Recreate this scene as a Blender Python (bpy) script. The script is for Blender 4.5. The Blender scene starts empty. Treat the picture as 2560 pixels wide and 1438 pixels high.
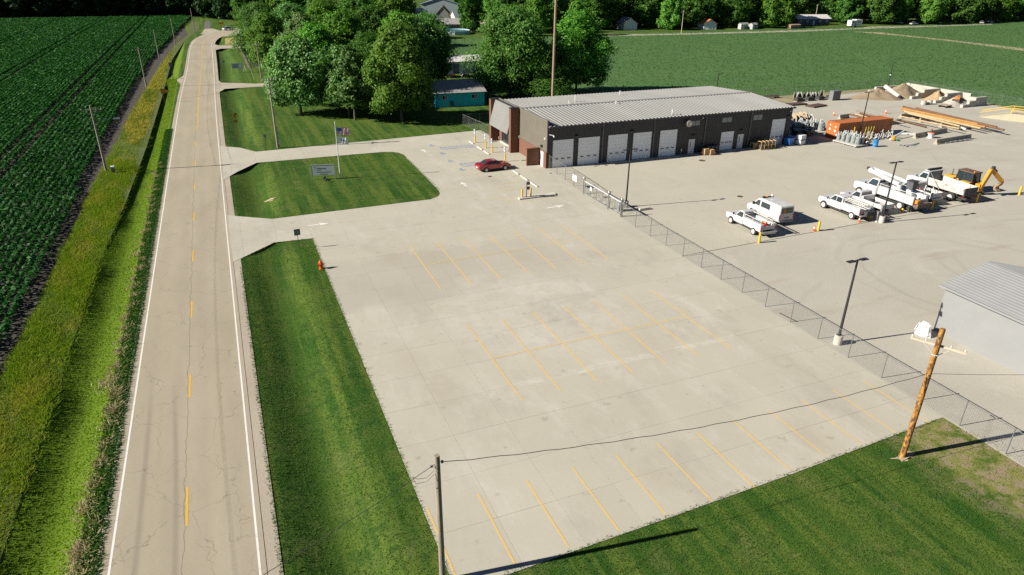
import bpy, bmesh, math, random
import numpy as np
from mathutils import Vector, Matrix
from math import sin, cos, tan, pi, radians, degrees, atan2, hypot, sqrt
random.seed(11); RNG = np.random.default_rng(7)
SC = bpy.context.scene; COL = SC.collection

# ---------------------------------------------------------------- camera
F = 1706.0; CAMH = 26.0
PITCH, ROLL, YAW = radians(25.37), radians(0.593), radians(22.65)
_f = Vector((sin(YAW)*cos(PITCH), cos(YAW)*cos(PITCH), -sin(PITCH)))
_r0 = Vector((cos(YAW), -sin(YAW), 0)); _u0 = _r0.cross(_f)
_r = cos(ROLL)*_r0 + sin(ROLL)*_u0; _u = -sin(ROLL)*_r0 + cos(ROLL)*_u0
cam = bpy.data.cameras.new('camera'); cam.sensor_width = 36; cam.lens = 36*F/2560; cam.clip_end = 5000; cam.clip_start = .5
camo = bpy.data.objects.new('camera', cam); COL.objects.link(camo)
m = Matrix((( _r.x,_u.x,-_f.x,0),(_r.y,_u.y,-_f.y,0),(_r.z,_u.z,-_f.z,CAMH),(0,0,0,1)))
camo.matrix_world = m; SC.camera = camo
# ---------------------------------------------------------------- sky and sun
SUN_EL, SUN_AZ = radians(29.3), radians(-82.5)      # azimuth clockwise from +Y
w = bpy.data.worlds.new('World'); SC.world = w; w.use_nodes = True
nt = w.node_tree; sky = nt.nodes.new('ShaderNodeTexSky'); sky.sky_type = 'NISHITA'; sky.sun_disc = False
sky.sun_elevation = SUN_EL; sky.sun_rotation = SUN_AZ; sky.air_density = 0.35; sky.dust_density = 0.0
nt.links.new(sky.outputs[0], nt.nodes['Background'].inputs[0]); nt.nodes['Background'].inputs[1].default_value = 0.05
S = Vector((sin(SUN_AZ)*cos(SUN_EL), cos(SUN_AZ)*cos(SUN_EL), sin(SUN_EL)))
sl = bpy.data.lights.new('sun', 'SUN'); sl.energy = 5.0; sl.angle = radians(.53); sl.color = (1, .93, .82)
so = bpy.data.objects.new('sun', sl); COL.objects.link(so); so.rotation_euler = S.to_track_quat('Z', 'Y').to_euler(); so.location = (-60, 0, 60)
SC.view_settings.view_transform = 'Standard'; SC.view_settings.look = 'None'; SC.view_settings.exposure = 0.92; SC.view_settings.gamma = 1
SC.cycles.max_bounces = 6; SC.cycles.diffuse_bounces = 3; SC.cycles.glossy_bounces = 3; SC.cycles.transparent_max_bounces = 6
SC.cycles.use_denoising = False; SC.cycles.caustics_reflective = False; SC.cycles.caustics_refractive = False; SC.cycles.sample_clamp_indirect = 1.5

# ---------------------------------------------------------------- helpers
def P(px, py, z=0.0):
    d = _f + (px-1280)/F*_r - (py-719)/F*_u
    t = (z-CAMH)/d.z
    return Vector((d.x*t, d.y*t, z))
def P2(px, py, z=0.0):
    v = P(px, py, z); return (v.x, v.y)

def ditch(x, y):
    """lawn height: a shallow drainage ditch on each side of the road"""
    def bump(v, c, w): return np.exp(-((v-c)/w)**2)
    x = np.asarray(x, float); y = np.asarray(y, float)
    def sm(a, b, v):
        t = np.clip((v-a)/(b-a), 0, 1); return t*t*(3-2*t)
    along = sm(300, 285, y)*(1-bump(y, 72.5, 7.5))*(1-bump(y, 107, 8))*(1-bump(y, 177, 6))
    along = np.clip(along, 0, 1)
    prof = np.clip(1-np.abs(x-1.9)/3.0, 0, 1); prof = prof*prof*(3-2*prof)
    d = -.62*prof*along
    prof2 = np.clip(1-np.abs(x+11.4)/2.2, 0, 1); prof2 = prof2*prof2*(3-2*prof2)
    return d-.45*prof2*sm(300, 270, y)*(1-bump(y, 187, 7))

class MB:
    def __init__(s): s.v = []; s.f = []
    def add(s, vs, fs):
        o = len(s.v); s.v += [tuple(v) for v in vs]; s.f += [tuple(o+i for i in f) for f in fs]; return s
    def bb(s, x0, x1, y0, y1, z0, z1):
        return s.add([(x0,y0,z0),(x1,y0,z0),(x1,y1,z0),(x0,y1,z0),(x0,y0,z1),(x1,y0,z1),(x1,y1,z1),(x0,y1,z1)],
                     [(0,3,2,1),(4,5,6,7),(0,1,5,4),(1,2,6,5),(2,3,7,6),(3,0,4,7)])
    def box(s, c, d, rz=0, M=None):
        x, y, z = (q/2 for q in d); co, si = cos(rz), sin(rz); vs = []
        for (a, b, e) in [(-x,-y,-z),(x,-y,-z),(x,y,-z),(-x,y,-z),(-x,-y,z),(x,-y,z),(x,y,z),(-x,y,z)]:
            v = Vector((a*co-b*si, a*si+b*co, e))
            if M: v = M @ v
            vs.append((v.x+c[0], v.y+c[1], v.z+c[2]))
        return s.add(vs, [(0,3,2,1),(4,5,6,7),(0,1,5,4),(1,2,6,5),(2,3,7,6),(3,0,4,7)])
    def beam(s, p, q, wy, wz):
        """rectangular bar from p to q"""
        p = Vector(p); q = Vector(q); d = (q-p).normalized()
        up = Vector((0,0,1)) if abs(d.z) < .95 else Vector((0,1,0))
        a = d.cross(up).normalized()*wy/2; b = a.cross(d).normalized()*wz/2
        vs = [p-a-b, p+a-b, p+a+b, p-a+b, q-a-b, q+a-b, q+a+b, q-a+b]
        return s.add(vs, [(0,1,2,3),(7,6,5,4),(4,5,1,0),(5,6,2,1),(6,7,3,2),(7,4,0,3)])
    def tube(s, p, q, r0, r1=None, n=8, cap=True):
        r1 = r0 if r1 is None else r1
        p = Vector(p); q = Vector(q); d = (q-p).normalized()
        up = Vector((0,0,1)) if abs(d.z) < .95 else Vector((1,0,0))
        a = d.cross(up).normalized(); b = d.cross(a)
        vs = []
        for c, r in ((p, r0), (q, r1)):
            for i in range(n):
                t = 2*pi*i/n; vs.append(c+a*(r*cos(t))+b*(r*sin(t)))
        fs = [(i, (i+1) % n, n+(i+1) % n, n+i) for i in range(n)]
        if cap: fs += [tuple(range(n))[::-1], tuple(range(n, 2*n))]
        return s.add(vs, fs)
    def path(s, pts, r, n=5):
        for a, b in zip(pts, pts[1:]): s.tube(a, b, r, r, n, False)
        return s
    def lathe(s, prof, n=12, c=(0,0,0), axis='z'):
        vs = []; k = len(prof)
        for r, z in prof:
            for i in range(n):
                t = 2*pi*i/n; a, b = r*cos(t), r*sin(t)
                vs.append((c[0]+a, c[1]+b, c[2]+z) if axis == 'z' else ((c[0]+a, c[1]+z, c[2]+b) if axis == 'y' else (c[0]+z, c[1]+a, c[2]+b)))
        fs = []
        for j in range(k-1):
            for i in range(n): fs.append((j*n+i, j*n+(i+1) % n, (j+1)*n+(i+1) % n, (j+1)*n+i))
        fs += [tuple(range(n))[::-1], tuple(range((k-1)*n, k*n))]
        return s.add(vs, fs)
    def prism(s, poly, a0, a1, axis='y', tap=None):
        """2D polygon extruded along an axis; tap(u,v,side)->offset lets the section narrow"""
        n = len(poly); vs = []
        for side, a in ((0, a0), (1, a1)):
            for (u, v) in poly:
                aa = a if tap is None else tap(u, v, a)
                vs.append((u, aa, v) if axis == 'y' else ((aa, u, v) if axis == 'x' else (u, v, aa)))
        fs = [tuple(range(n)), tuple(range(n, 2*n))[::-1]] + [(i, n+i, n+(i+1) % n, (i+1) % n) for i in range(n)]
        return s.add(vs, fs)
    def poly(s, pts): return s.add(pts, [tuple(range(len(pts)))])
    def mesh(s, name, smooth=False, bevel=0, bseg=1):
        me = bpy.data.meshes.new(name); me.from_pydata([tuple(v) for v in s.v], [], s.f)
        bm = bmesh.new(); bm.from_mesh(me)
        bmesh.ops.recalc_face_normals(bm, faces=bm.faces)
        if bevel:
            ed = [e for e in bm.edges if len(e.link_faces) == 2 and e.calc_face_angle(0) > .5]
            bmesh.ops.bevel(bm, geom=ed, offset=bevel, segments=bseg, affect='EDGES', clamp_overlap=True)
        bm.to_mesh(me); bm.free()
        if smooth:
            for p in me.polygons: p.use_smooth = True
            if smooth != 'all':
                try: me.set_sharp_from_angle(angle=radians(40))
                except Exception: pass
        me.update(); return me
    def build(s, name, mat, parent=None, loc=None, rz=0, smooth=False, bevel=0, bseg=1):
        return obj(name, s.mesh(name, smooth, bevel, bseg), mat, parent, loc, rz)
def obj(name, me, mat, parent=None, loc=None, rz=0):
    o = bpy.data.objects.new(name, me); COL.objects.link(o)
    if mat is not None and not me.materials: me.materials.append(mat)
    if parent: o.parent = parent
    if loc is not None: o.location = loc
    o.rotation_euler = (0, 0, rz)
    return o
LABELS = {}
def tag(o, label, cat, group=None, kind=None):
    o['label'] = label; o['category'] = cat
    if group: o['group'] = group
    if kind: o['kind'] = kind
    return o
def thing(name, label, cat, loc=(0,0,0), rz=0, group=None):
    o = bpy.data.objects.new(name, None); COL.objects.link(o); o.empty_display_size = .2
    o.location = loc; o.rotation_euler = (0, 0, rz); return tag(o, label, cat, group)
def struct(o): o['kind'] = 'structure'; return o
def dup(root, loc, rz=0, label=None, scale=None, group=None):
    def cp(o, par):
        c = o.copy(); COL.objects.link(c)
        if par: c.parent = par
        for ch in [q for q in KIDS.get(o.name, [])]:
            cp(bpy.data.objects[ch], c)
        return c
    if root.name not in KIDS:
        def scan(o):
            KIDS[o.name] = [q.name for q in o.children]
            for q in o.children: scan(q)
        scan(root)
    r = cp(root, None); r.location = loc; r.rotation_euler = (0, 0, rz)
    if scale is not None: r.scale = scale if hasattr(scale, '__len__') else (scale,)*3
    if label: r['label'] = label
    if group: r['group'] = group
    return r
KIDS = {}
def npmesh(name, V, Fc, mat, smooth=False):
    """V (n,3), Fc (m,k) arrays, k = 3 or 4"""
    me = bpy.data.meshes.new(name); V = np.asarray(V, np.float32); Fc = np.asarray(Fc, np.int32); k = Fc.shape[1]; mm = len(Fc)
    me.vertices.add(len(V)); me.vertices.foreach_set('co', V.ravel())
    me.loops.add(mm*k); me.loops.foreach_set('vertex_index', Fc.ravel())
    me.polygons.add(mm); me.polygons.foreach_set('loop_start', np.arange(mm, dtype=np.int32)*k)
    try: me.polygons.foreach_set('loop_total', np.full(mm, k, np.int32))
    except Exception: pass
    me.update(calc_edges=True); me.validate()
    if smooth: me.polygons.foreach_set('use_smooth', np.ones(mm, bool))
    if mat: me.materials.append(mat)
    return me

# ---------------------------------------------------------------- materials
MATS = {}
def _new(name):
    mt = bpy.data.materials.new(name); mt.use_nodes = True
    return mt, mt.node_tree, mt.node_tree.nodes['Principled BSDF']
class NT:
    """small node-graph helper"""
    def __init__(s, nt): s.nt = nt; s.n = nt.nodes; s.l = nt.links; s._c = None
    def add(s, t, **kw):
        nd = s.n.new(t)
        for k, v in kw.items(): setattr(nd, k, v)
        return nd
    def put(s, sock, v):
        if isinstance(v, bpy.types.NodeSocket): s.l.new(v, sock)
        else:
            if hasattr(v, '__len__') and len(v) == 3 and sock.type == 'RGBA': v = (*v, 1)
            sock.default_value = v
    def coord(s):
        if s._c is None: s._c = s.add('ShaderNodeTexCoord').outputs['Object']
        return s._c
    def mapv(s, scale=(1,1,1), rot=(0,0,0), loc=(0,0,0), vec=None):
        mp = s.add('ShaderNodeMapping'); s.l.new(vec or s.coord(), mp.inputs[0])
        mp.inputs['Scale'].default_value = scale; mp.inputs['Rotation'].default_value = rot; mp.inputs['Location'].default_value = loc
        return mp.outputs[0]
    def noise(s, scale, detail=3, rough=.55, vec=None, dist=0):
        t = s.add('ShaderNodeTexNoise'); s.l.new(vec or s.coord(), t.inputs['Vector'])
        t.inputs['Scale'].default_value = scale; t.inputs['Detail'].default_value = detail; t.inputs['Roughness'].default_value = rough
        t.inputs['Distortion'].default_value = dist
        return t.outputs['Fac']
    def ramp(s, fac, stops):
        r = s.add('ShaderNodeValToRGB'); s.l.new(fac, r.inputs[0]); cr = r.color_ramp
        while len(cr.elements) < len(stops): cr.elements.new(.5)
        for e, (p, c) in zip(cr.elements, stops):
            e.position = p; e.color = (*c, 1) if hasattr(c, '__len__') else (c, c, c, 1)
        return r.outputs[0]
    def mix(s, fac, a, b, mode='MIX'):
        mx = s.add('ShaderNodeMix', data_type='RGBA', blend_type=mode)
        s.put(mx.inputs[0], fac); s.put(mx.inputs[6], a); s.put(mx.inputs[7], b); return mx.outputs[2]
    def math(s, op, a, b=0, c=None):
        q = s.add('ShaderNodeMath', operation=op); s.put(q.inputs[0], a); s.put(q.inputs[1], b)
        if c is not None: s.put(q.inputs[2], c)
        return q.outputs[0]
    def sep(s, vec=None):
        q = s.add('ShaderNodeSeparateXYZ'); s.l.new(vec or s.coord(), q.inputs[0]); return q.outputs
    def band(s, v, c, w, soft):
        """1 inside |v-c|<w"""
        d = s.math('ABSOLUTE', s.math('SUBTRACT', v, c)); mr = s.add('ShaderNodeMapRange'); s.l.new(d, mr.inputs[0])
        mr.inputs[1].default_value = w; mr.inputs[2].default_value = w+soft; mr.inputs[3].default_value = 1; mr.inputs[4].default_value = 0
        return mr.outputs[0]
    def bump(s, h, strength=.5, dist=.02):
        b = s.add('ShaderNodeBump'); s.l.new(h, b.inputs['Height']); b.inputs['Strength'].default_value = strength; b.inputs['Distance'].default_value = dist
        return b.outputs[0]
def M(name, col, col2=None, scale=2.0, rough=.6, metal=0.0, bump=0, bscale=30, rnd=0.0, spec=.5, coat=0, stretch=(1,1,1), lo=.35, hi=.65):
    if name in MATS: return MATS[name]
    mt, t, bs = _new(name); g = NT(t)
    if col2 is None: col2 = tuple(c*.78 for c in col)
    v = g.mapv(stretch) if stretch != (1,1,1) else None
    c = g.mix(g.ramp(g.noise(scale, 4, .6, v), [(lo, 0.0), (hi, 1.0)]), col, col2)
    if rnd:
        oi = g.add('ShaderNodeObjectInfo').outputs['Random']
        hv = g.add('ShaderNodeHueSaturation'); g.put(hv.inputs['Value'], g.math('MULTIPLY_ADD', oi, 2*rnd, 1-rnd)); g.l.new(c, hv.inputs['Color']); c = hv.outputs[0]
    g.put(bs.inputs['Base Color'], c); bs.inputs['Roughness'].default_value = rough; bs.inputs['Metallic'].default_value = metal
    bs.inputs['Specular IOR Level'].default_value = spec; bs.inputs['Coat Weight'].default_value = coat
    if bump: g.put(bs.inputs['Normal'], g.bump(g.noise(bscale, 3), bump, .02))
    MATS[name] = mt; return mt
def leafmat(name, c1, c2, c3, trans=.35, rough=.6, spec=.12, patch=None):
    mt, t, bs = _new(name); g = NT(t)
    isl = g.add('ShaderNodeNewGeometry').outputs['Random Per Island']
    col = g.ramp(isl, [(0, c1), (.55, c2), (1, c3)])
    if patch:
        pc, ps, amt, lo, hi = patch; pos = g.add('ShaderNodeNewGeometry').outputs['Position']
        col = g.mix(g.math('MULTIPLY', g.ramp(g.noise(1.0, 4, .6, g.mapv(ps, vec=pos)), [(lo, 0.0), (hi, 1.0)]), amt), col, pc)
    oi = g.add('ShaderNodeObjectInfo').outputs['Random']
    hv = g.add('ShaderNodeHueSaturation'); g.put(hv.inputs['Value'], g.math('MULTIPLY_ADD', oi, .45, .78)); g.put(hv.inputs['Hue'], g.math('MULTIPLY_ADD', oi, .03, .487)); g.l.new(col, hv.inputs['Color']); col = hv.outputs[0]
    g.put(bs.inputs['Base Color'], col); bs.inputs['Roughness'].default_value = rough; bs.inputs['Specular IOR Level'].default_value = spec
    tr = g.add('ShaderNodeBsdfTranslucent'); g.put(tr.inputs[0], g.mix(1, col, (1.0, 1.0, 1.0) if 'flag' in name else (1.0, 1.15, .5), 'MULTIPLY'))
    mx = g.add('ShaderNodeMixShader'); mx.inputs[0].default_value = trans
    g.l.new(bs.outputs[0], mx.inputs[1]); g.l.new(tr.outputs[0], mx.inputs[2]); g.l.new(mx.outputs[0], t.nodes['Material Output'].inputs[0])
    MATS[name] = mt; return mt
# ================================================================ the setting
def lawn_material():
    mt, t, bs = _new('lawn grass'); g = NT(t)
    x, y, z = g.sep()
    big = g.ramp(g.noise(.09, 4, .6), [(.38, 0.0), (.62, 1.0)])
    c = g.mix(big, (.032, .086, .011), (.064, .128, .017))
    mow = g.noise(1.0, 4, .6, g.mapv((.85, .035, 1)))                      # mowing lines along the road
    c = g.mix(g.ramp(mow, [(.44, 0.0), (.58, 1.0)]), c, (.118, .170, .028))
    mow2 = g.noise(1.0, 3, .5, g.mapv((.04, .5, 1)))
    c = g.mix(g.math('MULTIPLY', g.ramp(mow2, [(.5, 0.0), (.66, 1.0)]), .65), c, (.088, .140, .026))
    dry = g.ramp(g.noise(.35, 5, .65), [(.54, 0.0), (.68, 1.0)])
    c = g.mix(g.math('MULTIPLY', dry, .62), c, (.15, .165, .055))
    clov = g.ramp(g.noise(.8, 5, .7, g.mapv((1, 1, 1), loc=(50, 9, 0))), [(.55, 0.0), (.63, 1.0)])            # clover and rank spots
    c = g.mix(g.math('MULTIPLY', clov, .6), c, (.020, .066, .012))
    fine = g.noise(5, 4, .7)
    c = g.mix(g.ramp(fine, [(.3, .55), (.7, 0.0)]), c, (.012, .044, .010))
    bottom = g.band(x, 1.9, .35, 1.0)                                     # darker green along the ditch bottom
    c = g.mix(g.math('MULTIPLY', bottom, .45), c, (.04, .085, .012))
    c = g.mix(g.math('MULTIPLY', g.band(x, -11.4, 1.7, .5), .72), c, (.125, .205, .012))                  # fresh regrowth on the mown left verge
    # worn, bare and dry turf round the leaning pole by the yard fence
    wear = g.math('MULTIPLY', g.band(x, 40.2, 4.2, 2.6), g.band(y, 18.8, 3.2, 2.0))
    pat = g.ramp(g.noise(.55, 5, .65), [(.36, 0.0), (.50, 1.0)])
    c = g.mix(g.math('MULTIPLY', wear, pat), c, g.mix(g.ramp(g.noise(1.1, 5, .65), [(.45, 0.0), (.60, 1.0)]), (.20, .205, .06), (.27, .215, .14)))
    g.put(bs.inputs['Base Color'], c); bs.inputs['Roughness'].default_value = .9; bs.inputs['Specular IOR Level'].default_value = .1
    g.put(bs.inputs['Normal'], g.bump(g.noise(9, 4, .75), .9, .06))
    return mt
def concrete_material(name, a, b, light, slabs=True, stain=1.0):
    mt, t, bs = _new(name); g = NT(t)
    c = g.mix(g.ramp(g.noise(.12, 4, .6), [(.35, 0.0), (.65, 1.0)]), a, b)
    c = g.mix(g.math('MULTIPLY', g.ramp(g.noise(.35, 6, .7, g.mapv((1, .45, 1)), .6), [(.52, 0.0), (.70, 1.0)]), .55*stain), c, light)
    c = g.mix(g.math('MULTIPLY', g.ramp(g.noise(.22, 5, .7, g.mapv((1, .5, 1), loc=(31, 7, 0))), [(.53, 0.0), (.72, 1.0)]), .55*stain), c, tuple(v*.76 for v in a))
    c = g.mix(g.math('MULTIPLY', g.ramp(g.noise(14, 4, .7), [(.35, 0.0), (.7, 1.0)]), .22), c, tuple(v*.7 for v in a))
    c = g.mix(g.math('MULTIPLY', g.ramp(g.noise(1.1, 3, .5, g.mapv((1, 1, 1), loc=(3, 3, 0))), [(.66, 0.0), (.72, 1.0)]), .30), c, (.20, .17, .135))
    if slabs:
        x, y, z = g.sep()
        wob = g.math('MULTIPLY_ADD', g.noise(.25, 4, .6), 5.0, -2.5)
        old = g.math('MULTIPLY', g.band(g.math('ADD', y, wob), 56.2, 4.6, 1.2), g.band(x, 16.5, 10.5, 2.5))        # an older, darker pour
        c = g.mix(g.math('MULTIPLY', old, .55), c, tuple(v*.86 for v in a))
        d1 = g.math('SUBTRACT', x, 21); d2 = g.math('SUBTRACT', y, 46); rr = g.math('SQRT', g.math('ADD', g.math('MULTIPLY', d1, d1), g.math('MULTIPLY', d2, d2)))
        pale = g.math('MULTIPLY', g.band(g.math('ADD', rr, wob), 0, 6, 4), g.ramp(g.noise(.5, 5, .7), [(.40, 0.0), (.62, 1.0)]))
        c = g.mix(g.math('MULTIPLY', pale, .42), c, light)
        salt = g.math('MULTIPLY', g.band(g.math('ADD', y, g.math('MULTIPLY_ADD', g.noise(1.2, 4, .7), .9, -.45)), 36.1, .05, .35), g.math('MULTIPLY', g.band(x, 25, 8, 2), g.ramp(g.noise(.45, 4, .65), [(.42, 0.0), (.58, 1.0)])))
        c = g.mix(g.math('MULTIPLY', salt, .42), c, (.60, .59, .55))
        for (sx, sy, sr) in ((9.6, 42, 1.1), (10.6, 37.5, 1.3), (16.6, 59.8, 1.6), (27, 37.4, 1.9), (12.5, 61, 1.2), (30, 24.5, 1.2), (19.2, 24.6, .9), (24.8, 57, 1.0)):
            e1 = g.math('SUBTRACT', x, sx); e2 = g.math('MULTIPLY', g.math('SUBTRACT', y, sy), .6); er = g.math('ADD', g.math('SQRT', g.math('ADD', g.math('MULTIPLY', e1, e1), g.math('MULTIPLY', e2, e2))), g.math('MULTIPLY_ADD', g.noise(1.0, 4, .6), 1.6, -.8))
            c = g.mix(g.math('MULTIPLY', g.band(er, 0, sr*.3, sr), .30), c, (.33, .29, .22))
        oi = g.add('ShaderNodeObjectInfo').outputs['Random']
        hv = g.add('ShaderNodeHueSaturation'); g.put(hv.inputs['Value'], g.math('MULTIPLY_ADD', oi, .045, .978)); g.l.new(c, hv.inputs['Color']); c = hv.outputs[0]
    g.put(bs.inputs['Base Color'], c); bs.inputs['Roughness'].default_value = .85; bs.inputs['Specular IOR Level'].default_value = .25
    g.put(bs.inputs['Normal'], g.bump(g.noise(40, 3, .7), .25, .01))
    return mt
def gravel_material(name, a, b, light):
    mt, t, bs = _new(name); g = NT(t)
    c = g.mix(g.ramp(g.noise(.10, 5, .62), [(.36, 0.0), (.64, 1.0)]), a, b)
    c = g.mix(g.math('MULTIPLY', g.ramp(g.noise(.09, 5, .65, g.mapv((1, 1.6, 1), (0, 0, .5), (9, 2, 0)), 1.5), [(.55, 0.0), (.72, 1.0)]), .6), c, light)
    c = g.mix(g.math('MULTIPLY', g.ramp(g.noise(.16, 4, .6, g.mapv((.5, 2.2, 1), (0, 0, .35))), [(.58, 0.0), (.74, 1.0)]), .45), c, (.30, .235, .175))
    x, y, z = g.sep()
    for (cx, cy, R, amt, tone) in ((62, 38, 9, .30, .66), (62, 38, 10.7, .26, .68), (78, 30, 17, .26, .66), (78, 30, 18.7, .24, .7), (110, 62, 14, .22, .7), (110, 62, 15.8, .2, .72), (58, 20, 24, .2, .72), (95, 70, 30, .2, .7), (52, 45, 5, .3, 1.15)):
        dx = g.math('SUBTRACT', x, cx); dy = g.math('SUBTRACT', y, cy); rr = g.math('SQRT', g.math('ADD', g.math('MULTIPLY', dx, dx), g.math('MULTIPLY', dy, dy)))
        rr = g.math('ADD', rr, g.math('MULTIPLY', g.noise(.12, 2), 3.0))
        mk = g.math('MULTIPLY', g.band(rr, R+1.5, .12, .25), g.ramp(g.noise(.07, 3, .6, g.mapv((1, 1, 1), loc=(cx, R, 0))), [(.45, 0.0), (.6, 1.0)]))
        c = g.mix(g.math('MULTIPLY', mk, amt), c, tuple(v*tone for v in a))
    vo = g.add('ShaderNodeTexVoronoi'); vo.inputs['Scale'].default_value = 9; g.l.new(g.coord(), vo.inputs['Vector'])
    c = g.mix(g.math('MULTIPLY', g.ramp(vo.outputs['Distance'], [(.1, 0.0), (.6, 1.0)]), .20), c, tuple(v*.62 for v in a))
    c = g.mix(g.math('MULTIPLY', g.ramp(g.noise(3.2, 5, .75), [(.4, 0.0), (.7, 1.0)]), .18), c, tuple(v*.72 for v in b))
    g.put(bs.inputs['Base Color'], c); bs.inputs['Roughness'].default_value = .95; bs.inputs['Specular IOR Level'].default_value = .15
    g.put(bs.inputs['Normal'], g.bump(vo.outputs['Distance'], .35, .015))
    return mt
def asphalt_material():
    mt, t, bs = _new('worn chip seal asphalt'); g = NT(t)
    x, y, z = g.sep()
    c = g.mix(g.ramp(g.noise(.25, 4, .6, g.mapv((1.4, .35, 1))), [(.35, 0.0), (.65, 1.0)]), (.335, .298, .218), (.385, .345, .258))
    for cx in (-7.6, -5.9, -4.3, -2.6):                                   # polished wheel tracks
        c = g.mix(g.math('MULTIPLY', g.band(x, cx, .15, .45), .14), c, (.27, .225, .185))
    c = g.mix(g.math('MULTIPLY', g.ramp(g.noise(18, 4, .75), [(.35, 0.0), (.7, 1.0)]), .28), c, (.20, .17, .14))
    wob = g.noise(.6, 3, .6)
    xw = g.math('ADD', x, g.math('MULTIPLY_ADD', wob, .5, -.25))
    # cracks: warped cells stretched across the lane, one seam on the centre line
    nv = g.add('ShaderNodeVectorMath', operation='ADD'); nz = g.add('ShaderNodeTexNoise'); nz.inputs['Scale'].default_value = .7; nz.inputs['Detail'].default_value = 4
    g.l.new(g.coord(), nz.inputs['Vector']); g.l.new(g.mapv((.36, .26, 1)), nv.inputs[0])
    sc = g.add('ShaderNodeVectorMath', operation='SCALE'); g.l.new(nz.outputs['Color'], sc.inputs[0]); sc.inputs['Scale'].default_value = .55; g.l.new(sc.outputs[0], nv.inputs[1])
    vo = g.add('ShaderNodeTexVoronoi', feature='DISTANCE_TO_EDGE'); vo.inputs['Scale'].default_value = 1.0; g.l.new(nv.outputs[0], vo.inputs['Vector'])
    crack = g.ramp(vo.outputs['Distance'], [(.002, 1.0), (.0075, 0.0)])
    vo2 = g.add('ShaderNodeTexVoronoi', feature='DISTANCE_TO_EDGE'); vo2.inputs['Scale'].default_value = 2.3; g.l.new(nv.outputs[0], vo2.inputs['Vector'])
    crack2 = g.math('MULTIPLY', g.ramp(vo2.outputs['Distance'], [(.002, 1.0), (.010, 0.0)]), g.ramp(g.noise(.22, 3, .6, g.mapv((1, 1, 1), loc=(8, 1, 0))), [(.50, 0.0), (.62, .7)]))
    c = g.mix(g.math('MULTIPLY', crack2, .35), c, (.15, .13, .10))
    crack = g.math('MULTIPLY', crack, g.ramp(g.noise(.5, 3), [(.36, 0.15), (.52, 1.0)]))
    c = g.mix(g.math('MULTIPLY', crack, .50), c, (.12, .105, .08))
    c = g.mix(g.math('MULTIPLY', g.band(xw, -5.22, .012, .02), .55), c, (.12, .10, .085))
    # tyre marks swinging off the lane, old rubber
    for k, (a0, yc) in enumerate(((-8.05, 20), (-7.1, 16))):
        cur = g.math('MULTIPLY_ADD', g.math('POWER', g.math('DIVIDE', g.math('ABSOLUTE', g.math('SUBTRACT', y, yc+4)), 30), 2), -.9 if k else -.35, a0+1.6 if k else a0+.75)
        c = g.mix(g.math('MULTIPLY', g.math('MULTIPLY', g.band(x, cur, .05, .16), g.band(y, 30, 9, 8)), .32), c, (.15, .125, .105))
    dirt = g.math('MULTIPLY', g.band(x, -5.2, 3.1, .3), 1.0)
    c = g.mix(g.math('MULTIPLY', g.math('SUBTRACT', 1.0, dirt), .4), c, (.36, .31, .25))
    g.put(bs.inputs['Base Color'], c); bs.inputs['Roughness'].default_value = .92; bs.inputs['Specular IOR Level'].default_value = .2
    g.put(bs.inputs['Normal'], g.bump(g.noise(45, 3, .7), .3, .01))
    return mt
def paint_material(name, col, under, keep=.5):
    mt, t, bs = _new(name); g = NT(t)
    wear = g.ramp(g.noise(2.2, 6, .75), [(keep, 0.0), (keep+.18, 1.0)])
    g.put(bs.inputs['Base Color'], g.mix(g.math('MULTIPLY', wear, .75), col, under)); bs.inputs['Roughness'].default_value = .8
    MATS[name] = mt; return mt
LAWN = lawn_material()
CONC = concrete_material('parking concrete', (.415, .395, .325), (.445, .425, .352), (.52, .505, .45))
APRON = concrete_material('yard apron concrete', (.410, .388, .318), (.440, .418, .345), (.48, .46, .40), False, .6)
GRAVEL = gravel_material('yard gravel', (.400, .380, .322), (.445, .425, .365), (.53, .51, .455))
ROADM = asphalt_material()
YEL = paint_material('yellow road paint', (.62, .36, .03), (.40, .33, .24), .56)
YELF = paint_material('faded yellow stall paint', (.62, .42, .13), (.43, .39, .33), .50)
WHT = paint_material('white road paint', (.66, .65, .61), (.40, .36, .28), .54)
BLUE = paint_material('blue stall paint', (.09, .17, .42), (.38, .37, .36), .58)
SOIL = M('shade darkened soil', (.026, .022, .018), (.060, .050, .038), 1.6, .95, bump=.8, bscale=8, stretch=(1, .3, 1))  # soil colour darkened to carry the crop's shadow
MEADOW = M('rank verge grass', (.045, .075, .010), (.085, .105, .016), .45, .95, bump=.8, bscale=8)
FIELD2 = M('right crop field', (.042, .112, .022), (.055, .126, .024), .06, .95, bump=.35, bscale=2.5)
STRAWG = M('ripe yellow grass', (.36, .29, .09), (.26, .23, .07), .4, .95, bump=.8, bscale=6)
LANE = M('pale gravel lane', (.40, .36, .29), (.30, .28, .20), .15, .95, bump=.3)
DARKASPH = M('dark new asphalt', (.085, .078, .072), (.12, .11, .10), .3, .9)

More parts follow.
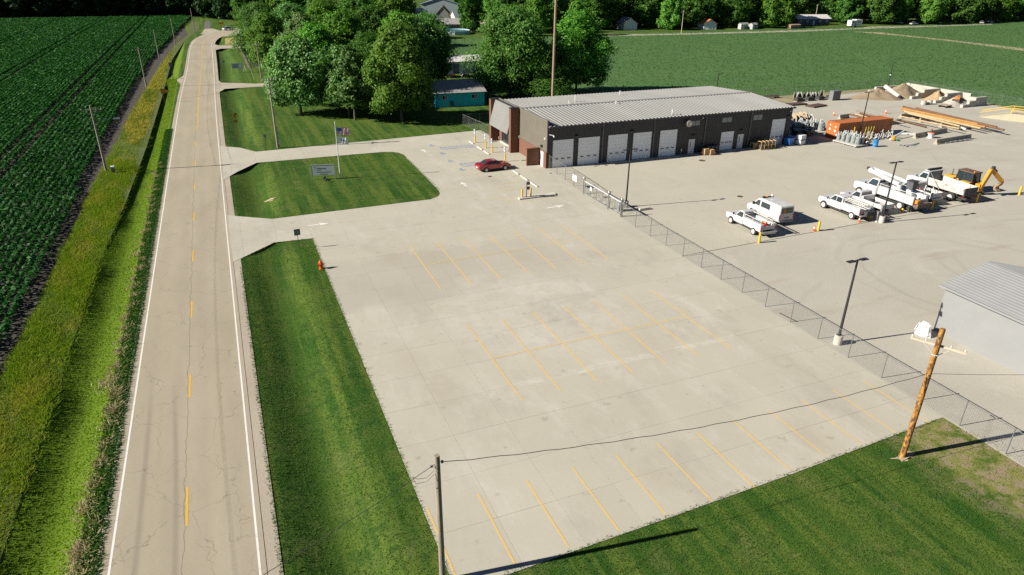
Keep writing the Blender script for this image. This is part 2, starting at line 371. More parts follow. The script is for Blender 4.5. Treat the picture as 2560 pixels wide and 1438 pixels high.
# --- ground: one sheet to the horizon, sunk into ditches beside the road
gx = np.unique(np.concatenate([[-4000, -1500, -500, -200, -100, -60, -40, -25, -18], np.arange(-14.5, 7.01, .42), [8, 12, 20, 30, 45, 70, 120, 250, 500, 1500, 4000]]))
gy = np.unique(np.concatenate([[-4000, -1000, -200, -50, 0], np.arange(8, 310, 2.0), [320, 360, 420, 600, 1500, 4000]]))
XX, YY = np.meshgrid(gx, gy); ZZ = ditch(XX, YY)
ny, nx = XX.shape; idx = np.arange(ny*nx).reshape(ny, nx)
Fq = np.stack([idx[:-1,:-1], idx[:-1,1:], idx[1:,1:], idx[1:,:-1]], -1).reshape(-1, 4)
ground = struct(obj('ground', npmesh('ground', np.stack([XX, YY, ZZ], -1).reshape(-1, 3), Fq, LAWN, True), LAWN))
def sheet(name, pts, z, mat, parent=None):
    o = MB().poly([(p[0], p[1], z) for p in pts]).build(name, mat, parent)
    return o if parent else struct(o)
# --- left crop field soil, verge, straw patch
sheet('field_soil', [(-17.0, 20), (-17.0, 100), (-16.4, 148), (-15.7, 178), (-14.8, 220), (-12.4, 272), (-9, 305), (-10, 330), (-12, 411), (-330, 411), (-330, 20)], .02, SOIL)
sheet('verge', [(-17.0, 20), (-13.3, 20), (-13.3, 70), (-12.6, 90), (-12.1, 117), (-11.9, 155), (-12.0, 228), (-9.5, 285), (-7.5, 305), (-5, 330), (-4.6, 375), (-8.3, 375), (-9.5, 330), (-9, 305), (-12.4, 272), (-14.8, 220), (-15.7, 178), (-16.4, 148), (-17, 100)], .024, MEADOW)
# --- road
Lpx = [(468,180),(474.6,125.7),(480,109),(486.8,100),(502.4,91),(518,85.7),(535.8,80.5),(558,76.2),(580,73),(602.6,69.5)]
Rpx = [(534.7,180),(531.3,131.3),(529,115.7),(530,106.8),(535.8,99),(544.7,93.4),(558,89.5),(580,85.7),(601.5,82.3)]
Lw = [(-8.42, 5), (-8.42, 120), (-8.25, 170)] + [P2(*p) for p in Lpx]
Rw = [(-1.86, 5), (-1.86, 120), (-1.55, 170)] + [P2(*p) for p in Rpx]
Lw += [(Lw[-1][0]+40, Lw[-1][1]+14), (Lw[-1][0]+120, Lw[-1][1]+20)]; Rw += [(Rw[-1][0]+40, Rw[-1][1]+14), (Rw[-1][0]+120, Rw[-1][1]+20)]
def resample(pts, n):
    # smooth curve through the points
    for _ in range(2):
        q = [pts[0]]
        for a, b in zip(pts, pts[1:]): q += [(a[0]*.75+b[0]*.25, a[1]*.75+b[1]*.25), (a[0]*.25+b[0]*.75, a[1]*.25+b[1]*.75)]
        pts = q+[pts[-1]]
    p = np.array(pts); s = np.concatenate([[0], np.cumsum(np.hypot(*np.diff(p, axis=0).T))]); t = np.linspace(0, s[-1], n)
    return np.stack([np.interp(t, s, p[:,0]), np.interp(t, s, p[:,1])], 1)
N = 160; LW, RW = resample(Lw, N), resample(Rw, N)
def offs(line, d):
    t = np.gradient(line, axis=0); t /= np.linalg.norm(t, axis=1)[:, None]; return line+np.stack([-t[:,1], t[:,0]], 1)*d
def ribbon(name, a, b, z, mat, parent=None):
    n = len(a); V = np.concatenate([np.c_[a, np.full(n, z)], np.c_[b, np.full(n, z)]]); i = np.arange(n-1)
    return obj(name, npmesh(name, V, np.stack([i, n+i, n+i+1, i+1], 1), mat), mat, parent)
SHO = gravel_material('shoulder gravel', (.36, .315, .25), (.42, .38, .31), (.5, .46, .40))
struct(ribbon('road_shoulder', offs(LW, .62), offs(RW, -1.0), .012, SHO))
road = struct(ribbon('road', offs(LW, .38), offs(RW, -.30), .03, ROADM))
ribbon('edge_line', offs(LW, .055), offs(LW, -.055), .034, WHT, road); ribbon('edge_line', offs(RW, .055), offs(RW, -.055), .034, WHT, road)
# centre dashes, then the solid no-passing line towards the bend
k = 0; yy = 30.4-12.17*2
while yy < 150:
    MB().bb(-5.17, -5.05, yy, yy+3.05, .034, .0345).build('centre_dash', YEL, road); yy += 12.17
CW = (LW+RW)/2; sel = (CW[:,1] > 128) & (CW[:,0] < 30); ribbon('centre_line', offs(CW, -.02)[sel]+[.15, 0], offs(CW, -.13)[sel]+[.15, 0], .034, YEL, road)
# pads and side drives
for nm, pts, z, mt in [
    ('field_entrance', [(468,184),(441,200),(456,216),(464,222)], .016, LANE),
    ('side_drive', [(536,185),(539,195),(553,207),(640,209.5),(735,203),(735,211),(640,217.5),(562,222.5),(543,234),(541,250)], .016, LANE),
    ('far_drive', [(530,108),(545,114),(640,113),(640,120),(552,122),(532,127)], .016, LANE),
    ('bend_pad', [(502,86),(512,72),(530,71.5),(548,76),(545,80),(520,86.5)], .016, LANE),
    ('bend_shoulder', [(560,92),(600,86.5),(590,84),(560,87)], .016, LANE),
    ('dead_end_street', [(509,72.2),(512,54),(526,53.5),(526,71.8)], .02, DARKASPH),
    ('yellow_grass_patch', [(562,97),(575,93),(660,100),(660,113),(563,112)], .016, STRAWG)]:
    sheet(nm, [P2(*p) for p in pts], z, mt)
# --- parking lot: real slabs with joints
LOT = [(6.35,21.4),(17.95,21.72),(26.7,22.0),(38.8,22.6),(39.45,22.6),(39.45,48),(39.6,58),(39.8,66),(40.2,76),(40.5,84.9),(40.5,104.5),(40.2,111.1),(38.6,111.0),(3.3,108.8),(1.2,112.2),(-1.6,114.4),
       (-1.62,94.8),(0.3,98.4),(2.9,102.1),(13,102.15),(21.4,102.0),(22.6,101.6),(23.3,100.8),(23.6,99.6),(23.5,88),(23.4,80.6),(23.2,79.2),(22.6,78.1),(21.4,77.3),(12.8,77.1),(2.9,76.8),(-1.62,79.8),(-1.62,65.4),(2.5,69.3),(6.3,69.1)]
def clip(poly, x0, x1, y0, y1):
    for ax, val, sgn in ((0, x0, 1), (0, x1, -1), (1, y0, 1), (1, y1, -1)):
        out = []
        for i in range(len(poly)):
            a, b = poly[i-1], poly[i]; ia = (a[ax]-val)*sgn >= 0; ib = (b[ax]-val)*sgn >= 0
            if ia != ib:
                t = (val-a[ax])/(b[ax]-a[ax]); out.append((a[0]+(b[0]-a[0])*t, a[1]+(b[1]-a[1])*t))
            if ib: out.append(b)
        poly = out
        if len(poly) < 3: return []
    return poly
def area(p): return abs(sum(p[i-1][0]*p[i][1]-p[i][0]*p[i-1][1] for i in range(len(p))))/2
JOINT = M('joint sealant', (.50, .47, .43), (.40, .37, .33), .6, .9)
lot = sheet('parking_lot', LOT, .012, JOINT)
xs = [6.35+3.43*i for i in range(-3, 11)]; ys = [21.38] + [25.06+3.68*i for i in range(0, 26)]
for i in range(len(xs)-1):
    for j in range(len(ys)-1):
        gap = .005
        p = clip(LOT, xs[i]+gap, xs[i+1]-gap, ys[j]+gap, ys[j+1]-gap)
        if not p or area(p) < .06: continue
        q = [p[0]]
        for v in p[1:]:
            if hypot(v[0]-q[-1][0], v[1]-q[-1][1]) > .01: q.append(v)
        zt = .03+random.uniform(-.002, .002)
        MB().prism(q, .0135, zt, 'z').build('concrete_slab', CONC, lot)
ZP = .037
def stripe(name, x0, y0, x1, y1, w=.105, mat=YELF, z=ZP):
    d = Vector((x1-x0, y1-y0)); d.normalize(); n = Vector((-d.y, d.x))*w/2
    return MB().poly([(x0+n.x, y0+n.y, z), (x0-n.x, y0-n.y, z), (x1-n.x, y1-n.y, z), (x1+n.x, y1+n.y, z)]).build(name, mat, lot)
xk = lambda i: 15.17+2.865*i
for i in range(-3, 9):
    x = xk(i)
    if i in (-3, -2, -1, 0, 1, 2, 3, 4): stripe('stall_line', x, 27.1+.03*max(0, i), x, 21.9 if x < 25 else 22.25)
    else: stripe('stall_line', x, 27.3+.1*(i-4), x, 22.5, .09, YELF)
for i in range(7):
    stripe('stall_line', xk(i), 45.3+.08*i, xk(i)-.05, 34.25+.07*i)
    stripe('stall_line', xk(i), 63.5+.1*(i % 3), xk(i)-.03, 52.5+.1*i)
for i in range(6):
    stripe('stall_cross_line', xk(i)+.1, 39.95+.05*i, xk(i+1)-.1, 40.0+.05*i, .09, YELF, ZP+.0008)
    stripe('stall_cross_line', xk(i)+.1, 58.15+.12*i, xk(i+1)-.1, 58.27+.12*i, .07, YELF, ZP+.0008)
for yy in (84.6, 82.0, 79.0, 76.2): stripe('stall_line', 30.6, yy+1.2, 35.2, yy+1.3, .08)
stripe('island_line', 30.8, 72.9, 28.3, 75.4, .09); stripe('island_line', 31.5, 72.4, 36.8, 72.75, .07)
# arrows
def arrow(x, y, ang, L, w):
    pts = [(-L/2, -w*.12), (L*.08, -w*.12), (L*.02, -w*.5), (L/2, 0), (L*.02, w*.5), (L*.08, w*.12), (-L/2, w*.12)]
    c, s = cos(ang), sin(ang)
    MB().poly([(x+a*c-b*s, y+a*s+b*c, ZP) for a, b in pts]).build('lane_arrow', WHT, lot)
arrow(7.5, 73.15, 0, 2.4, .95); arrow(34.45, 69.35, .08, 2.5, .95); arrow(27.2, 81.8, radians(93), 2.0, .95); arrow(27.15, 100.5, radians(95), 1.9, .95)
# blue accessible bays
def hatch(x0, x1, y0, y1):
    stripe('hatch_line', x0, y0, x1, y0, .1, BLUE); stripe('hatch_line', x0, y1, x1, y1, .1, BLUE)
    stripe('hatch_line', x0, y0, x0, y1, .1, BLUE); stripe('hatch_line', x1, y0, x1, y1, .1, BLUE)
    n = 8
    for i in range(n):
        a = x0+(x1-x0)*i/n; stripe('hatch_line', a, y1, a+(x1-x0)/n*1.3, y0, .13, BLUE, ZP+.0008)
hatch(29.9, 35.0, 90.0, 91.6); hatch(30.0, 35.1, 100.2, 101.7)
for (x, y) in ((29.2, 88.3), (29.1, 93.2), (29.3, 97.8), (29.2, 103.2)):
    mb = MB()
    for a in range(14):                                                    # wheelchair symbol: wheel arc, body, head
        t0, t1 = radians(40+20*a), radians(60+20*a)
        if a > 12: continue
        mb.poly([(x+.32*cos(t0), y+.32*sin(t0), ZP), (x+.44*cos(t0), y+.44*sin(t0), ZP), (x+.44*cos(t1), y+.44*sin(t1), ZP), (x+.32*cos(t1), y+.32*sin(t1), ZP)])
    mb.poly([(x-.05, y+.1, ZP+.001), (x+.08, y+.1, ZP+.001), (x+.08, y+.7, ZP+.001), (x-.05, y+.7, ZP+.001)])
    mb.poly([(x+.05, y-.05, ZP+.001), (x+.6, y-.05, ZP+.001), (x+.6, y+.08, ZP+.001), (x+.05, y+.08, ZP+.001)])
    mb.poly([(x+.02+.14*cos(t), y+.86+.14*sin(t), ZP) for t in np.linspace(0, 2*pi, 9)[:-1]])
    mb.build('wheelchair_symbol', BLUE, lot)
RUST = M('rusty cast iron', (.10, .055, .035), (.06, .045, .035), 5, .8)
for (px, py, r) in ((1225,442,.28),(1377,434,.2),(1755,402,.5),(1850,492,.38)):
    v = P(px, py); MB().lathe([(r, .015), (r, .045)], 12, (v.x, v.y, 0)).build('drain_cover', RUST, lot)
# --- yard, its apron, right field, far lane
sheet('yard_gravel', [(39.45, 8), (39.45, 48), (39.8, 66), (40.5, 84.9), (40.5, 107), (83.7, 107), (83.7, 110.5), (105, 118.5), (143.5, 119.6), (148.8, 117.7), (150, 96), (148, 8)], .006, GRAVEL)
sheet('yard_apron', [(39.5, 51.2), (88, 52.6), (88, 84), (83.7, 85.2), (40.55, 84.9), (40.2, 76), (39.8, 66)], .03, APRON)
SEAM = M('dark joint line', (.11, .095, .08), (.19, .165, .14), 1.5, .9)
yr = bpy.data.objects['yard_apron']
MB().poly([(41, 51.22, .034), (88, 52.55, .034), (88, 52.62, .034), (41, 51.27, .034)]).build('seam', SEAM, yr)
sheet('crop_field_right', [(58, 203), (80, 262), (154, 264), (253, 262), (420, 263), (900, 270), (900, -200), (151, -200), (151, 96), (150, 119), (143.5, 121.5), (105, 120.5), (86, 117), (84, 118)], .018, FIELD2)
sheet('farm_track', [P2(*p) for p in [(2128,79),(2200,81),(2300,92),(2400,103),(2560,121),(2560,128),(2380,104),(2260,91),(2170,83)]], .024, M('bare track', (.34, .29, .19), (.26, .24, .13), .2, .95))
sheet('back_lane', [P2(*p) for p in [(1520,91),(1700,87),(2000,79.5),(2120,74),(2330,67),(2480,62),(2480,60),(2330,64.5),(2180,66),(2140,71),(2000,75.5),(1700,84),(1560,86),(1520,85)]], .022, LANE)
sheet('yard_margin', [(84, 107), (84, 118), (105, 120.5), (143.5, 121.5), (150, 119), (151, 96), (151, 60), (149, 60), (149.8, 96), (148.8, 117.7), (143.5, 119.4), (128, 117.5), (105, 113)], .014, M('dry weedy margin', (.20, .19, .075), (.30, .26, .16), .3, .95, bump=.8, bscale=6))
# ================================================================ vegetation
BARK = M('grey brown bark', (.10, .08, .06), (.16, .135, .105), 3, .95, bump=.6, bscale=12, stretch=(1, 1, .3))
LEAF_A = leafmat('bright maple leaf', (.058, .155, .016), (.110, .255, .030), (.24, .40, .09), .38)
LEAF_B = leafmat('deep green leaf', (.038, .110, .019), (.072, .180, .027), (.160, .29, .068), .38)
LEAF_C = leafmat('silvery leaf', (.052, .138, .024), (.100, .220, .045), (.27, .40, .15), .36, .55, .2)
LEAF_D = leafmat('shaded wood leaf', (.012, .032, .010), (.022, .052, .015), (.042, .080, .022), .2)  # leaf colours lowered to paint in the wood's shaded side
def unit(n): v = RNG.normal(size=(n, 3)); return v/np.linalg.norm(v, axis=1)[:, None]
def cards(C, Nn, size, asp=.6):
    """kite-shaped leaf faces centred at C, facing Nn"""
    n = len(C); a = np.cross(Nn, unit(n)); a /= np.linalg.norm(a, axis=1)[:, None]+1e-9; b = np.cross(Nn, a)
    s = size[:, None] if hasattr(size, '__len__') else size
    V = np.stack([C+a*s, C+b*s*asp+Nn*s*.15, C-a*s, C-b*s*asp+Nn*s*.15], 1).reshape(-1, 3)
    return V, np.arange(4*n).reshape(n, 4)
def crown_points(H, R, base, nl, ns, nleaf, sub=.62, squash=1.0):
    """lobes -> sprays -> leaves; leaves sit in shells so gaps show between the lobes"""
    L = []
    for i in range(nl):
        t = (i+.5)/nl; z = base+(H-base)*(.10+.86*t)
        prof = sin(pi*min(1, .16+.80*t))**.7
        a = i*2.399+random.uniform(-.5, .5); r = R*prof*random.uniform(.30, .80)
        L.append((cos(a)*r, sin(a)*r, z-(H-base)*.06, R*random.uniform(.22, .46)*(.62+.5*prof)))
    L.append((0, 0, H-R*.42, R*.42))
    C = []; Nn = []
    for (x, y, z, r) in L:
        u = unit(ns); u[:, 2] = u[:, 2]*.9+.12
        far_out = np.where(RNG.random((ns, 1)) < .16, RNG.uniform(1.1, 1.42, (ns, 1)), RNG.uniform(.70, 1.06, (ns, 1)))
        cc = np.array([x, y, z])+u*r*far_out*[1, 1, .86*squash]
        k = nleaf
        p = np.repeat(cc, k, 0)+RNG.normal(size=(ns*k, 3))*sub*r*.30*np.array([.9, .9, .75])
        nn = np.repeat(u, k, 0)*1.1+unit(ns*k)*.75+[-.25, 0, .25]
        C.append(p); Nn.append(nn/np.linalg.norm(nn, axis=1)[:, None])
    return L, np.concatenate(C), np.concatenate(Nn)
def tree_proto(name, H, R, base, nl, ns, nleaf, size, mat, label, trunk_r=.22, low=False):
    L, C, Nn = crown_points(H, R, base, nl, ns, nleaf)
    C[:, 2] = np.maximum(C[:, 2], base*.75)
    root = thing(name, label, 'tree')
    V, Fc = cards(C, Nn, RNG.uniform(.6, 1.15, len(C))*size)
    mb = MB(); p = Vector((0, 0, -.1)); r = trunk_r; seg = 5; top = H*.72
    pts = [Vector((sin(i*1.3)*.12*i/seg, cos(i*1.7)*.12*i/seg, -.1+(top+.1)*i/seg)) for i in range(seg+1)]
    for i in range(seg):
        mb.tube(pts[i], pts[i+1], trunk_r*(1.25 if i == 0 else 1)*(1-i/seg*.75), trunk_r*(1-(i+1)/seg*.75), 7, False)
    for (x, y, z, rr) in L[:-1]:
        z0 = max(base*.7, min(z-.35*hypot(x, y)-.3, top)); c0 = Vector((0, 0, z0)); e = Vector((x, y, z)); mid = (c0+e)/2+Vector((0, 0, -.12*hypot(x, y)))
        mb.tube(c0, mid, trunk_r*.36, trunk_r*.24, 5, False); mb.tube(mid, e, trunk_r*.24, trunk_r*.08, 5, False)
    mb.build('trunk', BARK, root, smooth='all')
    obj('crown', npmesh('crown', V, Fc, mat), mat, root)
    return root
def put(proto, used, x, y, H0, H, rz, label, sx=1.0, group=None, leaf=None):
    s = H/H0; sc = (s*sx, s*sx, s)
    if proto.name not in used:
        used.add(proto.name); proto.location = (x, y, 0); proto.rotation_euler = (0, 0, rz); proto.scale = sc; proto['label'] = label
        if group: proto['group'] = group
        return proto
    return dup(proto, (x, y, 0), rz, label, sc, group)
used = set()
PA = tree_proto('maple_tree', 13.3, 6.0, 2.4, 22, 62, 26, .25, LEAF_C, '')
PB = tree_proto('shade_tree', 16.4, 6.4, 2.4, 26, 66, 26, .26, LEAF_A, '')
PC = tree_proto('elm_tree', 17.0, 8.4, 1.8, 30, 70, 26, .29, LEAF_B, '', .3)
PD = tree_proto('young_ash_tree', 10.5, 3.5, 2.0, 14, 44, 24, .23, LEAF_C, '', .14)
PE = tree_proto('far_oak_tree', 15.0, 7.0, .8, 20, 44, 18, .44, LEAF_B, '', .3)
PF = tree_proto('far_ash_tree', 14.0, 5.8, .8, 17, 42, 18, .42, LEAF_A, '', .25)
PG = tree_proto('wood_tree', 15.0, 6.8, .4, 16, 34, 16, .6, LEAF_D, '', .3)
grp = 'trees round the turquoise house'
put(PA, used, 13.1, 135.1, 13.3, 13.4, .3, 'silvery maple nearest the road on the mown lawn', 1.08, grp)
put(PD, used, 21.6, 127.0, 10.5, 12.0, 0, 'slim pale tree standing forward on the lawn behind the flagpole', 1.15, grp)
put(PB, used, 29.4, 123.5, 16.4, 16.4, 1.0, 'tall bright tree with whitewashed trunk foot left of the turquoise house', 1.0, grp)
dup(PD, (21.0, 129.5, 0), 2.0, 'thin tree close behind the slim pale one on the lawn', (1.2, 1.2, 1.22), grp)
dup(PB, (24.5, 149, 0), 2.2, 'tall light green tree rising in the middle of the lawn grove', (1.05, 1.05, 1.04), grp)
dup(PC, (34.0, 140.5, 0), 4.0, 'broad dark tree between the lawn grove and the turquoise house', (.66, .66, .86), grp)
dup(PA, (19, 171, 0), 1.2, 'feathery tree behind the grove beside the side drive', (.95, .95, 1.12), grp)
dup(PB, (37, 152, 0), 5.0, 'leaning tree behind the broad dark one near the turquoise house', (.9, .9, 1.0), grp)
dup(PC, (46, 163, 0), 1.0, 'dark rounded tree behind the turquoise house near the white shed', (.70, .70, .88), grp)
put(PC, used, 58, 141, 17.0, 17.4, .5, 'big spreading tree right of the turquoise house', .98, grp)
dup(PB, (73, 139, 0), 2.9, 'large tree right of the tall bare pole behind the workshop', (1.13, 1.13, 1.03), grp)
dup(PC, (64, 134, 0), 2.0, 'low dark bushy tree behind the workshop roof', (.62, .62, .45), grp)
dup(PB, (18.2, 144, 0), 4.4, 'full green tree close behind the silvery maple', (.88, .88, .92), grp)
dup(PC, (27.5, 139, 0), 3.1, 'dark leafy tree filling the gap behind the slim pale trees', (.58, .58, .78), grp)
dup(PA, (41, 160, 0), .9, 'pale topped tree behind the turquoise house left of the white shed', (1.05, 1.05, 1.12), grp)
dup(PB, (12.5, 186, 0), 1.7, 'green tree beside the pole at the side drive', (.85, .85, .88), grp)
dup(PD, (14, 162, 0), 1.1, 'small tree leaning over the side drive behind the maple', (1.4, 1.4, .95), grp)
dup(PC, (13, 226, 0), .4, 'round tree on the inside of the road bend', (.85, .85, .86), grp)
dup(PA, (20, 205, 0), 2.4, 'tree between the small crop plot and the grove', (1.25, 1.25, 1.15), grp)
dup(PB, (27, 190, 0), 3.4, 'tall tree deep in the grove above the side drive', (1.1, 1.1, 1.05), grp)
dup(PC, (38, 186, 0), 5.2, 'dense tree at the back of the grove', (.85, .85, .92), grp)
dup(PD, (17.5, 300, 0), .2, 'bushy small tree at the outer side of the road bend', (1.7, 1.7, .7), grp)
# --- farther trees: town edge and tree line behind the right field
far = [ # x, y, proto, height, widen
 (44,236,'E',17,1),(56,244,'F',16,1.1),(32,240,'E',16,1),(22,262,'F',15,1),(30,285,'E',17,1.1),(46,270,'E',17,1),(62,268,'F',15,1.1),(18,345,'E',16,1),(34,330,'F',17,1.1),(52,315,'E',17,1.1),(66,300,'F',14,1),
 (72,330,'E',17,1),(90,372,'E',18,1.1),(78,352,'F',17,1),(100,289,'E',18,.7),(150,392,'F',18,1),(136,350,'F',18,1),(128,320,'E',16,1),(142,318,'E',17,1.1),(118,286,'E',20,.9),(126,275,'F',18,.9),(140,292,'F',17,1),(150,305,'E',18,1),
 (104,265,'E',15,.55),(135,262,'F',13,.8),(158,287,'E',18,1.2),(172,300,'E',18,1.2),(186,290,'E',18,1.2),(176,318,'E',18,1.2),(196,300,'F',18,1),(190,276,'F',15,.9),(207,283,'E',17,1),(214,300,'E',17,1.1),(222,290,'F',16,1),(228,278,'E',15,1),(238,286,'E',16,1.2),(240,272,'F',14,1),(250,292,'E',16,1.2),(258,280,'F',15,1.1),(266,298,'E',16,1.1),(272,306,'F',16,1.2),(286,300,'E',17,1.2),(300,296,'E',16,1.2),(300,279,'E',14,1),(312,288,'F',16,1.1),(314,271,'E',16,1.1),(328,276,'E',16,1.2),(330,292,'F',17,1.2),(342,268,'F',15,1.1),(344,284,'E',17,1.2),(356,276,'E',16,1.1),(368,268,'E',15,1.1),(372,284,'F',16,1.1),(384,274,'E',16,1.2),(396,286,'E',17,1.2),(400,268,'F',15,1.1),(412,278,'E',16,1.2),(424,270,'E',16,1.1),(430,286,'F',17,1.2),(444,276,'E',17,1.2),(460,284,'E',17,1.2),(160,340,'F',18,1.2),(182,338,'E',18,1.2),(206,325,'E',18,1.2),(230,318,'F',18,1.2),(254,322,'E',18,1.2),(280,325,'E',18,1.2),(310,312,'E',18,1.2),(340,310,'E',18,1.2),(370,305,'F',18,1.2),(400,305,'E',18,1.2),(430,305,'E',18,1.2),(470,300,'E',18,1.2),(98,400,'E',18,1.2),(130,390,'E',18,1.2),(160,375,'E',18,1.2),(60,362,'E',18,1.2),(44,380,'F',18,1.2),(26,392,'E',18,1.2),(76,395,'E',18,1.2)]
ORD = 'first second third fourth fifth sixth seventh eighth ninth tenth eleventh twelfth thirteenth fourteenth fifteenth sixteenth seventeenth eighteenth nineteenth twentieth'.split()
def nth(i): return ORD[i] if i < 20 else ('twenty '+ORD[i-20] if i < 30 else 'thirty '+ORD[i-30])
def across(x, y):                                                        # left-to-right order as seen from the drone
    return atan2(x, y)
TREES = []
for (x, y, t, H, wd) in far: TREES.append((x+random.uniform(-2, 2), y+random.uniform(-2, 2), t, H, wd))
def zone(x, y): return ('front row of the far right belt' if y < 281 else 'back row of the far right belt') if x > 295 else (('front row among the far houses' if y < 289 else 'back row among the far houses') if x > 150 else 'town wood beyond the bend')
count = {}
for (x, y, t, H, wd) in sorted(TREES, key=lambda q: across(q[0], q[1])):
    pr, H0 = (PE, 15.0) if t == 'E' else (PF, 14.0); zn = zone(x, y); k = count.get(zn, 0); count[zn] = k+1
    put(pr, used, x, y, H0, H, random.uniform(0, 6), nth(k)+' leafy tree from the left in the '+zn, wd, 'leafy trees, '+zn)
# --- dark wood along the far side of the left field
i = 0
for row, yy in enumerate((419, 428, 438)):
    x = -128+row*4; i = 0
    while x < 14:
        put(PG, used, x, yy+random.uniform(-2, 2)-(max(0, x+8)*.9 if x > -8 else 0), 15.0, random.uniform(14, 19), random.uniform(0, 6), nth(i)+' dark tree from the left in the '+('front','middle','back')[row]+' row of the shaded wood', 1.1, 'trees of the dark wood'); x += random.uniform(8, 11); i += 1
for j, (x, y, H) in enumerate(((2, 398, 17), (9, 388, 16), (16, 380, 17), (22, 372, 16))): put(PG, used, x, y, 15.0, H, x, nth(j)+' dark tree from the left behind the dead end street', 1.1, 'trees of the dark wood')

# --- crop rows of the left field (nobody could count the plants)
CROP = leafmat('crop leaf', (.012, .070, .014), (.022, .110, .024), (.070, .190, .060), .3, .6, .08)
def crop(name, rows, spacing_fn, inside, mat, label, hgt, wid, size_fn, per):
    Cs = []; Ns = []; Sz = []
    for x in rows:
        ys_ = []
        for (y0, y1) in inside(x):
            y = y0
            while y < y1:
                ys_.append(y); y += spacing_fn(y)
        ys_ = np.array(ys_); n = len(ys_)
        if n == 0: continue
        sz = size_fn(ys_)
        for q in range(per):
            off = RNG.normal(size=(n, 3))*np.array([wid, .22, .07])
            c = np.stack([np.full(n, x), ys_, hgt*RNG.uniform(.35, 1.0, n)**.6], 1)+off; c[:, 2] -= np.abs(off[:, 0])*.9
            nn = np.stack([off[:, 0]*1.6, off[:, 1]*.3, np.full(n, .55)], 1)+unit(n)*.40
            Cs.append(c); Ns.append(nn/np.linalg.norm(nn, axis=1)[:, None]); Sz.append(sz*RNG.uniform(.7, 1.25, n))
    V, Fc = cards(np.concatenate(Cs), np.concatenate(Ns), np.concatenate(Sz), .5)
    return tag(obj(name, npmesh(name, V, Fc, mat), mat), label, 'crop', kind='stuff')
def in_left(x):
    lo = max(34, (-x-17)*4.6+18)                                        # start where the row enters the frame
    return [(lo, 408)] if x < -18.9 else ([(lo, 95), (195, 408)] if x < -18.1 else [(215+(x+18.2)/4.7*95, 408 if x < -10 else 404)])
rows = [-9.1-.76*i for i in range(0, 116)]
# tractor wheelings leave narrow gaps between some rows
rows = [x for i, x in enumerate(rows) if i not in (25, 28, 49, 52, 73, 76)]
crop('crop_rows', rows, lambda y: .32+y*.0028, in_left, CROP, 'deep green crop standing in long rows left of the road', .88, .15, lambda y: .145+y*.0011, 12)
def in_plot(x): return [(207+(x-14)*.6, 268)]
crop('crop_plot', [8.2+.76*i for i in range(0, 14)], lambda y: .7, in_plot, CROP, 'small plot of green crop rows beside the road billboard', .35, .16, lambda y: .26+0*y, 4)
sheet('plot_soil', [(7.4, 203), (18, 206), (18, 270), (7.4, 270)], .014, M('plot soil', (.11, .09, .06), (.17, .14, .09), 1, .95))
# right field: low even crop, scattered leaf sprays
nF = 90000; fx = RNG.uniform(60, 430, nF*2); fy = RNG.uniform(60, 262, nF*2)
dd = np.hypot(fx, fy)
ok = (fy < 262) & ~((fx < 152) & (fy < 122)) & (fy > 118-(fx-84)*.0) | ((fx > 152) & (fy < 262))
ok &= (fx*.55 < fy+60) & ~((fx < 84) & (fy < 203-(fx-58)*3.3+0)) & (fx > 60+(262-fy)*0)
tl = (fx-266)/(275-266)                                              # keep the bare track clear
tk = np.abs((fy-167)-(fx-267)*(238-167)/(275-267)*0-0) < 0
fx, fy = fx[ok][:nF], fy[ok][:nF]
FL = leafmat('low crop leaf', (.050, .124, .022), (.058, .134, .025), (.070, .148, .032), .3)
C = np.stack([fx, fy, RNG.uniform(.05, .16, len(fx))], 1); nn = unit(len(fx))*.45+[0, 0, 1.0]; nn /= np.linalg.norm(nn, axis=1)[:, None]
V, Fc = cards(C, nn, RNG.uniform(.12, .30, len(fx)), .6)
tag(obj('field_crop', npmesh('field_crop', V, Fc, FL), FL), 'low green crop covering the wide field behind the yard', 'crop', kind='stuff')

# --- grass blades
def blades(name, X, Y, h, wd, mat, label, lean=.5, z0=None):
    n = len(X); a = RNG.uniform(0, 2*pi, n); z = ditch(X, Y) if z0 is None else np.full(n, z0); hh = h*RNG.uniform(.5, 1.2, n)
    w_ = wd*RNG.uniform(.6, 1.3, n); l = RNG.normal(size=(n, 2))*lean*hh[:, None]
    A = np.stack([X-cos_(a)*w_, Y-sin_(a)*w_, z-.01], 1); B = np.stack([X+cos_(a)*w_, Y+sin_(a)*w_, z-.01], 1); T = np.stack([X+l[:, 0], Y+l[:, 1], z+hh], 1)
    V = np.stack([A, B, T], 1).reshape(-1, 3)
    return tag(obj(name, npmesh(name, V, np.arange(3*n).reshape(n, 3), mat), mat), label, 'grass', kind='stuff')
cos_, sin_ = np.cos, np.sin
def inpoly(X, Y, poly):
    r = np.zeros(len(X), bool); n = len(poly)
    for i in range(n):
        (x1, y1), (x2, y2) = poly[i-1], poly[i]
        c = ((y1 > Y) != (y2 > Y)) & (X < (x2-x1)*(Y-y1)/(y2-y1+1e-12)+x1); r ^= c
    return r
def scatter(n, x0, x1, y0, y1): return RNG.uniform(x0, x1, n), RNG.uniform(y0, y1, n)
G1 = leafmat('lawn blade', (.018, .066, .008), (.036, .100, .012), (.085, .150, .026), .35, .7, .1, ((.135, .170, .034), (.22, .10, .22), .8, .47, .64))
G2 = leafmat('verge blade', (.085, .155, .010), (.155, .220, .012), (.27, .29, .03), .4, .8, .1, ((.32, .28, .05), (.35, .14, .3), .65, .48, .66))
G3 = leafmat('fresh verge blade', (.095, .185, .006), (.145, .260, .008), (.21, .32, .016), .45, .7, .1, ((.04, .10, .01), (.8, .25, .5), .7, .5, .66))
G4 = leafmat('shoulder blade', (.018, .064, .010), (.030, .090, .014), (.07, .125, .026), .35, .7, .1)
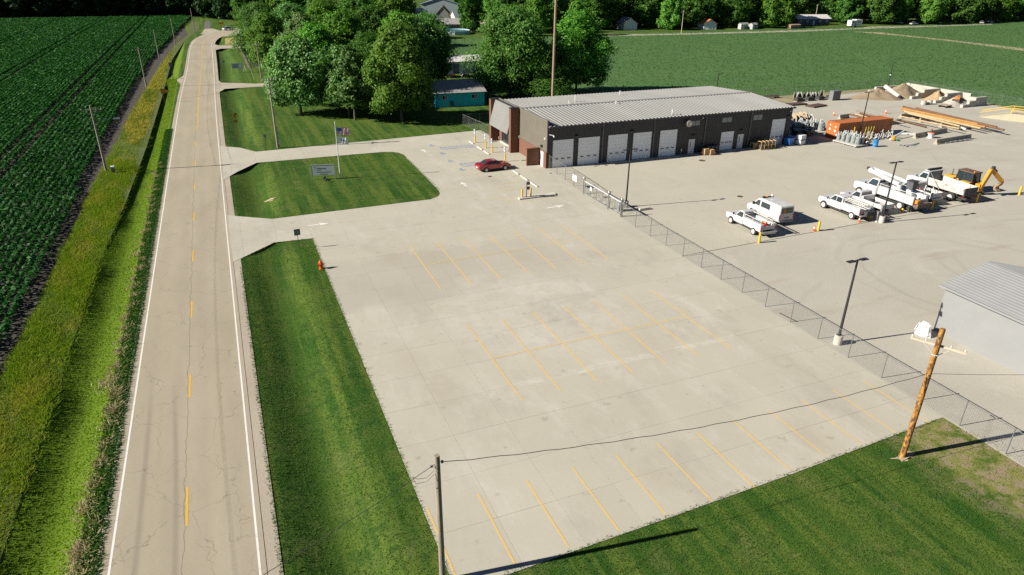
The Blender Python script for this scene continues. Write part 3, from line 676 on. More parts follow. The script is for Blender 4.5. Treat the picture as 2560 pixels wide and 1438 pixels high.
G5 = leafmat('straw', (.34, .27, .15), (.42, .34, .20), (.52, .44, .29), .2, .8, .1)
# tall rank grass between crop and road
X, Y = scatter(85000, -17.0, -12.3, 26, 110); X2, Y2 = scatter(52000, -17.0, -11.6, 110, 300)
edge = lambda Y: np.where(Y < 70, -13.2, np.where(Y < 117, -13.2+(Y-70)/47*1.1, np.where(Y < 228, -12.1, -12.1+(Y-228)*.045)))
west = lambda Y: np.where(Y < 148, -17.0+np.maximum(0, Y-100)*.012, -16.4+np.maximum(0, Y-148)*.032)
X, Y = np.concatenate([X, X2]), np.concatenate([Y, Y2]); k = (X < edge(Y)+RNG.normal(size=len(X))*.12) & (X > west(Y)+RNG.normal(size=len(X))*.15)
far_ = Y > 128+8*np.sin(X); kf = k & far_; k = k & ~far_
G6 = leafmat('ripe verge blade', (.20, .19, .03), (.36, .31, .05), (.50, .42, .10), .35, .8, .1, ((.10, .16, .012), (.25, .08, .3), .8, .50, .64))
blades('ripe_verge_grass', X[kf], Y[kf], .42, .05, G6, 'ripe golden grass along the farther left verge', .7)
blades('verge_grass', X[k], Y[k], np.maximum(.22, .34+.13*np.sin(X[k]*.9+Y[k]*.31)+.12*np.sin(Y[k]*.83+X[k]*1.7)), .03, G2, 'tall rank yellow green grass between the crop and the mown road verge', .75)
X, Y = scatter(70000, -13.4, -9.6, 26, 190); k = (X > edge(Y)+.15)
blades('mown_verge', X[k], Y[k], .07, .045, G3, 'fresh bright green mown grass of the left road verge', .8)
X, Y = scatter(26000, -10.0, -8.75, 26, 130)
blades('shoulder_grass', X, Y, .14, .045, G4, 'darker strip of grass along the left edge of the road', .8)
# clods of dry mown straw
cx = []; cy = []
for i in range(40):
    y0 = 28+i**1.12*1.3; x0 = -9.95+random.uniform(-.35, .35); n = random.randint(60, 240)*(2 if i < 12 else 1); s = random.uniform(.12, .30)*(1.5 if i < 12 else 1)
    cx.append(RNG.normal(size=n)*s+x0); cy.append(RNG.normal(size=n)*s*1.6+y0)
blades('dry_straw', np.concatenate(cx), np.concatenate(cy), .16, .035, G5, 'clumps of dry cut straw lying along the left verge', 1.6)
# lawns: right strip, foreground, island, north lawn
ISL = [(-1.0,92),(.3,98.2),(2.9,101.9),(13,101.9),(21.4,101.8),(23.3,100),(23.3,80.6),(22.6,78.3),(21.4,77.5),(2.9,77.1),(-1.0,80.2)]
STRIP = [(-.95,20),(6.2,20),(6.2,69),(2.5,69.1),(-.9,66)]
FORE = [(6.4,21.2),(17.95,21.6),(26.7,21.9),(38.8,22.5),(46,10),(8,8)]
NORTH = [(-.9,116),(1.4,112.6),(3.3,109.1),(38.6,111.2),(38,122),(36,150),(-.5,176)]
Xs = []; Ys = []
for poly, dens, bx in ((STRIP, 110, (-1,6.3,20,69.2)), (FORE, 150, (6,46,8,22.6)), (ISL, 45, (-1,23.6,77,102)), (NORTH, 22, (-1,39,109,176))):
    n = int((bx[1]-bx[0])*(bx[3]-bx[2])*dens); X, Y = scatter(n, *bx); k = inpoly(X, Y, poly); Xs.append(X[k]); Ys.append(Y[k])
X, Y = np.concatenate(Xs), np.concatenate(Ys)
bare = (np.abs(X-40.2) < 5.2) & (np.abs(Y-18.8) < 4) & (RNG.random(len(X)) < .72)
X, Y = X[~bare], Y[~bare]
blades('lawn_grass', X, Y, .06, .028, G1, 'short mown grass of the lawns round the parking lot', .9)
# ragged turf edges over the concrete
ex = []; ey = []
for (a, b) in [((6.33,20),(6.33,69)), ((6.3,69.08),(2.5,69.2)), ((2.5,69.2),(-.9,65.8)), ((8,21.4),(38.8,22.55)), ((2.9,77),(21.4,77.4)), ((23.5,80.6),(23.6,99.6)), ((2.9,102),(21.4,101.9)), ((3.3,108.95),(38.6,111.1)), ((-.95,22),(-.95,64)), ((-8.95,26),(-8.95,120))]:
    L_ = hypot(b[0]-a[0], b[1]-a[1]); n = int(L_*34); t = RNG.uniform(0, 1, n); ex.append(a[0]+(b[0]-a[0])*t+RNG.normal(size=n)*.07); ey.append(a[1]+(b[1]-a[1])*t+RNG.normal(size=n)*.07)
blades('edge_grass', np.concatenate(ex), np.concatenate(ey), .09, .022, G1, 'ragged longer grass along the edges of road and concrete', .9, .02)
# loose sand round the leaning pole
SAND = M('dry sand', (.50, .40, .26), (.40, .32, .21), 2, .95, bump=.5)
t_ = np.linspace(0, 2*pi, 26)[:-1]
MB().poly([(33.8+(.75+.25*sin(3*a)+.18*cos(5*a))*cos(a), 20.72+(.36+.14*sin(2*a+1)+.10*cos(7*a))*sin(a), .012) for a in t_]).build('sand_patch', SAND)['kind'] = 'structure'
MB().poly([(3.4+(.7+.14*sin(3*a))*cos(a), 84.9+(.42+.08*cos(4*a))*sin(a), .02+float(ditch(3.4+.7*cos(a),84.9))) for a in t_]).build('bare_patch', SAND)['kind'] = 'structure'
# ================================================================ workshop building
BRONZE = M('dark bronze cladding', (.042, .041, .040), (.052, .050, .048), .6, .55, .2)
TAN = M('tan ribbed cladding', (.170, .155, .122), (.15, .137, .108), .5, .6)
LIGHTM = M('pale grey metal panel', (.21, .213, .205), (.185, .188, .18), .5, .6, .0)
ROOFM = M('galvalume roof', (.25, .25, .238), (.22, .22, .21), .25, .5, .1, stretch=(1, .2, 1))
BRICK = M('red brown brick', (.125, .055, .034), (.17, .08, .05), 6, .9, bump=.5, bscale=14)
BLACKM = M('black painted metal', (.016, .016, .018), (.028, .028, .03), 2, .45)
GLASS = M('dark window glass', (.02, .024, .027), (.035, .04, .042), .6, .08, 0, spec=.8)
PALEGL = M('pale blind behind glass', (.24, .27, .25), (.18, .21, .20), 2, .2)
WHITEP = M('white painted steel', (.72, .72, .70), (.62, .62, .60), 1.2, .5)
GALV = M('galvanised steel', (.42, .43, .43), (.33, .34, .34), 3, .45, .6)
CONCW = M('cast concrete', (.52, .49, .43), (.42, .39, .34), 2.5, .9, bump=.3)
WARM = M('lamp lens', (.75, .68, .50), None, 2, .3)
def flecked(name):
    mt, t, bs = _new(name); g = NT(t)
    f = g.ramp(g.noise(1.0, 6, .72, g.mapv((1.1, 1, 9.5))), [(.64, 0.0), (.68, 1.0)])  # dark horizontal flecks mixed over the white panels
    c = g.mix(g.math('MULTIPLY', f, .62), g.mix(g.noise(.7, 3), (.86, .86, .84), (.78, .79, .79)), (.16, .18, .19))
    g.put(bs.inputs['Base Color'], c); bs.inputs['Roughness'].default_value = .5; return mt
DOORM = flecked('flecked white sectional door')
BX0, BX1, BY0, BY1, EZ, RZ = 40.5, 83.7, 85.0, 106.0, 5.75, 6.4; RY = 95.5
shop = thing('workshop_building', 'long dark metal workshop with pale ribbed roof and white roller doors', 'building', (0, 0, 0))
opn = [(41.4,44.7,0,3.88),(45.4,48.9,0,3.9),(50.2,53.5,0,3.92),(54.4,57.6,0,3.92),(59.0,62.1,0,3.92),(70.2,72.7,0,2.85),(79.9,82.7,0,4.1)]
walk = [(64.3,65.4,0,2.2),(73.5,74.6,0,2.25)]
wins = [(64.3,66.0,4.2,5.0),(70.05,71.9,4.25,5.1),(76.0,77.8,4.2,5.1)]
allo = opn+walk+wins
def wall(u0, u1, z0, z1, ops, add):
    us = sorted({u0, u1, *[q for o in ops for q in o[:2]]}); zs = sorted({z0, z1, *[q for o in ops for q in o[2:]]})
    for a, b in zip(us, us[1:]):
        za = None
        for c, d in zip(zs, zs[1:]):
            hit = any(o[0] <= (a+b)/2 <= o[1] and o[2] <= (c+d)/2 <= o[3] for o in ops)
            if not hit:
                if za is None: za = c
                if d == zs[-1]: add(a, b, za, d)
            else:
                if za is not None: add(a, b, za, c)
                za = None
mb = MB(); wall(BX0, BX1, 0, EZ, allo, lambda a, b, c, d: mb.bb(a, b, BY0, BY0+.2, c, d))
mb.bb(BX1-.2, BX1, BY0+.2, BY1, 0, EZ); mb.bb(BX0, BX1-.2, BY1-.2, BY1, 0, EZ)
mb.poly([(BX1, BY0, EZ), (BX1, BY1, EZ), (BX1, RY, RZ-.06)])
mb.build('wall', BRONZE, shop)
rb = MB(); x = BX0+.15
while x < BX1:                                                            # cladding ribs between the openings
    zs = [(0, EZ)]
    for (a, b, c, d) in allo:
        if a-.06 < x < b+.06:
            nz = []
            for (p, q) in zs:
                if c > p: nz.append((p, min(q, c-.02)))
                if d < q: nz.append((max(p, d+.06), q))
            zs = nz
    for (p, q) in zs:
        if q-p > .05: rb.bb(x-.035, x+.035, BY0-.03, BY0-.002, p, q)
    x += .3
rb.build('wall_rib', BRONZE, shop)['kind'] = 'stuff'
for i, (a, b, c, d) in enumerate(opn):
    mb = MB(); n = max(5, round(d/.5)); h = d/n
    for k in range(n): mb.bb(a+.02, b-.02, BY0+.05, BY0+.11, k*h+.008, (k+1)*h-.004)
    dr = mb.build('roller_door', DOORM, shop)
    zc = h*(2.5 if i < 5 or i == 6 else 2.5)
    for u in (.2, .5, .8):
        xx = a+(b-a)*u; MB().bb(xx-.27, xx+.27, BY0+.035, BY0+.049, zc-.09, zc+.09).build('window', GLASS, dr)
    fr = MB(); fr.bb(a-.07, a-.002, BY0-.036, BY0+.1, 0, d+.07); fr.bb(b+.002, b+.07, BY0-.036, BY0+.1, 0, d+.07); fr.bb(a, b, BY0-.036, BY0+.1, d+.002, d+.07); fr.build('door_frame', BRONZE, shop)
for (a, b, c, d) in walk:
    dr = MB().bb(a+.05, b-.05, BY0+.03, BY0+.09, .03, d-.05).build('walk_door', WHITEP, shop)
    MB().bb(a+.3, a+.45, BY0+.015, BY0+.029, 1.0, 1.9).build('window', GLASS, dr)
    MB().bb(a+.1, a+.16, BY0-.03, BY0+.029, .98, 1.08).build('handle', GALV, dr)
    fr = MB(); fr.bb(a, a+.05, BY0-.02, BY0+.1, 0, d); fr.bb(b-.05, b, BY0-.02, BY0+.1, 0, d); fr.bb(a+.05, b-.05, BY0-.02, BY0+.1, d-.05, d); fr.build('door_frame', WHITEP, shop)
for (a, b, c, d) in wins:
    wn = MB().bb(a, b, BY0+.04, BY0+.08, c, d).build('window', BRONZE, shop)
    mid = (a+b)/2
    MB().bb(a+.06, mid-.04, BY0+.02, BY0+.039, c+.06, d-.06).build('pane', PALEGL, wn); MB().bb(mid+.04, b-.06, BY0+.02, BY0+.039, c+.06, d-.06).build('pane', PALEGL, wn)
fan = MB().lathe([(.45,.30),(.5,.1),(.5,-.35),(.42,-.42),(.30,-.42),(.26,-.30)], 20, (63.55,BY0-.32,4.75), 'y').build('exhaust_fan', M('dull aluminium', (.55,.52,.44), (.42,.40,.34), 3, .35, .7), shop, smooth=True)
MB().lathe([(.24,0),(.24,.02),(.12,.1)], 16, (63.55,BY0-.86,4.75), 'y').build('hub', M('fan boss', (.6,.58,.5), None, 2, .3, .6), fan, smooth=True)
for (x, z) in ((45.05,4.2),(53.95,4.2),(64.95,2.75),(73.95,2.85),(82.9,4.4)):
    l = MB().prism([(0,0),(.26,.0),(.26,.1),(.08,.24),(0,.24)], x-.2, x+.2, 'x').build('wall_light', BLACKM, shop)
    for v in l.data.vertices: v.co.y = BY0-.032-v.co.y; v.co.z += z
    MB().bb(x-.17, x+.17, BY0-.27, BY0-.06, z-.02, z-.002).build('lens', WARM, l)
for x in (49.25,57.85,67.0,75.55): MB().bb(x-.06,x+.06,BY0-.13,BY0-.032,.25,EZ-.05).bb(x-.05,x+.05,BY0-.3,BY0-.1,.1,.26).build('downspout', M('bronze downspout', (.10,.10,.10), (.16,.16,.16), 1.5, .5), shop)
for (x, y, z) in ((66.3,BY0-.1,5.3),(83.2,BY0-.1,5.2)): MB().lathe([(.05,-.08),(.09,-.02),(.09,.1)],8,(x,y,z)).build('camera_dome', WHITEP, shop)
MB().bb(62.85,63.05,BY0-.25,BY0-.035,.55,.95).bb(62.92,62.98,BY0-.2,BY0-.1,0,.55).build('meter_box', GALV, shop)
# roof: two slopes with trapezoid ribs
def slope(y0, z0, y1, z1, nm):
    dy, dz = y1-y0, z1-z0; mb = MB()
    mb.add([(BX0+.16,y0,z0),(BX1+.25,y0,z0),(BX1+.25,y1,z1),(BX0+.16,y1,z1),(BX0+.16,y0,z0-.12),(BX1+.25,y0,z0-.12),(BX1+.25,y1,z1-.12),(BX0+.16,y1,z1-.12)],
           [(0,1,2,3),(7,6,5,4),(0,4,5,1),(1,5,6,2),(2,6,7,3),(3,7,4,0)])
    x = BX0+.45
    while x < BX1+.2:
        vs = []
        for (yy, zz) in ((y0,z0),(y1,z1)):
            for (a, h) in ((-.19,.001),(-.12,.10),(.10,.10),(.16,.001)): vs.append((x+a, yy, zz+h))
        mb.add(vs, [(0,1,5,4),(1,2,6,5),(2,3,7,6),(0,3,2,1),(4,5,6,7)]); x += .61
    return mb.build(nm, ROOFM, shop)
slope(BY0-.28, EZ+.10, RY-.05, RZ+.02, 'roof_slope'); slope(BY1+.28, EZ+.10, RY+.05, RZ+.02, 'roof_slope')
MB().prism([(RY-.34,RZ+.03),(RY-.3,RZ+.125),(RY,RZ+.18),(RY+.3,RZ+.125),(RY+.34,RZ+.03)], BX0+.17, BX1+.24, 'x').build('ridge_cap', ROOFM, shop)
MB().bb(BX0+.17, BX1+.25, BY0-.42, BY0-.285, EZ-.08, EZ+.09).build('gutter', BRONZE, shop)
VENT = M('white vent pipe', (.70,.70,.66), None, 2, .5)
for (px, py, h) in ((1423,263,.5),(1438,256,.9),(1550,236,.4),(1681,282,.6),(1540,262,.4)):
    v = P(px, py, 6.25); zz = 6.35 if v.y > 93 else 6.1
    MB().tube((v.x,v.y,zz-.2),(v.x,v.y,zz+h),.09,.09,8).lathe([(.15,0),(.15,.06)],8,(v.x,v.y,zz+h)).build('roof_vent', VENT, shop)
# west front: tan parapet over brick, pylons, sloped canopy, entrance
PZ = 6.6
MB().bb(BX0-.02, BX0+.15, BY0-.03, 94.7, 2.3, PZ).build('west_wall', TAN, shop)
rb = MB(); y = BY0+.12
while y < 94.6: rb.bb(BX0-.05, BX0-.022, y-.04, y+.04, 2.32, PZ-.02); y += .3
rb.build('wall_rib', TAN, shop)['kind'] = 'stuff'
MB().bb(BX0-.08, BX0+.3, BY0-.08, 103.6, PZ, PZ+.08).build('coping', M('bronze coping', (.20,.185,.155), (.17,.155,.13), 1, .5), shop)
MB().bb(BX0+.15, BX0+.3, BY0+.2, 103.5, EZ, PZ).build('parapet_back', BRONZE, shop)
mb = MB(); wall(BY0-.02, 94.7, 0, 2.3, [(85.9,87.0,0,2.15)], lambda a, b, c, d: mb.bb(BX0-.10, BX0+.15, a, b, c, d)); mb.build('brick_base', BRICK, shop)
mb.bb(BX0-.14, BX0+.1, 87.0, 94.69, 2.302, 2.36)
sd = MB().bb(BX0-.02, BX0+.05, 85.93, 86.97, .03, 2.12).build('walk_door', WHITEP, shop); MB().bb(BX0-.06, BX0-.021, 86.75, 86.82, .95, 1.15).build('handle', GALV, sd)
MB().bb(38.45, BX0-.1, 87.15, 87.45, 0, 2.42).bb(38.40, BX0-.1, 87.1, 87.5, 2.422, 2.5).build('screen_wall', BRICK, shop)
for (y, nm) in ((94.72, 'pylon'), (103.05, 'pylon')):
    py_ = MB().bb(39.05, 40.35, y, y+.75, 0, 6.62).build(nm, BRICK, shop); MB().bb(39.0, 40.4, y-.05, y+.8, 6.622, 6.72).build('cap', BLACKM, py_)
mb = MB(); mb.add([(39.75,95.48,6.58),(39.75,103.04,6.58),(38.75,103.04,2.75),(38.75,95.48,2.75),(39.9,95.48,6.58),(39.9,103.04,6.58),(38.9,103.04,2.75),(38.9,95.48,2.75)], [(0,1,2,3),(7,6,5,4),(0,4,5,1),(3,2,6,7),(0,3,7,4),(1,5,6,2)])
y = 95.62
while y < 103: mb.add([(39.75,y-.05,6.57),(39.75,y+.05,6.57),(38.75,y+.05,2.76),(38.75,y-.05,2.76),(39.72,y-.03,6.57),(39.72,y+.03,6.57),(38.72,y+.03,2.76),(38.72,y-.03,2.76)], [(4,5,6,7),(0,4,7,3),(1,2,6,5),(0,1,5,4),(3,7,6,2)]); y += .3
mb.build('entrance_canopy', LIGHTM, shop)
MB().bb(38.9, BX0, 95.48, 103.04, 2.76, 2.86).build('soffit', BRONZE, shop); MB().bb(39.9,BX0+.14,95.48,103.04,2.87,6.58).build('canopy_back', BRONZE, shop)
mb = MB(); mb.bb(BX0-.05,BX0+.12,95.48,97.0,0,2.75); mb.bb(BX0-.05,BX0+.12,101.9,103.04,0,2.75); mb.build('entrance_brick', BRICK, shop)
gl = MB().bb(BX0,BX0+.08,97.0,101.9,.25,2.75).build('entrance_glazing', GLASS, shop)
for y in (97.03,98.6,99.4,100.2,101.85): MB().bb(BX0-.05,BX0-.002,y-.04,y+.04,.25,2.75).build('mullion', BLACKM, gl)
MB().bb(BX0-.35,BX0-.06,97.0,101.9,.03,.24).build('entrance_sill', CONCW, shop)
l = MB().bb(BX0-.28,BX0-.055,86.3,86.6,2.75,3.05).build('wall_light', BLACKM, shop)
cm = MB(); cm.tube((BX0-.1,BY0-.1,4.55),(BX0-.45,BY0-.35,4.45),.05,.05,6); cm.box((BX0-.5,BY0-.4,4.35),(.32,.16,.16),.6); cm.tube((BX0+.3,BY0-.04,4.75),(BX0+.75,BY0-.5,4.7),.04,.04,6); cm.lathe([(.1,-.14),(.13,-.02),(.1,.06)],10,(BX0+.78,BY0-.52,4.6)); cm.build('security_camera', WHITEP, shop)

# ================================================================ fences
FENCEM = M('shade darkened fence pipe', (.15,.155,.15), (.12,.125,.12), 1, .75, .1)  # shade on the rails is put into this darker pipe colour
WIRE = M('chain link wire', (.20,.21,.205), (.16,.165,.16), 1, .7, .2)
def chain_fence(label, pts, H=1.8, sp=2.95, barb=False, pitch=.13, wire=.0024, mat=FENCEM, r=.032, first=0):
    o = thing('chain_link_fence', label, 'fence', (pts[0][0], pts[0][1], 0), 0, 'yard fences'); ox, oy = pts[0]
    mesh = MB(); post = None; n_ = 0
    for (a, b) in zip(pts, pts[1:]):
        L = hypot(b[0]-a[0], b[1]-a[1]); dx, dy = (b[0]-a[0])/L, (b[1]-a[1])/L; nx_, ny_ = -dy, dx
        k = max(1, round(L/sp))
        for i in range(k+1):
            if i == 0 and n_: continue
            x, y = a[0]+(b[0]-a[0])*i/k-ox, a[1]+(b[1]-a[1])*i/k-oy
            if post is None:
                pm = MB().tube((0,0,-.05),(0,0,H+.03),r,r,7).lathe([(r*1.4,0),(r*1.3,.05),(.005,.09)],7,(0,0,H+.03))
                if barb: pm.tube((0,0,H),(nx_*.25,ny_*.25,H+.38),.022,.022,5)
                post = pm.mesh('post', True)
            obj('post', post, mat, o, (x, y, 0)); n_ += 1
        A = Vector((a[0]-ox, a[1]-oy, 0)); B = Vector((b[0]-ox, b[1]-oy, 0))
        MB().tube(A+Vector((0,0,H)), B+Vector((0,0,H)), r*.75, r*.75, 6).build('top_rail', mat, o)
        if barb:
            for q in (.3, .65, 1.0):
                off = Vector((nx_*.25*q, ny_*.25*q, H+.38*q)); mesh.tube(A+off, B+off, .006, .006, 3, False)
        nn = Vector((nx_, ny_, 0)); D = Vector((dx, dy, 0)); hw = wire/sqrt(2); t = -H
        while t < L:
            for sg in (1, -1):
                s0, s1 = t, t+H; z0, z1 = (.03, H-.02) if sg > 0 else (H-.02, .03)
                c0, c1 = max(s0, 0), min(s1, L)
                if c1-c0 < .02: continue
                q0 = z0+(z1-z0)*(c0-s0)/H; q1 = z0+(z1-z0)*(c1-s0)/H
                p = A+D*c0+Vector((0,0,q0)); q = A+D*c1+Vector((0,0,q1)); e = (D*(-sg)+Vector((0,0,1))).normalized()*wire
                m_ = nn*wire
                mesh.add([p-e, p+e, q+e, q-e], [(0,1,2,3)])
            t += pitch
    mo = mesh.build('wire_mesh', WIRE, o); mo['kind'] = 'stuff'
    return o
chain_fence('long chain link fence between the parking lot and the yard', [(39.62,9.8),(39.62,60.0),(39.8,63.3)])
chain_fence('short chain link fence from the workshop corner to the sliding gate', [(40.75,84.6),(40.3,76.1),(40.0,72.9)], 1.9)
a, b = P(1157.5,312), P(1222,341)
chain_fence('chain link fence beside the brick entrance pylon', [(a.x,a.y),(b.x,b.y)], 1.8, 2.4)
chain_fence('chain link fence along the lawn behind the workshop', [(a.x,a.y),(a.x+22,a.y-.6)], 1.8)
chain_fence('barbed chain link fence along the crop behind the storage yard', [(86,117.2),(105,119.3),(143.5,120.3)], 2.0, 4.2, True, .3, .004)
chain_fence('barbed chain link fence at the far right of the yard', [(143.5,120.3),(150.3,118.2),(151,96),(151,60)], 2.0, 4.2, True, .3, .004)
# sliding gate
gate = thing('sliding_gate', 'galvanised cantilever sliding gate with lattice braces in the yard fence', 'gate', (39.9,68,0))
GX = 0.0
for y in (4.6, -1.6, -4.5):
    for dx in (-.13, .13): MB().tube((dx,y,-.05),(dx,y,2.05),.05,.05,8).build('gate_post', GALV, gate)
    MB().path([(-.13,y,2.05),(-.07,y,2.16),(.07,y,2.16),(.13,y,2.05)], .05, 8).build('post_bow', GALV, gate)
MB().beam((GX,4.4,1.72),(GX,-4.9,1.72),.10,.16).build('top_beam', M('aluminium beam', (.62,.63,.64), (.54,.55,.56), 2, .4, .5), gate)
MB().beam((GX,4.4,.2),(GX,-4.4,.2),.07,.08).build('bottom_rail', GALV, gate)
n = 6
for i in range(n+1):
    y = 4.4-8.8*i/n; MB().beam((GX,y,.2),(GX,y,1.68),.05,.05).build('upright', GALV, gate)
    if i < n:
        y2 = 4.4-8.8*(i+1)/n
        MB().beam((GX+.01,y,1.66),(GX+.01,y2,.22),.035,.035).build('brace', GALV, gate); MB().beam((GX-.04,y,.22),(GX-.04,y2,1.66),.02,.02).build('tie_rod', GALV, gate)
MB().bb(-.1,-.06,2.5,2.9,1.0,1.45).build('warning_plate', WHITEP, gate)
op = thing('gate_operator', 'grey gate motor cabinet behind the sliding gate', 'cabinet', (40.75,65.3,0), .1)
MB().bb(-.3,.3,-.35,.35,.05,1.35).build('cabinet', M('grey enamel', (.17,.18,.18), (.22,.23,.23), 2, .5), op, bevel=.03); MB().bb(-.4,.4,-.45,.45,0,.05).build('plinth', CONCW, op); MB().bb(-.32,.32,-.37,.37,1.352,1.4).build('lid', GALV, op)
sg = thing('fence_sign', 'white notice sign hung on the fence beside the gate', 'sign', (39.98,75.3,0), 0)
MB().bb(-.03,0,-.55,.55,.95,1.7).build('panel', WHITEP, sg)
DARKT = M('dark lettering', (.05,.055,.06), None, 1, .7)
for k in range(4): MB().bb(-.034,-.0305,-.40,.40-.1*(k % 2),1.55-.15*k,1.60-.15*k).build('text_line', M('grey lettering', (.35,.37,.40), None, 1, .7), sg)
# barrier block beside lamp
cb = thing('concrete_curb_block', 'short concrete curb block at the foot of the gate lamp post', 'block', (43.7,64.6,0), .05)
MB().prism([(-.25,0),(.25,0),(.18,.3),(-.18,.3)], -.75, .75, 'x').build('block', CONCW, cb)

# ================================================================ lamp posts
def lamp(x, y, label, heads=((1,0),(-1,0)), h=7.0, ang=0, base=.78, extra=None):
    o = thing('lamp_post', label, 'lamp post', (x, y, 0), ang, 'yard lamp posts')
    if base: MB().lathe([(.31,-.1),(.31,base-.04),(.27,base)],14).build('footing', CONCW, o, smooth=True)
    MB().bb(-.17,.17,-.17,.17,base,base+.03).build('base_plate', BLACKM, o)
    MB().add([(-.075,-.075,base+.03),(.075,-.075,base+.03),(.075,.075,base+.03),(-.075,.075,base+.03),(-.05,-.05,h),(.05,-.05,h),(.05,.05,h),(-.05,.05,h)],[(0,3,2,1),(4,5,6,7),(0,1,5,4),(1,2,6,5),(2,3,7,6),(3,0,4,7)]).build('pole', BLACKM, o)
    for (dx, dy) in heads:
        a = atan2(dy, dx); hd = MB(); hd.bb(.05,.35,-.03,.03,h-.10,h-.03); hd.bb(.3,.95,-.17,.17,h-.10,h-.045); hd.bb(.38,.6,-.1,.1,h-.045,h)
        q = hd.build('lamp_head', BLACKM, o, rz=a); MB().bb(.36,.9,-.13,.13,h-.112,h-.101).build('lens', WARM, q)
    if extra: MB().box((.1,0,extra),(.35,.25,.2)).build('floodlight', WHITEP, o)
    return o
lamp(42.2,66.3,'black twin head lamp post beside the sliding gate')
lamp(40.45,32.3,'black twin head lamp post on a round footing behind the long fence')
lamp(66.5,51.3,'black twin head lamp post in front of the parked work trucks')
lamp(98.2,83.9,'black lamp post standing against the orange container', h=7.6)
lamp(141.8,116.5,'black lamp post at the far end of the yard by the sand pile', ((1,-.2),), 6.6, 0, .5, 3.9)
v = P(1797,184,7.0); lamp(v.x, v.y,'black lamp post showing above the workshop roof', ((1,-.2),), 7.0, 0, .5)

# ================================================================ utility poles and wires
WOODG = M('weathered pole wood', (.30,.26,.20), (.20,.17,.13), 2.5, .9, bump=.5, bscale=10, stretch=(6,6,.4))
def mottled():
    mt, t, bs = _new('new treated pole wood'); g = NT(t)
    c = g.mix(g.ramp(g.noise(3.2, 5, .7, g.mapv((1.6,1.6,.9))), [(.45,0.0),(.56,1.0)]), (.36,.17,.03), (.085,.035,.012))
    c = g.mix(g.ramp(g.noise(5, 4, .7, g.mapv((2,2,1.2), loc=(4,4,4))), [(.56,0.0),(.70,1.0)]), c, (.56,.36,.13))
    g.put(bs.inputs['Base Color'], c); bs.inputs['Roughness'].default_value = .8; return mt
ORWOOD = mottled()
INSUL = M('grey porcelain', (.55,.55,.53), None, 2, .25)
ARMW = M('pale crossarm wood', (.52,.44,.33), (.44,.37,.28), 3, .85)
def upole(x, y, h, label, arms=(), r0=.16, r1=.10, mat=WOODG, lean=(0,0), rz=0, ring=False):
    o = thing('utility_pole', label, 'utility pole', (x, y, 0), rz, 'utility poles'); n = 6; L = lean
    mb = MB()
    for i in range(n): mb.tube((L[0]*h*i/n, L[1]*h*i/n, h*i/n-(.3 if i == 0 else 0)), (L[0]*h*(i+1)/n, L[1]*h*(i+1)/n, h*(i+1)/n), r0+(r1-r0)*i/n, r0+(r1-r0)*(i+1)/n, 10, i in (0, n-1))
    mb.build('pole', mat, o, smooth=True)
    for (z, half, ang, m2) in arms:
        c = Vector((L[0]*z, L[1]*z, z)); d = Vector((cos(ang), sin(ang), 0)); s_ = Vector((-sin(ang), cos(ang), 0))*(r1+.05)
        ar = MB().beam(c+s_-d*half, c+s_+d*half, .09, .12).build('crossarm', m2, o)
        for k in (-.95, -.45, .45, .95):
            q = c+s_+d*half*k; MB().lathe([(.02,.05),(.05,.09),(.03,.13),(.055,.17),(.02,.21)],8,tuple(q)).build('insulator', INSUL, ar)
        if half > .9:
            for k in (-.5, .5): MB().beam(c+s_*1.3+d*half*k+Vector((0,0,-.05)), c+s_*1.0+Vector((0,0,-.7)), .03, .03).build('brace', m2, o)
    return o
LP = [(-16.2,104.4,8.9,'weathered pole with dark crossarm nearest on the left verge'),(-15.7,178.6,8.6,'second wooden pole along the left crop edge'),(-15.3,229.3,8.2,'third wooden pole along the left crop edge'),(-12.2,269.8,8.6,'fourth wooden pole along the left crop edge near the bend'),(-6.5,316,9.0,'last wooden pole on the left standing at the road bend')]
for (x, y, h, lb) in LP: upole(x, y, h, lb, ((h-.7,1.2,0,WOODG),) if y < 200 else ())
pr = upole(6.6,110.2,10.4,'tall grey pole with crossarms and switch gear beside the north drive', ((10.1,.8,.15,ARMW),(9.3,.9,.15,ARMW),(8.2,.5,1.2,ARMW)), .17,.12)
for (x, y, z) in ((.35,.1,8.3),(.5,.2,8.2),(-.2,.1,8.6),(.3,-.1,7.9)): MB().lathe([(.03,-.15),(.07,-.1),(.07,.1),(.03,.15)],8,(x,y,z)).build('cutout_switch', INSUL, pr)
MB().tube((.22,-.05,.2),(.22,-.05,3.3),.035,.035,6).build('conduit', BLACKM, pr); MB().lathe([(.09,.5),(.12,.55),(.12,1.0),(.03,1.05)],10,(.26,-.08,0)).build('meter', GALV, pr)
upole(9.1,178.1,9.0,'wooden pole beside the side drive behind the maple', ((8.4,.9,.2,ARMW),), .14,.1)
v = P(1370,300); upole(54.9,113.5,21.0,'very tall bare pole rising behind the workshop', (), .27,.2, M('tan pole wood', (.30,.22,.14), (.24,.17,.11), 2, .9, stretch=(5,5,.3)))
upole(5.95,22.25,7.35,'grey round pole at the near corner of the parking lot', (), .145,.12)
po = upole(33.72,20.8,8.55,'orange brown mottled new pole with pale crossarm', ((7.45,1.35,radians(-62),ARMW),), .17,.14, ORWOOD)
MB().lathe([(.185,0),(.185,.05)],10,(0,0,6.95)).build('band', INSUL, po)
WIREM = M('weathered cable', (.055,.048,.042), (.09,.08,.07), 3, .7)
def wire(label, p, q, sag, r=.012, n=14, twist=0):
    pts = []
    for i in range(n+1):
        t = i/n; a = Vector(p).lerp(Vector(q), t); a.z -= sag*4*t*(1-t)
        if twist: a += Vector((0, .02*sin(i*1.9), .02*cos(i*1.9)))
        pts.append(a)
    return tag(MB().path(pts, r, 5).build('overhead_wire', WIREM, None), label, 'wire', 'overhead wires')
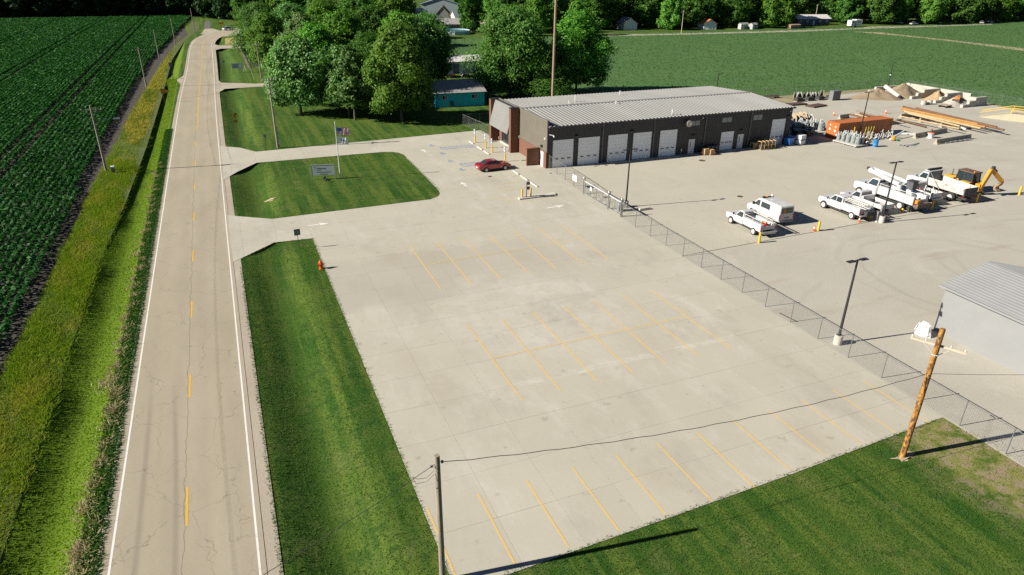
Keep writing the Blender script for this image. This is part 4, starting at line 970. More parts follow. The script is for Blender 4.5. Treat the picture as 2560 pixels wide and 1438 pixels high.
wire('black service cable strung from the grey corner pole to the orange pole', (6.0,22.2,7.0), (33.7,20.8,5.75), .75, .017, 40, 1)
wire('thin cable leaving the orange pole towards the right edge', (33.75,20.75,5.75), (62,12,6.2), .7, .012, 20)
wire('thin cable running from the corner pole across the road', (5.85,22.25,6.9), (-14,14.5,6.6), .5, .014, 20, 1)
for k, dz in enumerate((0, .0)):
    xo = -1.1 if k == 0 else 1.1
    for (A, B) in zip(LP, LP[1:]): wire(('left','right')[k]+' line wire between the '+('first and second','second and third','third and fourth','fourth and last')[LP.index(A)]+' left verge poles', (A[0]+xo*(A[1]<200),A[1],A[2]-.45), (B[0]+xo*(B[1]<200),B[1],B[2]-.45), .5, .008, 10)
wire('wire crossing the road to the tall grey pole by the north drive', (-16.2,104.4,8.3), (6.6,110.2,9.6), .3, .008, 12)
wire('wire from the grey north drive pole to the pole at the side drive', (6.7,110.2,9.6), (9.1,178,8.6), .7, .008, 14)
wire('wire from the nearest left pole running out over the near verge', (-16.2,104.4,8.3), (-16.5,5,8.3), .9, .008, 16)
jc = thing('cable_clamp', 'cable clamps and drooping loops beside the grey corner pole top', 'clamp', (5.95,22.25,6.8))
MB().box((-.25,.0,.05),(.12,.06,.1)).build('clamp', GALV, jc); MB().box((.22,0,.15),(.1,.07,.12)).build('clamp', GALV, jc); MB().path([(-.15,0,-.2),(-.5,-.05,-.45),(-.9,-.1,-.35),(-1.1,-.2,-.1)], .01, 5).path([(-.15,0,-.4),(-.5,.05,-.75),(-.95,.05,-.7),(-1.1,-.1,-.2)], .01, 5).build('loop', WIREM, jc)
ft = thing('yard_light', 'small street light arm on the left verge pole', 'light', (-16.2,104.3,0)); MB().path([(.1,0,6.4),(1.2,-.1,7.0),(2.4,-.2,7.05)], .03, 6).build('arm', GALV, ft); MB().box((2.7,-.22,7.05),(.75,.3,.14)).build('head', INSUL, ft)
mbx = thing('pedestal', 'small white topped utility pedestal in the tall verge grass', 'pedestal', (-15.2,103.2,0)); MB().bb(-.2,.2,-.2,.2,0,.8).build('post', WOODG, mbx); MB().bb(-.24,.24,-.24,.24,.8,1.0).build('cap', WHITEP, mbx)
# ================================================================ vehicles (local +X is forward)
WPAINT = M('white vehicle paint', (.55,.555,.56), (.46,.46,.455), .9, .35, coat=.2)
VGLASS = M('vehicle glass', (.018,.028,.034), (.03,.045,.05), 1, .05, spec=.9)
TYRE = M('tyre rubber', (.022,.021,.020), (.04,.038,.036), 6, .85)
RIMW = M('white steel rim', (.60,.60,.57), (.45,.44,.41), 4, .4)
RIMA = M('alloy rim', (.55,.55,.55), (.40,.40,.40), 4, .3, .6)
CHASSIS = M('dark chassis', (.025,.025,.026), (.05,.048,.045), 4, .75)
REDL = M('red tail lens', (.42,.02,.015), None, 2, .2)
HEADL = M('headlamp lens', (.62,.64,.66), None, 2, .1)
AMBER = M('amber lens', (.75,.28,.03), None, 2, .25)
GREYP = M('grey plastic trim', (.13,.135,.14), (.17,.175,.18), 3, .6)
def tapw(zb, k): return lambda u, v, a: a*(1-k*max(0, v-zb))
def wheel(root, x, y, r, wd, rim=RIMW, dual=False, name='wheel'):
    s = 1 if y > 0 else -1
    y += .055*s
    wt = MB().lathe([(r*.62,-wd/2),(r*.94,-wd/2),(r,-wd*.32),(r,wd*.32),(r*.94,wd/2),(r*.62,wd/2)],20,(0,0,0),'y').build(name, TYRE, root, (x,y,r), smooth=True)
    o1 = wd*.5*s+.012*s
    rm = MB().lathe([(r*.63,o1),(r*.60,o1+.01*s),(r*.5,o1+.004*s),(r*.25,o1+.012*s),(r*.2,o1+.03*s)],14,(0,0,0),'y').build('rim', rim, wt, smooth=True)
    for k in range(5): 
        t = 2*pi*k/5; MB().box((r*.40*cos(t), o1+.008*s, r*.40*sin(t)),(r*.12,.02,r*.12)).build('rim_hole', CHASSIS, wt)
    return wt
def arch(mb, x, r, w):
    for s in (1, -1):
        n = 12; vs = []
        for k in range(n+1):
            t = pi*k/n; vs.append((x+r*1.16*cos(t), s*(w/2+.006), r+r*1.16*sin(t)))
        mb.poly(vs+[(x-r*1.16, s*(w/2+.006), .42), (x+r*1.16, s*(w/2+.006), .42)] if False else vs)
    return mb
def cab(root, xr, xw, xf, w, zs, zb, zn, zr, paint=WPAINT, rake=.62, rear_rake=.1, doors=1, fr=None, trim=GREYP, hood_drop=.10):
    """front end: xr cab back, xw windshield foot, xf nose; zb belt line, zn nose height, zr roof"""
    body = [(xr,zs),(xf-.05,zs),(xf,zs+.18),(xf,zn-.14),(xf-.12,zn),(xw+.15,zb-hood_drop*.2),(xw,zb),(xr,zb)]
    b = MB().prism(body, -w/2, w/2, 'y', tapw(zb-.25, .10)).build('body', paint, root, bevel=.05, bseg=2, smooth=True)
    xt = xw-rake; zt = zr-.03
    gh = [(xr,zb-.02),(xw,zb-.02),(xt,zt),(xt-.12,zr),(xr+rear_rake+.08,zr),(xr+rear_rake,zt)]
    k = .17
    MB().prism(gh, -w/2+.03, w/2-.03, 'y', tapw(zb, k)).build('cab_roof', paint, root, bevel=.05, bseg=2, smooth=True)
    yw = lambda z, e=.0: (w/2-.03)*(1-k*max(0, z-zb))+e
    # windshield and back light
    f0, f1 = .10, .90
    def lerp(a, b, t): return a+(b-a)*t
    def pane(xa, za, xb, zb2, t0, t1, out, inset=.10, nm='windshield'):
        pts = []
        for t, s in ((t0,-1),(t0,1),(t1,1),(t1,-1)):
            X, Z = lerp(xa,xb,t), lerp(za,zb2,t); pts.append((X+out[0], s*(yw(Z)-inset), Z+out[1]))
        return MB().poly(pts).build(nm, VGLASS, root)
    pane(xw, zb-.02, xt, zt, .10, .93, (.012,.012)); pane(xr, zb-.02, xr+rear_rake, zt, .18, .88, (-.014,.0), .18, 'rear_window')
    # side glass and doors
    L = xw-xr; nd = doors
    for s in (1, -1):
        x0 = xr+.10
        for d in range(nd):
            xa = xr+.10+(L-.25)*d/nd; xb = xr+.10+(L-.25)*(d+1)/nd-.07
            za, zc = zb+.05, zt-.08
            def xin(z, x): return min(x, xw-rake*(z-zb)/(zt-zb)-.13)
            pts = [(xa+.03*(d == 0)+rear_rake*.3*(d == 0), za), (xin(za, xb if d < nd-1 else xw-.12), za), (xin(zc, xb if d < nd-1 else xw), zc), (xa+rear_rake*.8*(d == 0), zc)]
            MB().poly([(p[0], s*yw(p[1], .012), p[1]) for p in pts]).build('side_window', VGLASS, root)
        dr = MB().poly([(x0, s*(w/2+.004), zs+.16), (xw-.12, s*(w/2+.004), zs+.16), (xw-.02, s*(w/2+.002), zb-.26), (x0, s*(w/2+.002), zb-.26)]).build('door', paint, root)
        for (ax, bx) in ((x0, x0-.025), (xw-.10, xw-.125)): MB().poly([(ax, s*(w/2+.005), zs+.14), (bx, s*(w/2+.005), zs+.14), (bx, s*(w/2+.004), zb-.2), (ax, s*(w/2+.004), zb-.2)]).build('door_seam', CHASSIS, dr)
        MB().box((x0+.16, s*(w/2+.02), zb-.33),(.18,.03,.04)).build('handle', CHASSIS, dr)
        mr = MB(); mr.tube((xw-.05, s*(w/2-.02), zb+.03),(xw-.02, s*(w/2+.16), zb+.06),.02,.02,5); mr.box((xw-.02, s*(w/2+.2), zb+.16),(.10,.16,.26)); mr.build('mirror', CHASSIS, root)
        hl = MB().box((xf-.03, s*(w/2-.24), zn-.26),(.10,.30,.18)).build('headlight', HEADL, root)
    MB().bb(xf-.02, xf+.035, -w/2+.42, w/2-.42, zs+.25, zn-.16).build('grille', CHASSIS, root); MB().bb(xf-.10, xf+.10, -w/2+.04, w/2-.04, zs-.02, zs+.2).build('bumper', trim, root)
    return b
def arches(root, axles, r, w):
    for x in axles:
        mb = MB()
        for s in (1, -1):
            n = 12; vs = [(x+r*1.18*cos(pi*k/n), s*(w/2+.008), r+r*1.18*sin(pi*k/n)) for k in range(n+1)]; mb.poly(vs); mb.poly([(v[0], v[1]-s*.5, v[2]) for v in vs])
        mb.build('wheel_arch', CHASSIS, root)
def lights_rear(root, x, w, z):
    for s in (1, -1): MB().box((x, s*(w/2-.09), z),(.06,.13,.34)).build('tail_light', REDL, root)
def service_body(root, x0, x1, w, zf, zt, nd=3, paint=WPAINT):
    """utility body: side cabinets with an open well between them"""
    for s in (1, -1):
        a, b = (s*(w/2-.42), s*w/2); y0, y1 = min(a, b), max(a, b)
        q = MB().bb(x0, x1, y0, y1, zf, zt).build('side_cabinet', paint, root, bevel=.02)
        for k in range(nd):
            xa = x0+.06+(x1-x0-.12)*k/nd; xb = x0+.06+(x1-x0-.12)*(k+1)/nd-.05; zz = zf+.08 if not (nd == 3 and k == 1) else zf+.5
            MB().bb(xa-.02, xb+.02, s*w/2-.004, s*w/2+.006, zz-.02, zt-.06).build('door_seam', GREYP, root)
            dq = MB().bb(xa, xb, s*w/2-.004, s*w/2+.012, zz, zt-.08).build('cabinet_door', paint, root)
            MB().box(((xa+xb)/2, s*(w/2+.018), (zz+zt)/2),(.09,.02,.09)).build('latch', GALV, dq)
    MB().bb(x0, x1, -w/2+.42, w/2-.42, zf+.12, zf+.2).build('bed_floor', CHASSIS, root); MB().bb(x0-.03, x0+.05, -w/2+.42, w/2-.42, zf+.2, zf+.62).build('tailgate', paint, root)
    MB().bb(x0-.35, x0-.02, -w/2+.05, w/2-.05, zf-.05, zf+.05).build('step_bumper', GALV, root)
def frame(root, x0, x1, w=.9): MB().bb(x0, x1, -w/2, w/2, .42, .62).build('chassis', CHASSIS, root); MB().bb(x0+.4,x1-.3,-w/2-.35,w/2+.35,.30,.45).build('underbody', CHASSIS, root)
def rack(root, x0, x1, w, z, zb):
    for s in (1, -1):
        MB().beam((x0, s*w/2, z), (x1, s*w/2, z), .05, .05).build('rack_rail', WPAINT, root)
        for x in (x0+.1, (x0+x1)/2, x1-.1): MB().beam((x, s*w/2, zb), (x, s*w/2, z), .05, .05).build('rack_post', WPAINT, root)
    for x in (x0+.1, x1-.1): MB().beam((x, -w/2, z+.01), (x, w/2, z+.01), .05, .05).build('rack_bar', WPAINT, root)
def ladder(root, x0, x1, y, z):
    ld = MB().beam((x0,y-.2,z),(x1,y-.2,z),.04,.07).beam((x0,y+.2,z),(x1,y+.2,z),.04,.07).build('ladder', M('fibreglass ladder', (.60,.58,.52), None, 2, .6), root)
    n = int((x1-x0)/.32)
    for i in range(n): MB().beam((x0+.16+.32*i,y-.2,z),(x0+.16+.32*i,y+.2,z),.03,.03).build('rung', GALV, ld)
U = pi/2
# 1: white regular-cab service truck
t = thing('service_truck', 'white service truck with cabinets and red gear at its tail, leftmost in the yard', 'truck', (51.25,55.15,0), U-.02, 'work vehicles in the yard')
W_ = 2.05; cab(t, .15, 1.55, 3.05, W_, .52, 1.22, 1.12, 1.92); frame(t, -2.9, 2.6); arches(t, (2.05,-1.75), .4, W_)
for (x, y) in ((2.05,.9),(2.05,-.9),(-1.75,.9),(-1.75,-.9)): wheel(t, x, y, .4, .26)
service_body(t, -2.75, .08, W_+.02, .62, 1.42); rack(t, -2.7, .05, W_-.15, 1.78, 1.42); ladder(t, -2.9, .3, -.55, 1.84)
MB().box((-2.1,-.1,1.02),(.5,.5,.5)).build('tool_box', REDL, t); MB().tube((-2.55,.2,.8),(-2.55,.2,1.6),.11,.11,10).build('cylinder', REDL, t); MB().tube((-2.6,-.3,.8),(-2.6,-.3,1.5),.1,.1,10).build('cylinder', WHITEP, t)
MB().beam((-1.6,.3,1.5),(-2.7,.3,1.5),.08,.08).build('pole_tool', AMBER, t); MB().box((-2.95,0,.55),(.35,1.5,.22)).build('rear_vise', GALV, t); lights_rear(t, -2.78, W_, 1.0)
MB().box((-1.0,0,.98),(1.2,.7,.35)).build('cargo', GREYP, t)
# 2: white low-roof van
t = thing('cargo_van', 'white cargo van with roof light bar beside the leftmost service truck', 'van', (55.55,57.15,0), U-.02, 'work vehicles in the yard')
W_ = 2.06
prof = [(-2.7,.45),(2.55,.45),(2.68,.6),(2.66,1.0),(2.50,1.12),(1.75,1.42),(1.05,2.14),(.75,2.26),(-2.5,2.26),(-2.66,2.2),(-2.7,1.6)]
MB().prism(prof, -W_/2, W_/2, 'y', tapw(1.25,.13)).build('body', WPAINT, t, bevel=.05, bseg=2, smooth=True)
yw = lambda z, e=.01: (W_/2)*(1-.13*max(0, z-1.25))+e
MB().poly([(1.70,-.80,1.475),(1.70,.80,1.475),(1.115,.72,2.10),(1.115,-.72,2.10)]).build('windshield', VGLASS, t)
for v in t.children[-1].data.vertices: v.co.x += .03; v.co.z += .02
for s in (1, -1):
    MB().poly([(x, s*yw(z), z) for (x, z) in ((.62,1.38),(1.58,1.38),(1.0,2.0),(.62,2.0))]).build('side_window', VGLASS, t)
    MB().poly([(x, s*yw(z), z) for (x, z) in ((-1.0,1.38),(.42,1.38),(.42,1.98),(-1.0,1.98))]).build('side_window', VGLASS, t)
    MB().bb(-1.2,1.2,s*W_/2-.005*s if s<0 else W_/2-.005, s*W_/2+.02*s if s>0 else -W_/2-.0, .62,.74).build('rub_strip', GREYP, t)
    MB().box((1.5,s*(W_/2+.13),1.5),(.1,.2,.32)).build('mirror', CHASSIS, t); MB().box((2.5,s*.78,.98),(.2,.3,.22)).build('headlight', HEADL, t)
    MB().box((-2.69,s*.93,1.05),(.06,.12,.5)).build('tail_light', REDL, t)
    MB().poly([(.5,s*(W_/2+.004),.6),(1.6,s*(W_/2+.004),.6),(1.6,s*yw(1.34,.004),1.34),(.5,s*yw(1.34,.004),1.34)]).build('door', WPAINT, t)
MB().poly([(-2.712,-.78,1.42),(-2.712,.78,1.42),(-2.70,.74,2.02),(-2.70,-.74,2.02)]).build('rear_window', VGLASS, t); MB().bb(-2.73,-2.705,-.35,.25,.86,1.0).build('number_plate', GREYP, t)
MB().bb(-2.82,-2.68,-.95,.95,.42,.62).build('bumper', GREYP, t); MB().bb(2.6,2.74,-.95,.95,.42,.66).build('bumper', GREYP, t); MB().bb(2.655,2.70,-.5,.5,.66,.95).build('grille', CHASSIS, t)
lb = MB().bb(.55,.75,-.75,.75,2.30,2.36).build('light_bar', CHASSIS, t)
MB().lathe([(.09,0),(.09,.12),(.04,.17)],10,(.65,.1,2.36)).build('beacon', AMBER, lb); MB().box((.6,-.6,2.45),(.2,.22,.2)).build('spot_lamp', WHITEP, lb); MB().box((.6,.6,2.42),(.2,.18,.12)).build('spot_lamp', CHASSIS, lb)
MB().bb(-2.3,2.3,-.8,.8,.28,.46).build('underbody', CHASSIS, t); arches(t, (1.75,-1.45), .36, W_)
for (x, y) in ((1.75,.9),(1.75,-.9),(-1.45,.9),(-1.45,-.9)): wheel(t, x, y, .36, .22, RIMA)
# 3: extended-cab service truck with ladders
t = thing('service_truck', 'white extended cab service truck carrying long ladders, with orange cones at its tail', 'truck', (65.2,55.5,0), U-.01, 'work vehicles in the yard')
W_ = 2.1; cab(t, -.45, 1.55, 3.1, W_, .6, 1.34, 1.26, 2.05, doors=2); frame(t, -3.1, 2.7); arches(t, (2.1,-2.1), .44, W_)
for (x, y) in ((2.1,.92),(2.1,-.92),(-2.1,.92),(-2.1,-.92)): wheel(t, x, y, .44, .28)
service_body(t, -3.05, -.5, W_+.04, .7, 1.5); rack(t, -3.0, -.6, W_-.2, 1.85, 1.5)
ladder(t, -3.3, .2, .55, 1.93); ladder(t, -3.2, -.2, -.1, 1.93); MB().tube((-3.2,-.6,1.95),(-.2,-.6,1.95),.09,.09,8).build('tool_tube', WHITEP, t)
MB().box((-3.35,-.2,.95),(.5,1.3,.55)).build('lift_gate', CHASSIS, t); lights_rear(t, -3.08, W_, 1.05)
# 4: pickup between
t = thing('pickup_truck', 'white flatbed pickup parked between the ladder truck and the bucket truck', 'truck', (69.0,55.9,0), U, 'work vehicles in the yard')
W_ = 2.05; cab(t, .1, 1.55, 3.1, W_, .58, 1.3, 1.22, 2.0); frame(t, -2.9, 2.7); arches(t, (2.1,-1.8), .42, W_)
for (x, y) in ((2.1,.9),(2.1,-.9),(-1.8,.9),(-1.8,-.9)): wheel(t, x, y, .42, .27)
MB().bb(-2.9,.05,-1.0,1.0,.85,1.0).build('bed_floor', M('bed steel', (.50,.48,.43), (.40,.37,.32), 3, .6), t); MB().bb(-2.9,.05,.94,1.02,1.0,1.32).bb(-2.9,.05,-1.02,-.94,1.0,1.32).build('bed_side', WPAINT, t); MB().bb(-2.97,-2.9,-1.02,1.02,.8,1.3).build('tailgate', WPAINT, t)
MB().bb(-.25,.05,-.9,.9,1.0,1.6).build('tool_chest', WPAINT, t); MB().tube((-1.2,.5,1.05),(-1.2,.5,1.45),.3,.3,12).build('wire_reel', CHASSIS, t); lights_rear(t, -2.95, W_, .98)
# 5: bucket truck
t = thing('bucket_truck', 'large white bucket truck with folded boom over its cab', 'truck', (73.5,56.4,0), U, 'work vehicles in the yard')
W_ = 2.35; cab(t, 1.15, 2.75, 4.6, W_, .75, 1.75, 1.62, 2.62, rake=.5, rear_rake=.02); frame(t, -4.2, 4.2, 1.0); arches(t, (3.55,-2.45), .5, W_)
for (x, y) in ((3.55,1.02),(3.55,-1.02)): wheel(t, x, y, .5, .28)
for (x, y) in ((-2.45,.96),(-2.45,-.96)): wheel(t, x, y, .5, .5, RIMW, True)
service_body(t, -4.0, 1.0, W_+.05, .95, 1.95, 4); rack(t, -3.6, .9, .0+W_-.1, 2.25, 1.95)
ped = MB().lathe([(.42,1.1),(.42,1.9),(.30,2.0),(.30,2.5)],14,(-.9,0,0)).build('turret', WPAINT, t, smooth=True)
MB().beam((-.9,.15,2.5),(3.3,.15,3.15),.38,.42).build('lower_boom', WPAINT, t, bevel=.04)
MB().lathe([(.30,-.28),(.30,.28)],14,(3.35,.05,3.2),'y').build('boom_knuckle', WPAINT, t)
MB().beam((3.4,-.25,3.35),(-1.6,-.25,3.0),.30,.34).build('upper_boom', WPAINT, t, bevel=.04); MB().beam((3.1,-.02,2.85),(1.0,-.02,2.45),.1,.1).build('hydraulic_ram', GALV, t)
bk = MB().prism([(-.42,0),(.42,0),(.46,.95),(-.46,.95)],-.42,.42,'y').build('bucket', M('dark bucket liner', (.05,.055,.06), (.09,.095,.10), 3, .6), t, (-2.2,-.35,2.3), bevel=.05); MB().bb(-.5,.5,-.48,.48,.95,1.02).build('bucket_rim', CHASSIS, bk)
MB().box((3.9,.05,3.3),(.35,.25,.3)).build('boom_hook', CHASSIS, t); MB().lathe([(.09,0),(.09,.14)],8,(1.6,.6,2.62)).build('beacon', AMBER, t)
for (x, y) in ((-1.7,.3),(-2.6,-.3),(-3.2,.2)): MB().tube((x,y,1.15),(x,y,1.9),.2,.2,10).build('wire_spool', GALV, t)
MB().box((-4.35,0,1.0),(.55,2.1,.5)).build('rear_platform', M('rusty black steel', (.09,.06,.045), (.17,.12,.08), 5, .8), t); MB().box((-4.3,.8,1.4),(.3,.5,.5)).build('rope_bin', AMBER, t); lights_rear(t, -4.1, W_, 1.1)
for s in (1, -1): MB().box((-3.6, s*1.0, .45),(.25,.25,.8)).build('outrigger', CHASSIS, t)
# 6: pickup with rack
t = thing('pickup_truck', 'white crew pickup with orange cones and racks in its open bed', 'truck', (78.6,57.0,0), U, 'work vehicles in the yard')
W_ = 2.03; cab(t, -.6, 1.35, 2.95, W_, .55, 1.27, 1.18, 1.95, doors=2); frame(t, -2.9, 2.6); arches(t, (1.95,-1.85), .4, W_)
for (x, y) in ((1.95,.9),(1.95,-.9),(-1.85,.9),(-1.85,-.9)): wheel(t, x, y, .4, .26, RIMA)
MB().bb(-2.85,-.6,-.9,.9,.72,.8).build('bed_floor', CHASSIS, t); MB().bb(-2.85,-.6,.88,1.01,.62,1.28).bb(-2.85,-.6,-1.01,-.88,.62,1.28).build('bed_side', WPAINT, t, bevel=.02); MB().bb(-2.92,-2.85,-.98,.98,.7,1.26).build('tailgate', WPAINT, t); MB().bb(-3.1,-2.9,-.95,.95,.5,.68).build('bumper', GALV, t); lights_rear(t, -2.9, W_, 1.05)
for x in (-1.4,-2.4):
    MB().beam((x,-.7,.8),(x+.3,-.1,1.75),.06,.06).beam((x,.5,.8),(x+.3,-.1,1.75),.06,.06).beam((x,-.7,.8),(x,.5,.8),.06,.06).build('a_frame', WHITEP, t)
MB().lathe([(.2,.8),(.2,.84),(.13,.85),(.04,1.45)],10,(-.85,.55,0)).build('bed_cone', M('safety orange', (.80,.13,.02), None, 2, .5), t); MB().box((-1.5,.2,1.0),(.9,1.0,.35)).build('cargo', CHASSIS, t)
# 7: dump truck
t = thing('dump_truck', 'white rusty dump truck with sloped bed and rolled black tarp', 'truck', (82.3,56.4,0), U, 'work vehicles in the yard')
W_ = 2.4; cab(t, 1.35, 2.7, 4.2, W_, .75, 1.75, 1.6, 2.55, rake=.45, rear_rake=.02); frame(t, -3.9, 3.8, 1.0); arches(t, (3.2,-2.2), .5, W_-.1)
for (x, y) in ((3.2,1.02),(3.2,-1.02)): wheel(t, x, y, .5, .28)
for (x, y) in ((-2.2,.96),(-2.2,-.96)): wheel(t, x, y, .5, .5, RIMW, True)
RUSTW = M('rust streaked white steel', (.54,.52,.48), (.27,.13,.06), 1.6, .6, stretch=(1,1,1), lo=.55, hi=.68)
BEDIN = M('sandy bed lining', (.50,.42,.31), (.36,.27,.18), 2, .9)
for s in (1, -1):
    MB().add([(-3.7,s*1.0,1.1),(1.2,s*1.0,1.1),(1.2,s*1.22,2.1),(-3.7,s*1.22,1.95),(-3.7,s*.95,1.1),(1.2,s*.95,1.1),(1.2,s*1.16,2.1),(-3.7,s*1.16,1.95)],[(0,1,2,3),(7,6,5,4),(3,2,6,7),(0,3,7,4),(1,5,6,2),(0,4,5,1)]).build('bed_side', RUSTW, t)
MB().bb(-3.7,1.2,-.95,.95,1.05,1.15).build('bed_floor', BEDIN, t); MB().bb(1.2,1.32,-1.2,1.2,1.05,2.75).build('headboard', GREYP, t); MB().bb(1.1,2.0,-1.15,1.15,2.76,2.84).build('cab_shield', WPAINT, t)
MB().tube((1.5,-1.15,2.98),(1.5,1.15,2.98),.13,.13,10).build('tarp_roll', M('black tarp', (.02,.021,.022), None, 3, .7), t); MB().bb(-3.85,-3.72,-1.15,1.15,1.0,1.95).build('tailgate', M('dark tailgate tarp', (.05,.05,.05), (.10,.09,.085), 3, .8, bump=1, bscale=6), t)
for s in (1, -1): MB().beam((-.6,s*1.25,1.0),(1.2,s*1.25,2.9),.05,.05).build('tarp_arm', GALV, t)
lights_rear(t, -3.75, W_, .9)
# 8: backhoe loader
YELL = M('loader yellow paint', (.62,.30,.02), (.50,.23,.02), 2, .45)
t = thing('backhoe_loader', 'yellow backhoe loader with black cab and raised digging arm', 'backhoe', (86.6,56.6,0), U, 'work vehicles in the yard')
MB().prism([(-.6,.7),(2.4,.7),(2.5,1.5),(2.3,1.65),(.7,1.75),(-.6,1.5)],-.55,.55,'y').build('bonnet', YELL, t, bevel=.06); MB().bb(-1.6,2.2,-.5,.5,.5,.85).build('chassis', CHASSIS, t)
for s in (1, -1): wheel(t, -.9, s*.95, .72, .45, YELL); wheel(t, 1.75, s*.85, .5, .35, YELL); MB().box((-.9, s*.95, 1.52),(1.2,.5,.1)).build('fender', YELL, t)
MB().prism([(-1.5,1.2),(.75,1.2),(.6,2.62),(-1.35,2.62)],-.72,.72,'y',tapw(1.3,.07)).build('cab_glass', VGLASS, t)
for s in (1, -1):
    for (x, x2) in ((-1.5,-1.35),(-.35,-.3),(.76,.61)): MB().beam((x, s*.74, 1.2),(x2, s*.68, 2.62),.09,.09).build('cab_pillar', CHASSIS, t)
MB().bb(-1.55,.75,-.8,.8,2.62,2.76).build('cab_roof', M('weathered dark cab roof', (.05,.04,.035), (.20,.11,.06), 2, .7), t, bevel=.05); MB().lathe([(.08,0),(.08,.16)],8,(-1.3,.5,2.76)).build('beacon', AMBER, t)
lo = MB()
for s in (1, -1): lo.beam((.3,s*.72,1.5),(2.6,s*.72,1.1),.12,.22); lo.beam((2.6,s*.72,1.1),(3.2,s*.72,.5),.12,.22)
lo.build('loader_arm', YELL, t); MB().prism([(3.0,.15),(3.9,.1),(3.95,.18),(3.3,.35),(3.2,.95),(3.0,1.0)],-1.15,1.15,'y').build('loader_bucket', YELL, t)
MB().tube((1.6,.3,1.7),(1.6,.3,2.5),.05,.05,8).build('exhaust', CHASSIS, t)
for s in (1, -1): MB().beam((-1.9,s*.4,1.0),(-2.1,s*1.2,.1),.16,.16).build('stabiliser', YELL, t); MB().bb(-2.3,-1.9,s*1.2-.2,s*1.2+.2,0,.08).build('stabiliser_pad', CHASSIS, t)
sw = MB().bb(-2.35,-1.75,-.35,.35,.55,1.5).build('swing_tower', YELL, t)
MB().beam((-2.2,-.1,.9),(-2.75,-.3,3.5),.36,.55).build('boom', YELL, t, bevel=.03); MB().beam((-2.7,-.3,3.55),(-3.2,-2.2,1.9),.30,.45).build('dipper', YELL, t, bevel=.03); MB().beam((-2.75,-.42,3.8),(-2.95,-1.2,3.2),.12,.12).build('dipper_ram', CHASSIS, t)
MB().box((-2.8,-.45,3.7),(.3,.35,.35)).build('boom_head', CHASSIS, t); MB().beam((-3.25,-2.1,2.15),(-3.2,-2.5,1.6),.2,.26).build('bucket_link', YELL, t)
MB().prism([(0,0),(.5,-.1),(.75,-.5),(.55,-.95),(.1,-1.0),(.35,-.75),(.4,-.5),(.15,-.3)],-.35,.35,'y').build('digging_bucket', M('worn bucket steel', (.30,.20,.12), (.20,.14,.09), 3, .7), t, (-3.5,-1.9,1.7))
# red sedan
CARRED = M('metallic red paint', (.33,.012,.012), (.27,.010,.010), 1, .22, .25, coat=1)
t = thing('red_sedan', 'red four door sedan parked nose to the wheel stops', 'car', (33.3,87.15,0), .07)
W_ = 1.80
prof = [(-2.4,.38),(2.38,.36),(2.43,.52),(2.36,.74),(2.1,.86),(1.1,.98),(.95,1.0),(-1.5,1.04),(-2.2,1.02),(-2.42,.92),(-2.44,.6)]
MB().prism(prof,-W_/2,W_/2,'y',tapw(.7,.14)).build('body', CARRED, t, bevel=.07, bseg=3, smooth=True)
gh = [(-1.75,1.0),(1.12,.96),(.35,1.40),(.05,1.45),(-.75,1.45),(-1.05,1.40)]
MB().prism(gh,-W_/2+.1,W_/2-.1,'y',tapw(.98,.42)).build('roof', CARRED, t, bevel=.06, bseg=3, smooth=True)
yw2 = lambda z, e=.008: (W_/2-.1)*(1-.42*max(0, z-.98))+e
MB().poly([(1.03,-.68,1.025),(1.03,.68,1.025),(.40,.58,1.395),(.40,-.58,1.395)]).build('windshield', VGLASS, t); MB().poly([(-1.66,-.64,1.06),(-1.66,.64,1.06),(-1.09,.56,1.405),(-1.09,-.56,1.405)]).build('rear_window', VGLASS, t)
for nm in ('windshield','rear_window'):
    q = [c for c in t.children if c.name.startswith(nm)][-1]
    for v in q.data.vertices: v.co.z += .022; v.co.x += .012 if nm == 'windshield' else -.012
for s in (1, -1):
    for pts in (((-.28,1.03),(.82,1.01),(.32,1.36),(-.28,1.39)), ((-1.35,1.04),(-.36,1.03),(-.36,1.39),(-.92,1.37))):
        MB().poly([(x, s*yw2(z), z) for x, z in pts]).build('side_window', VGLASS, t)
    for (a, b) in ((-1.25,-.34),(-.30,.90)):
        d_ = MB().poly([(a,s*(W_/2+.003),.45),(b,s*(W_/2+.003),.45),(b,s*(W_/2*(1-.14*.22)+.004),.92),(a,s*(W_/2*(1-.14*.22)+.004),.92)]).build('door', CARRED, t); MB().box((a+.12,s*(W_/2+.0),.84),(.16,.03,.03)).build('handle', CARRED, d_)
    MB().box((.85,s*.96,1.03),(.12,.16,.11)).build('mirror', CARRED, t); MB().box((2.26,s*.68,.70),(.26,.34,.13),s*-.35).build('headlight', HEADL, t); MB().box((-2.40,s*.66,.80),(.10,.30,.16)).build('tail_light', REDL, t)
MB().bb(-2.47,-2.43,-.26,.26,.55,.68).build('number_plate', WHITEP, t); MB().bb(-2.2,2.2,-.75,.75,.2,.4).build('underbody', CHASSIS, t); arches(t,(1.45,-1.40),.33,W_)
for (x, y) in ((1.45,.80),(1.45,-.80),(-1.40,.80),(-1.40,-.80)): wheel(t, x, y, .33, .21, RIMA)
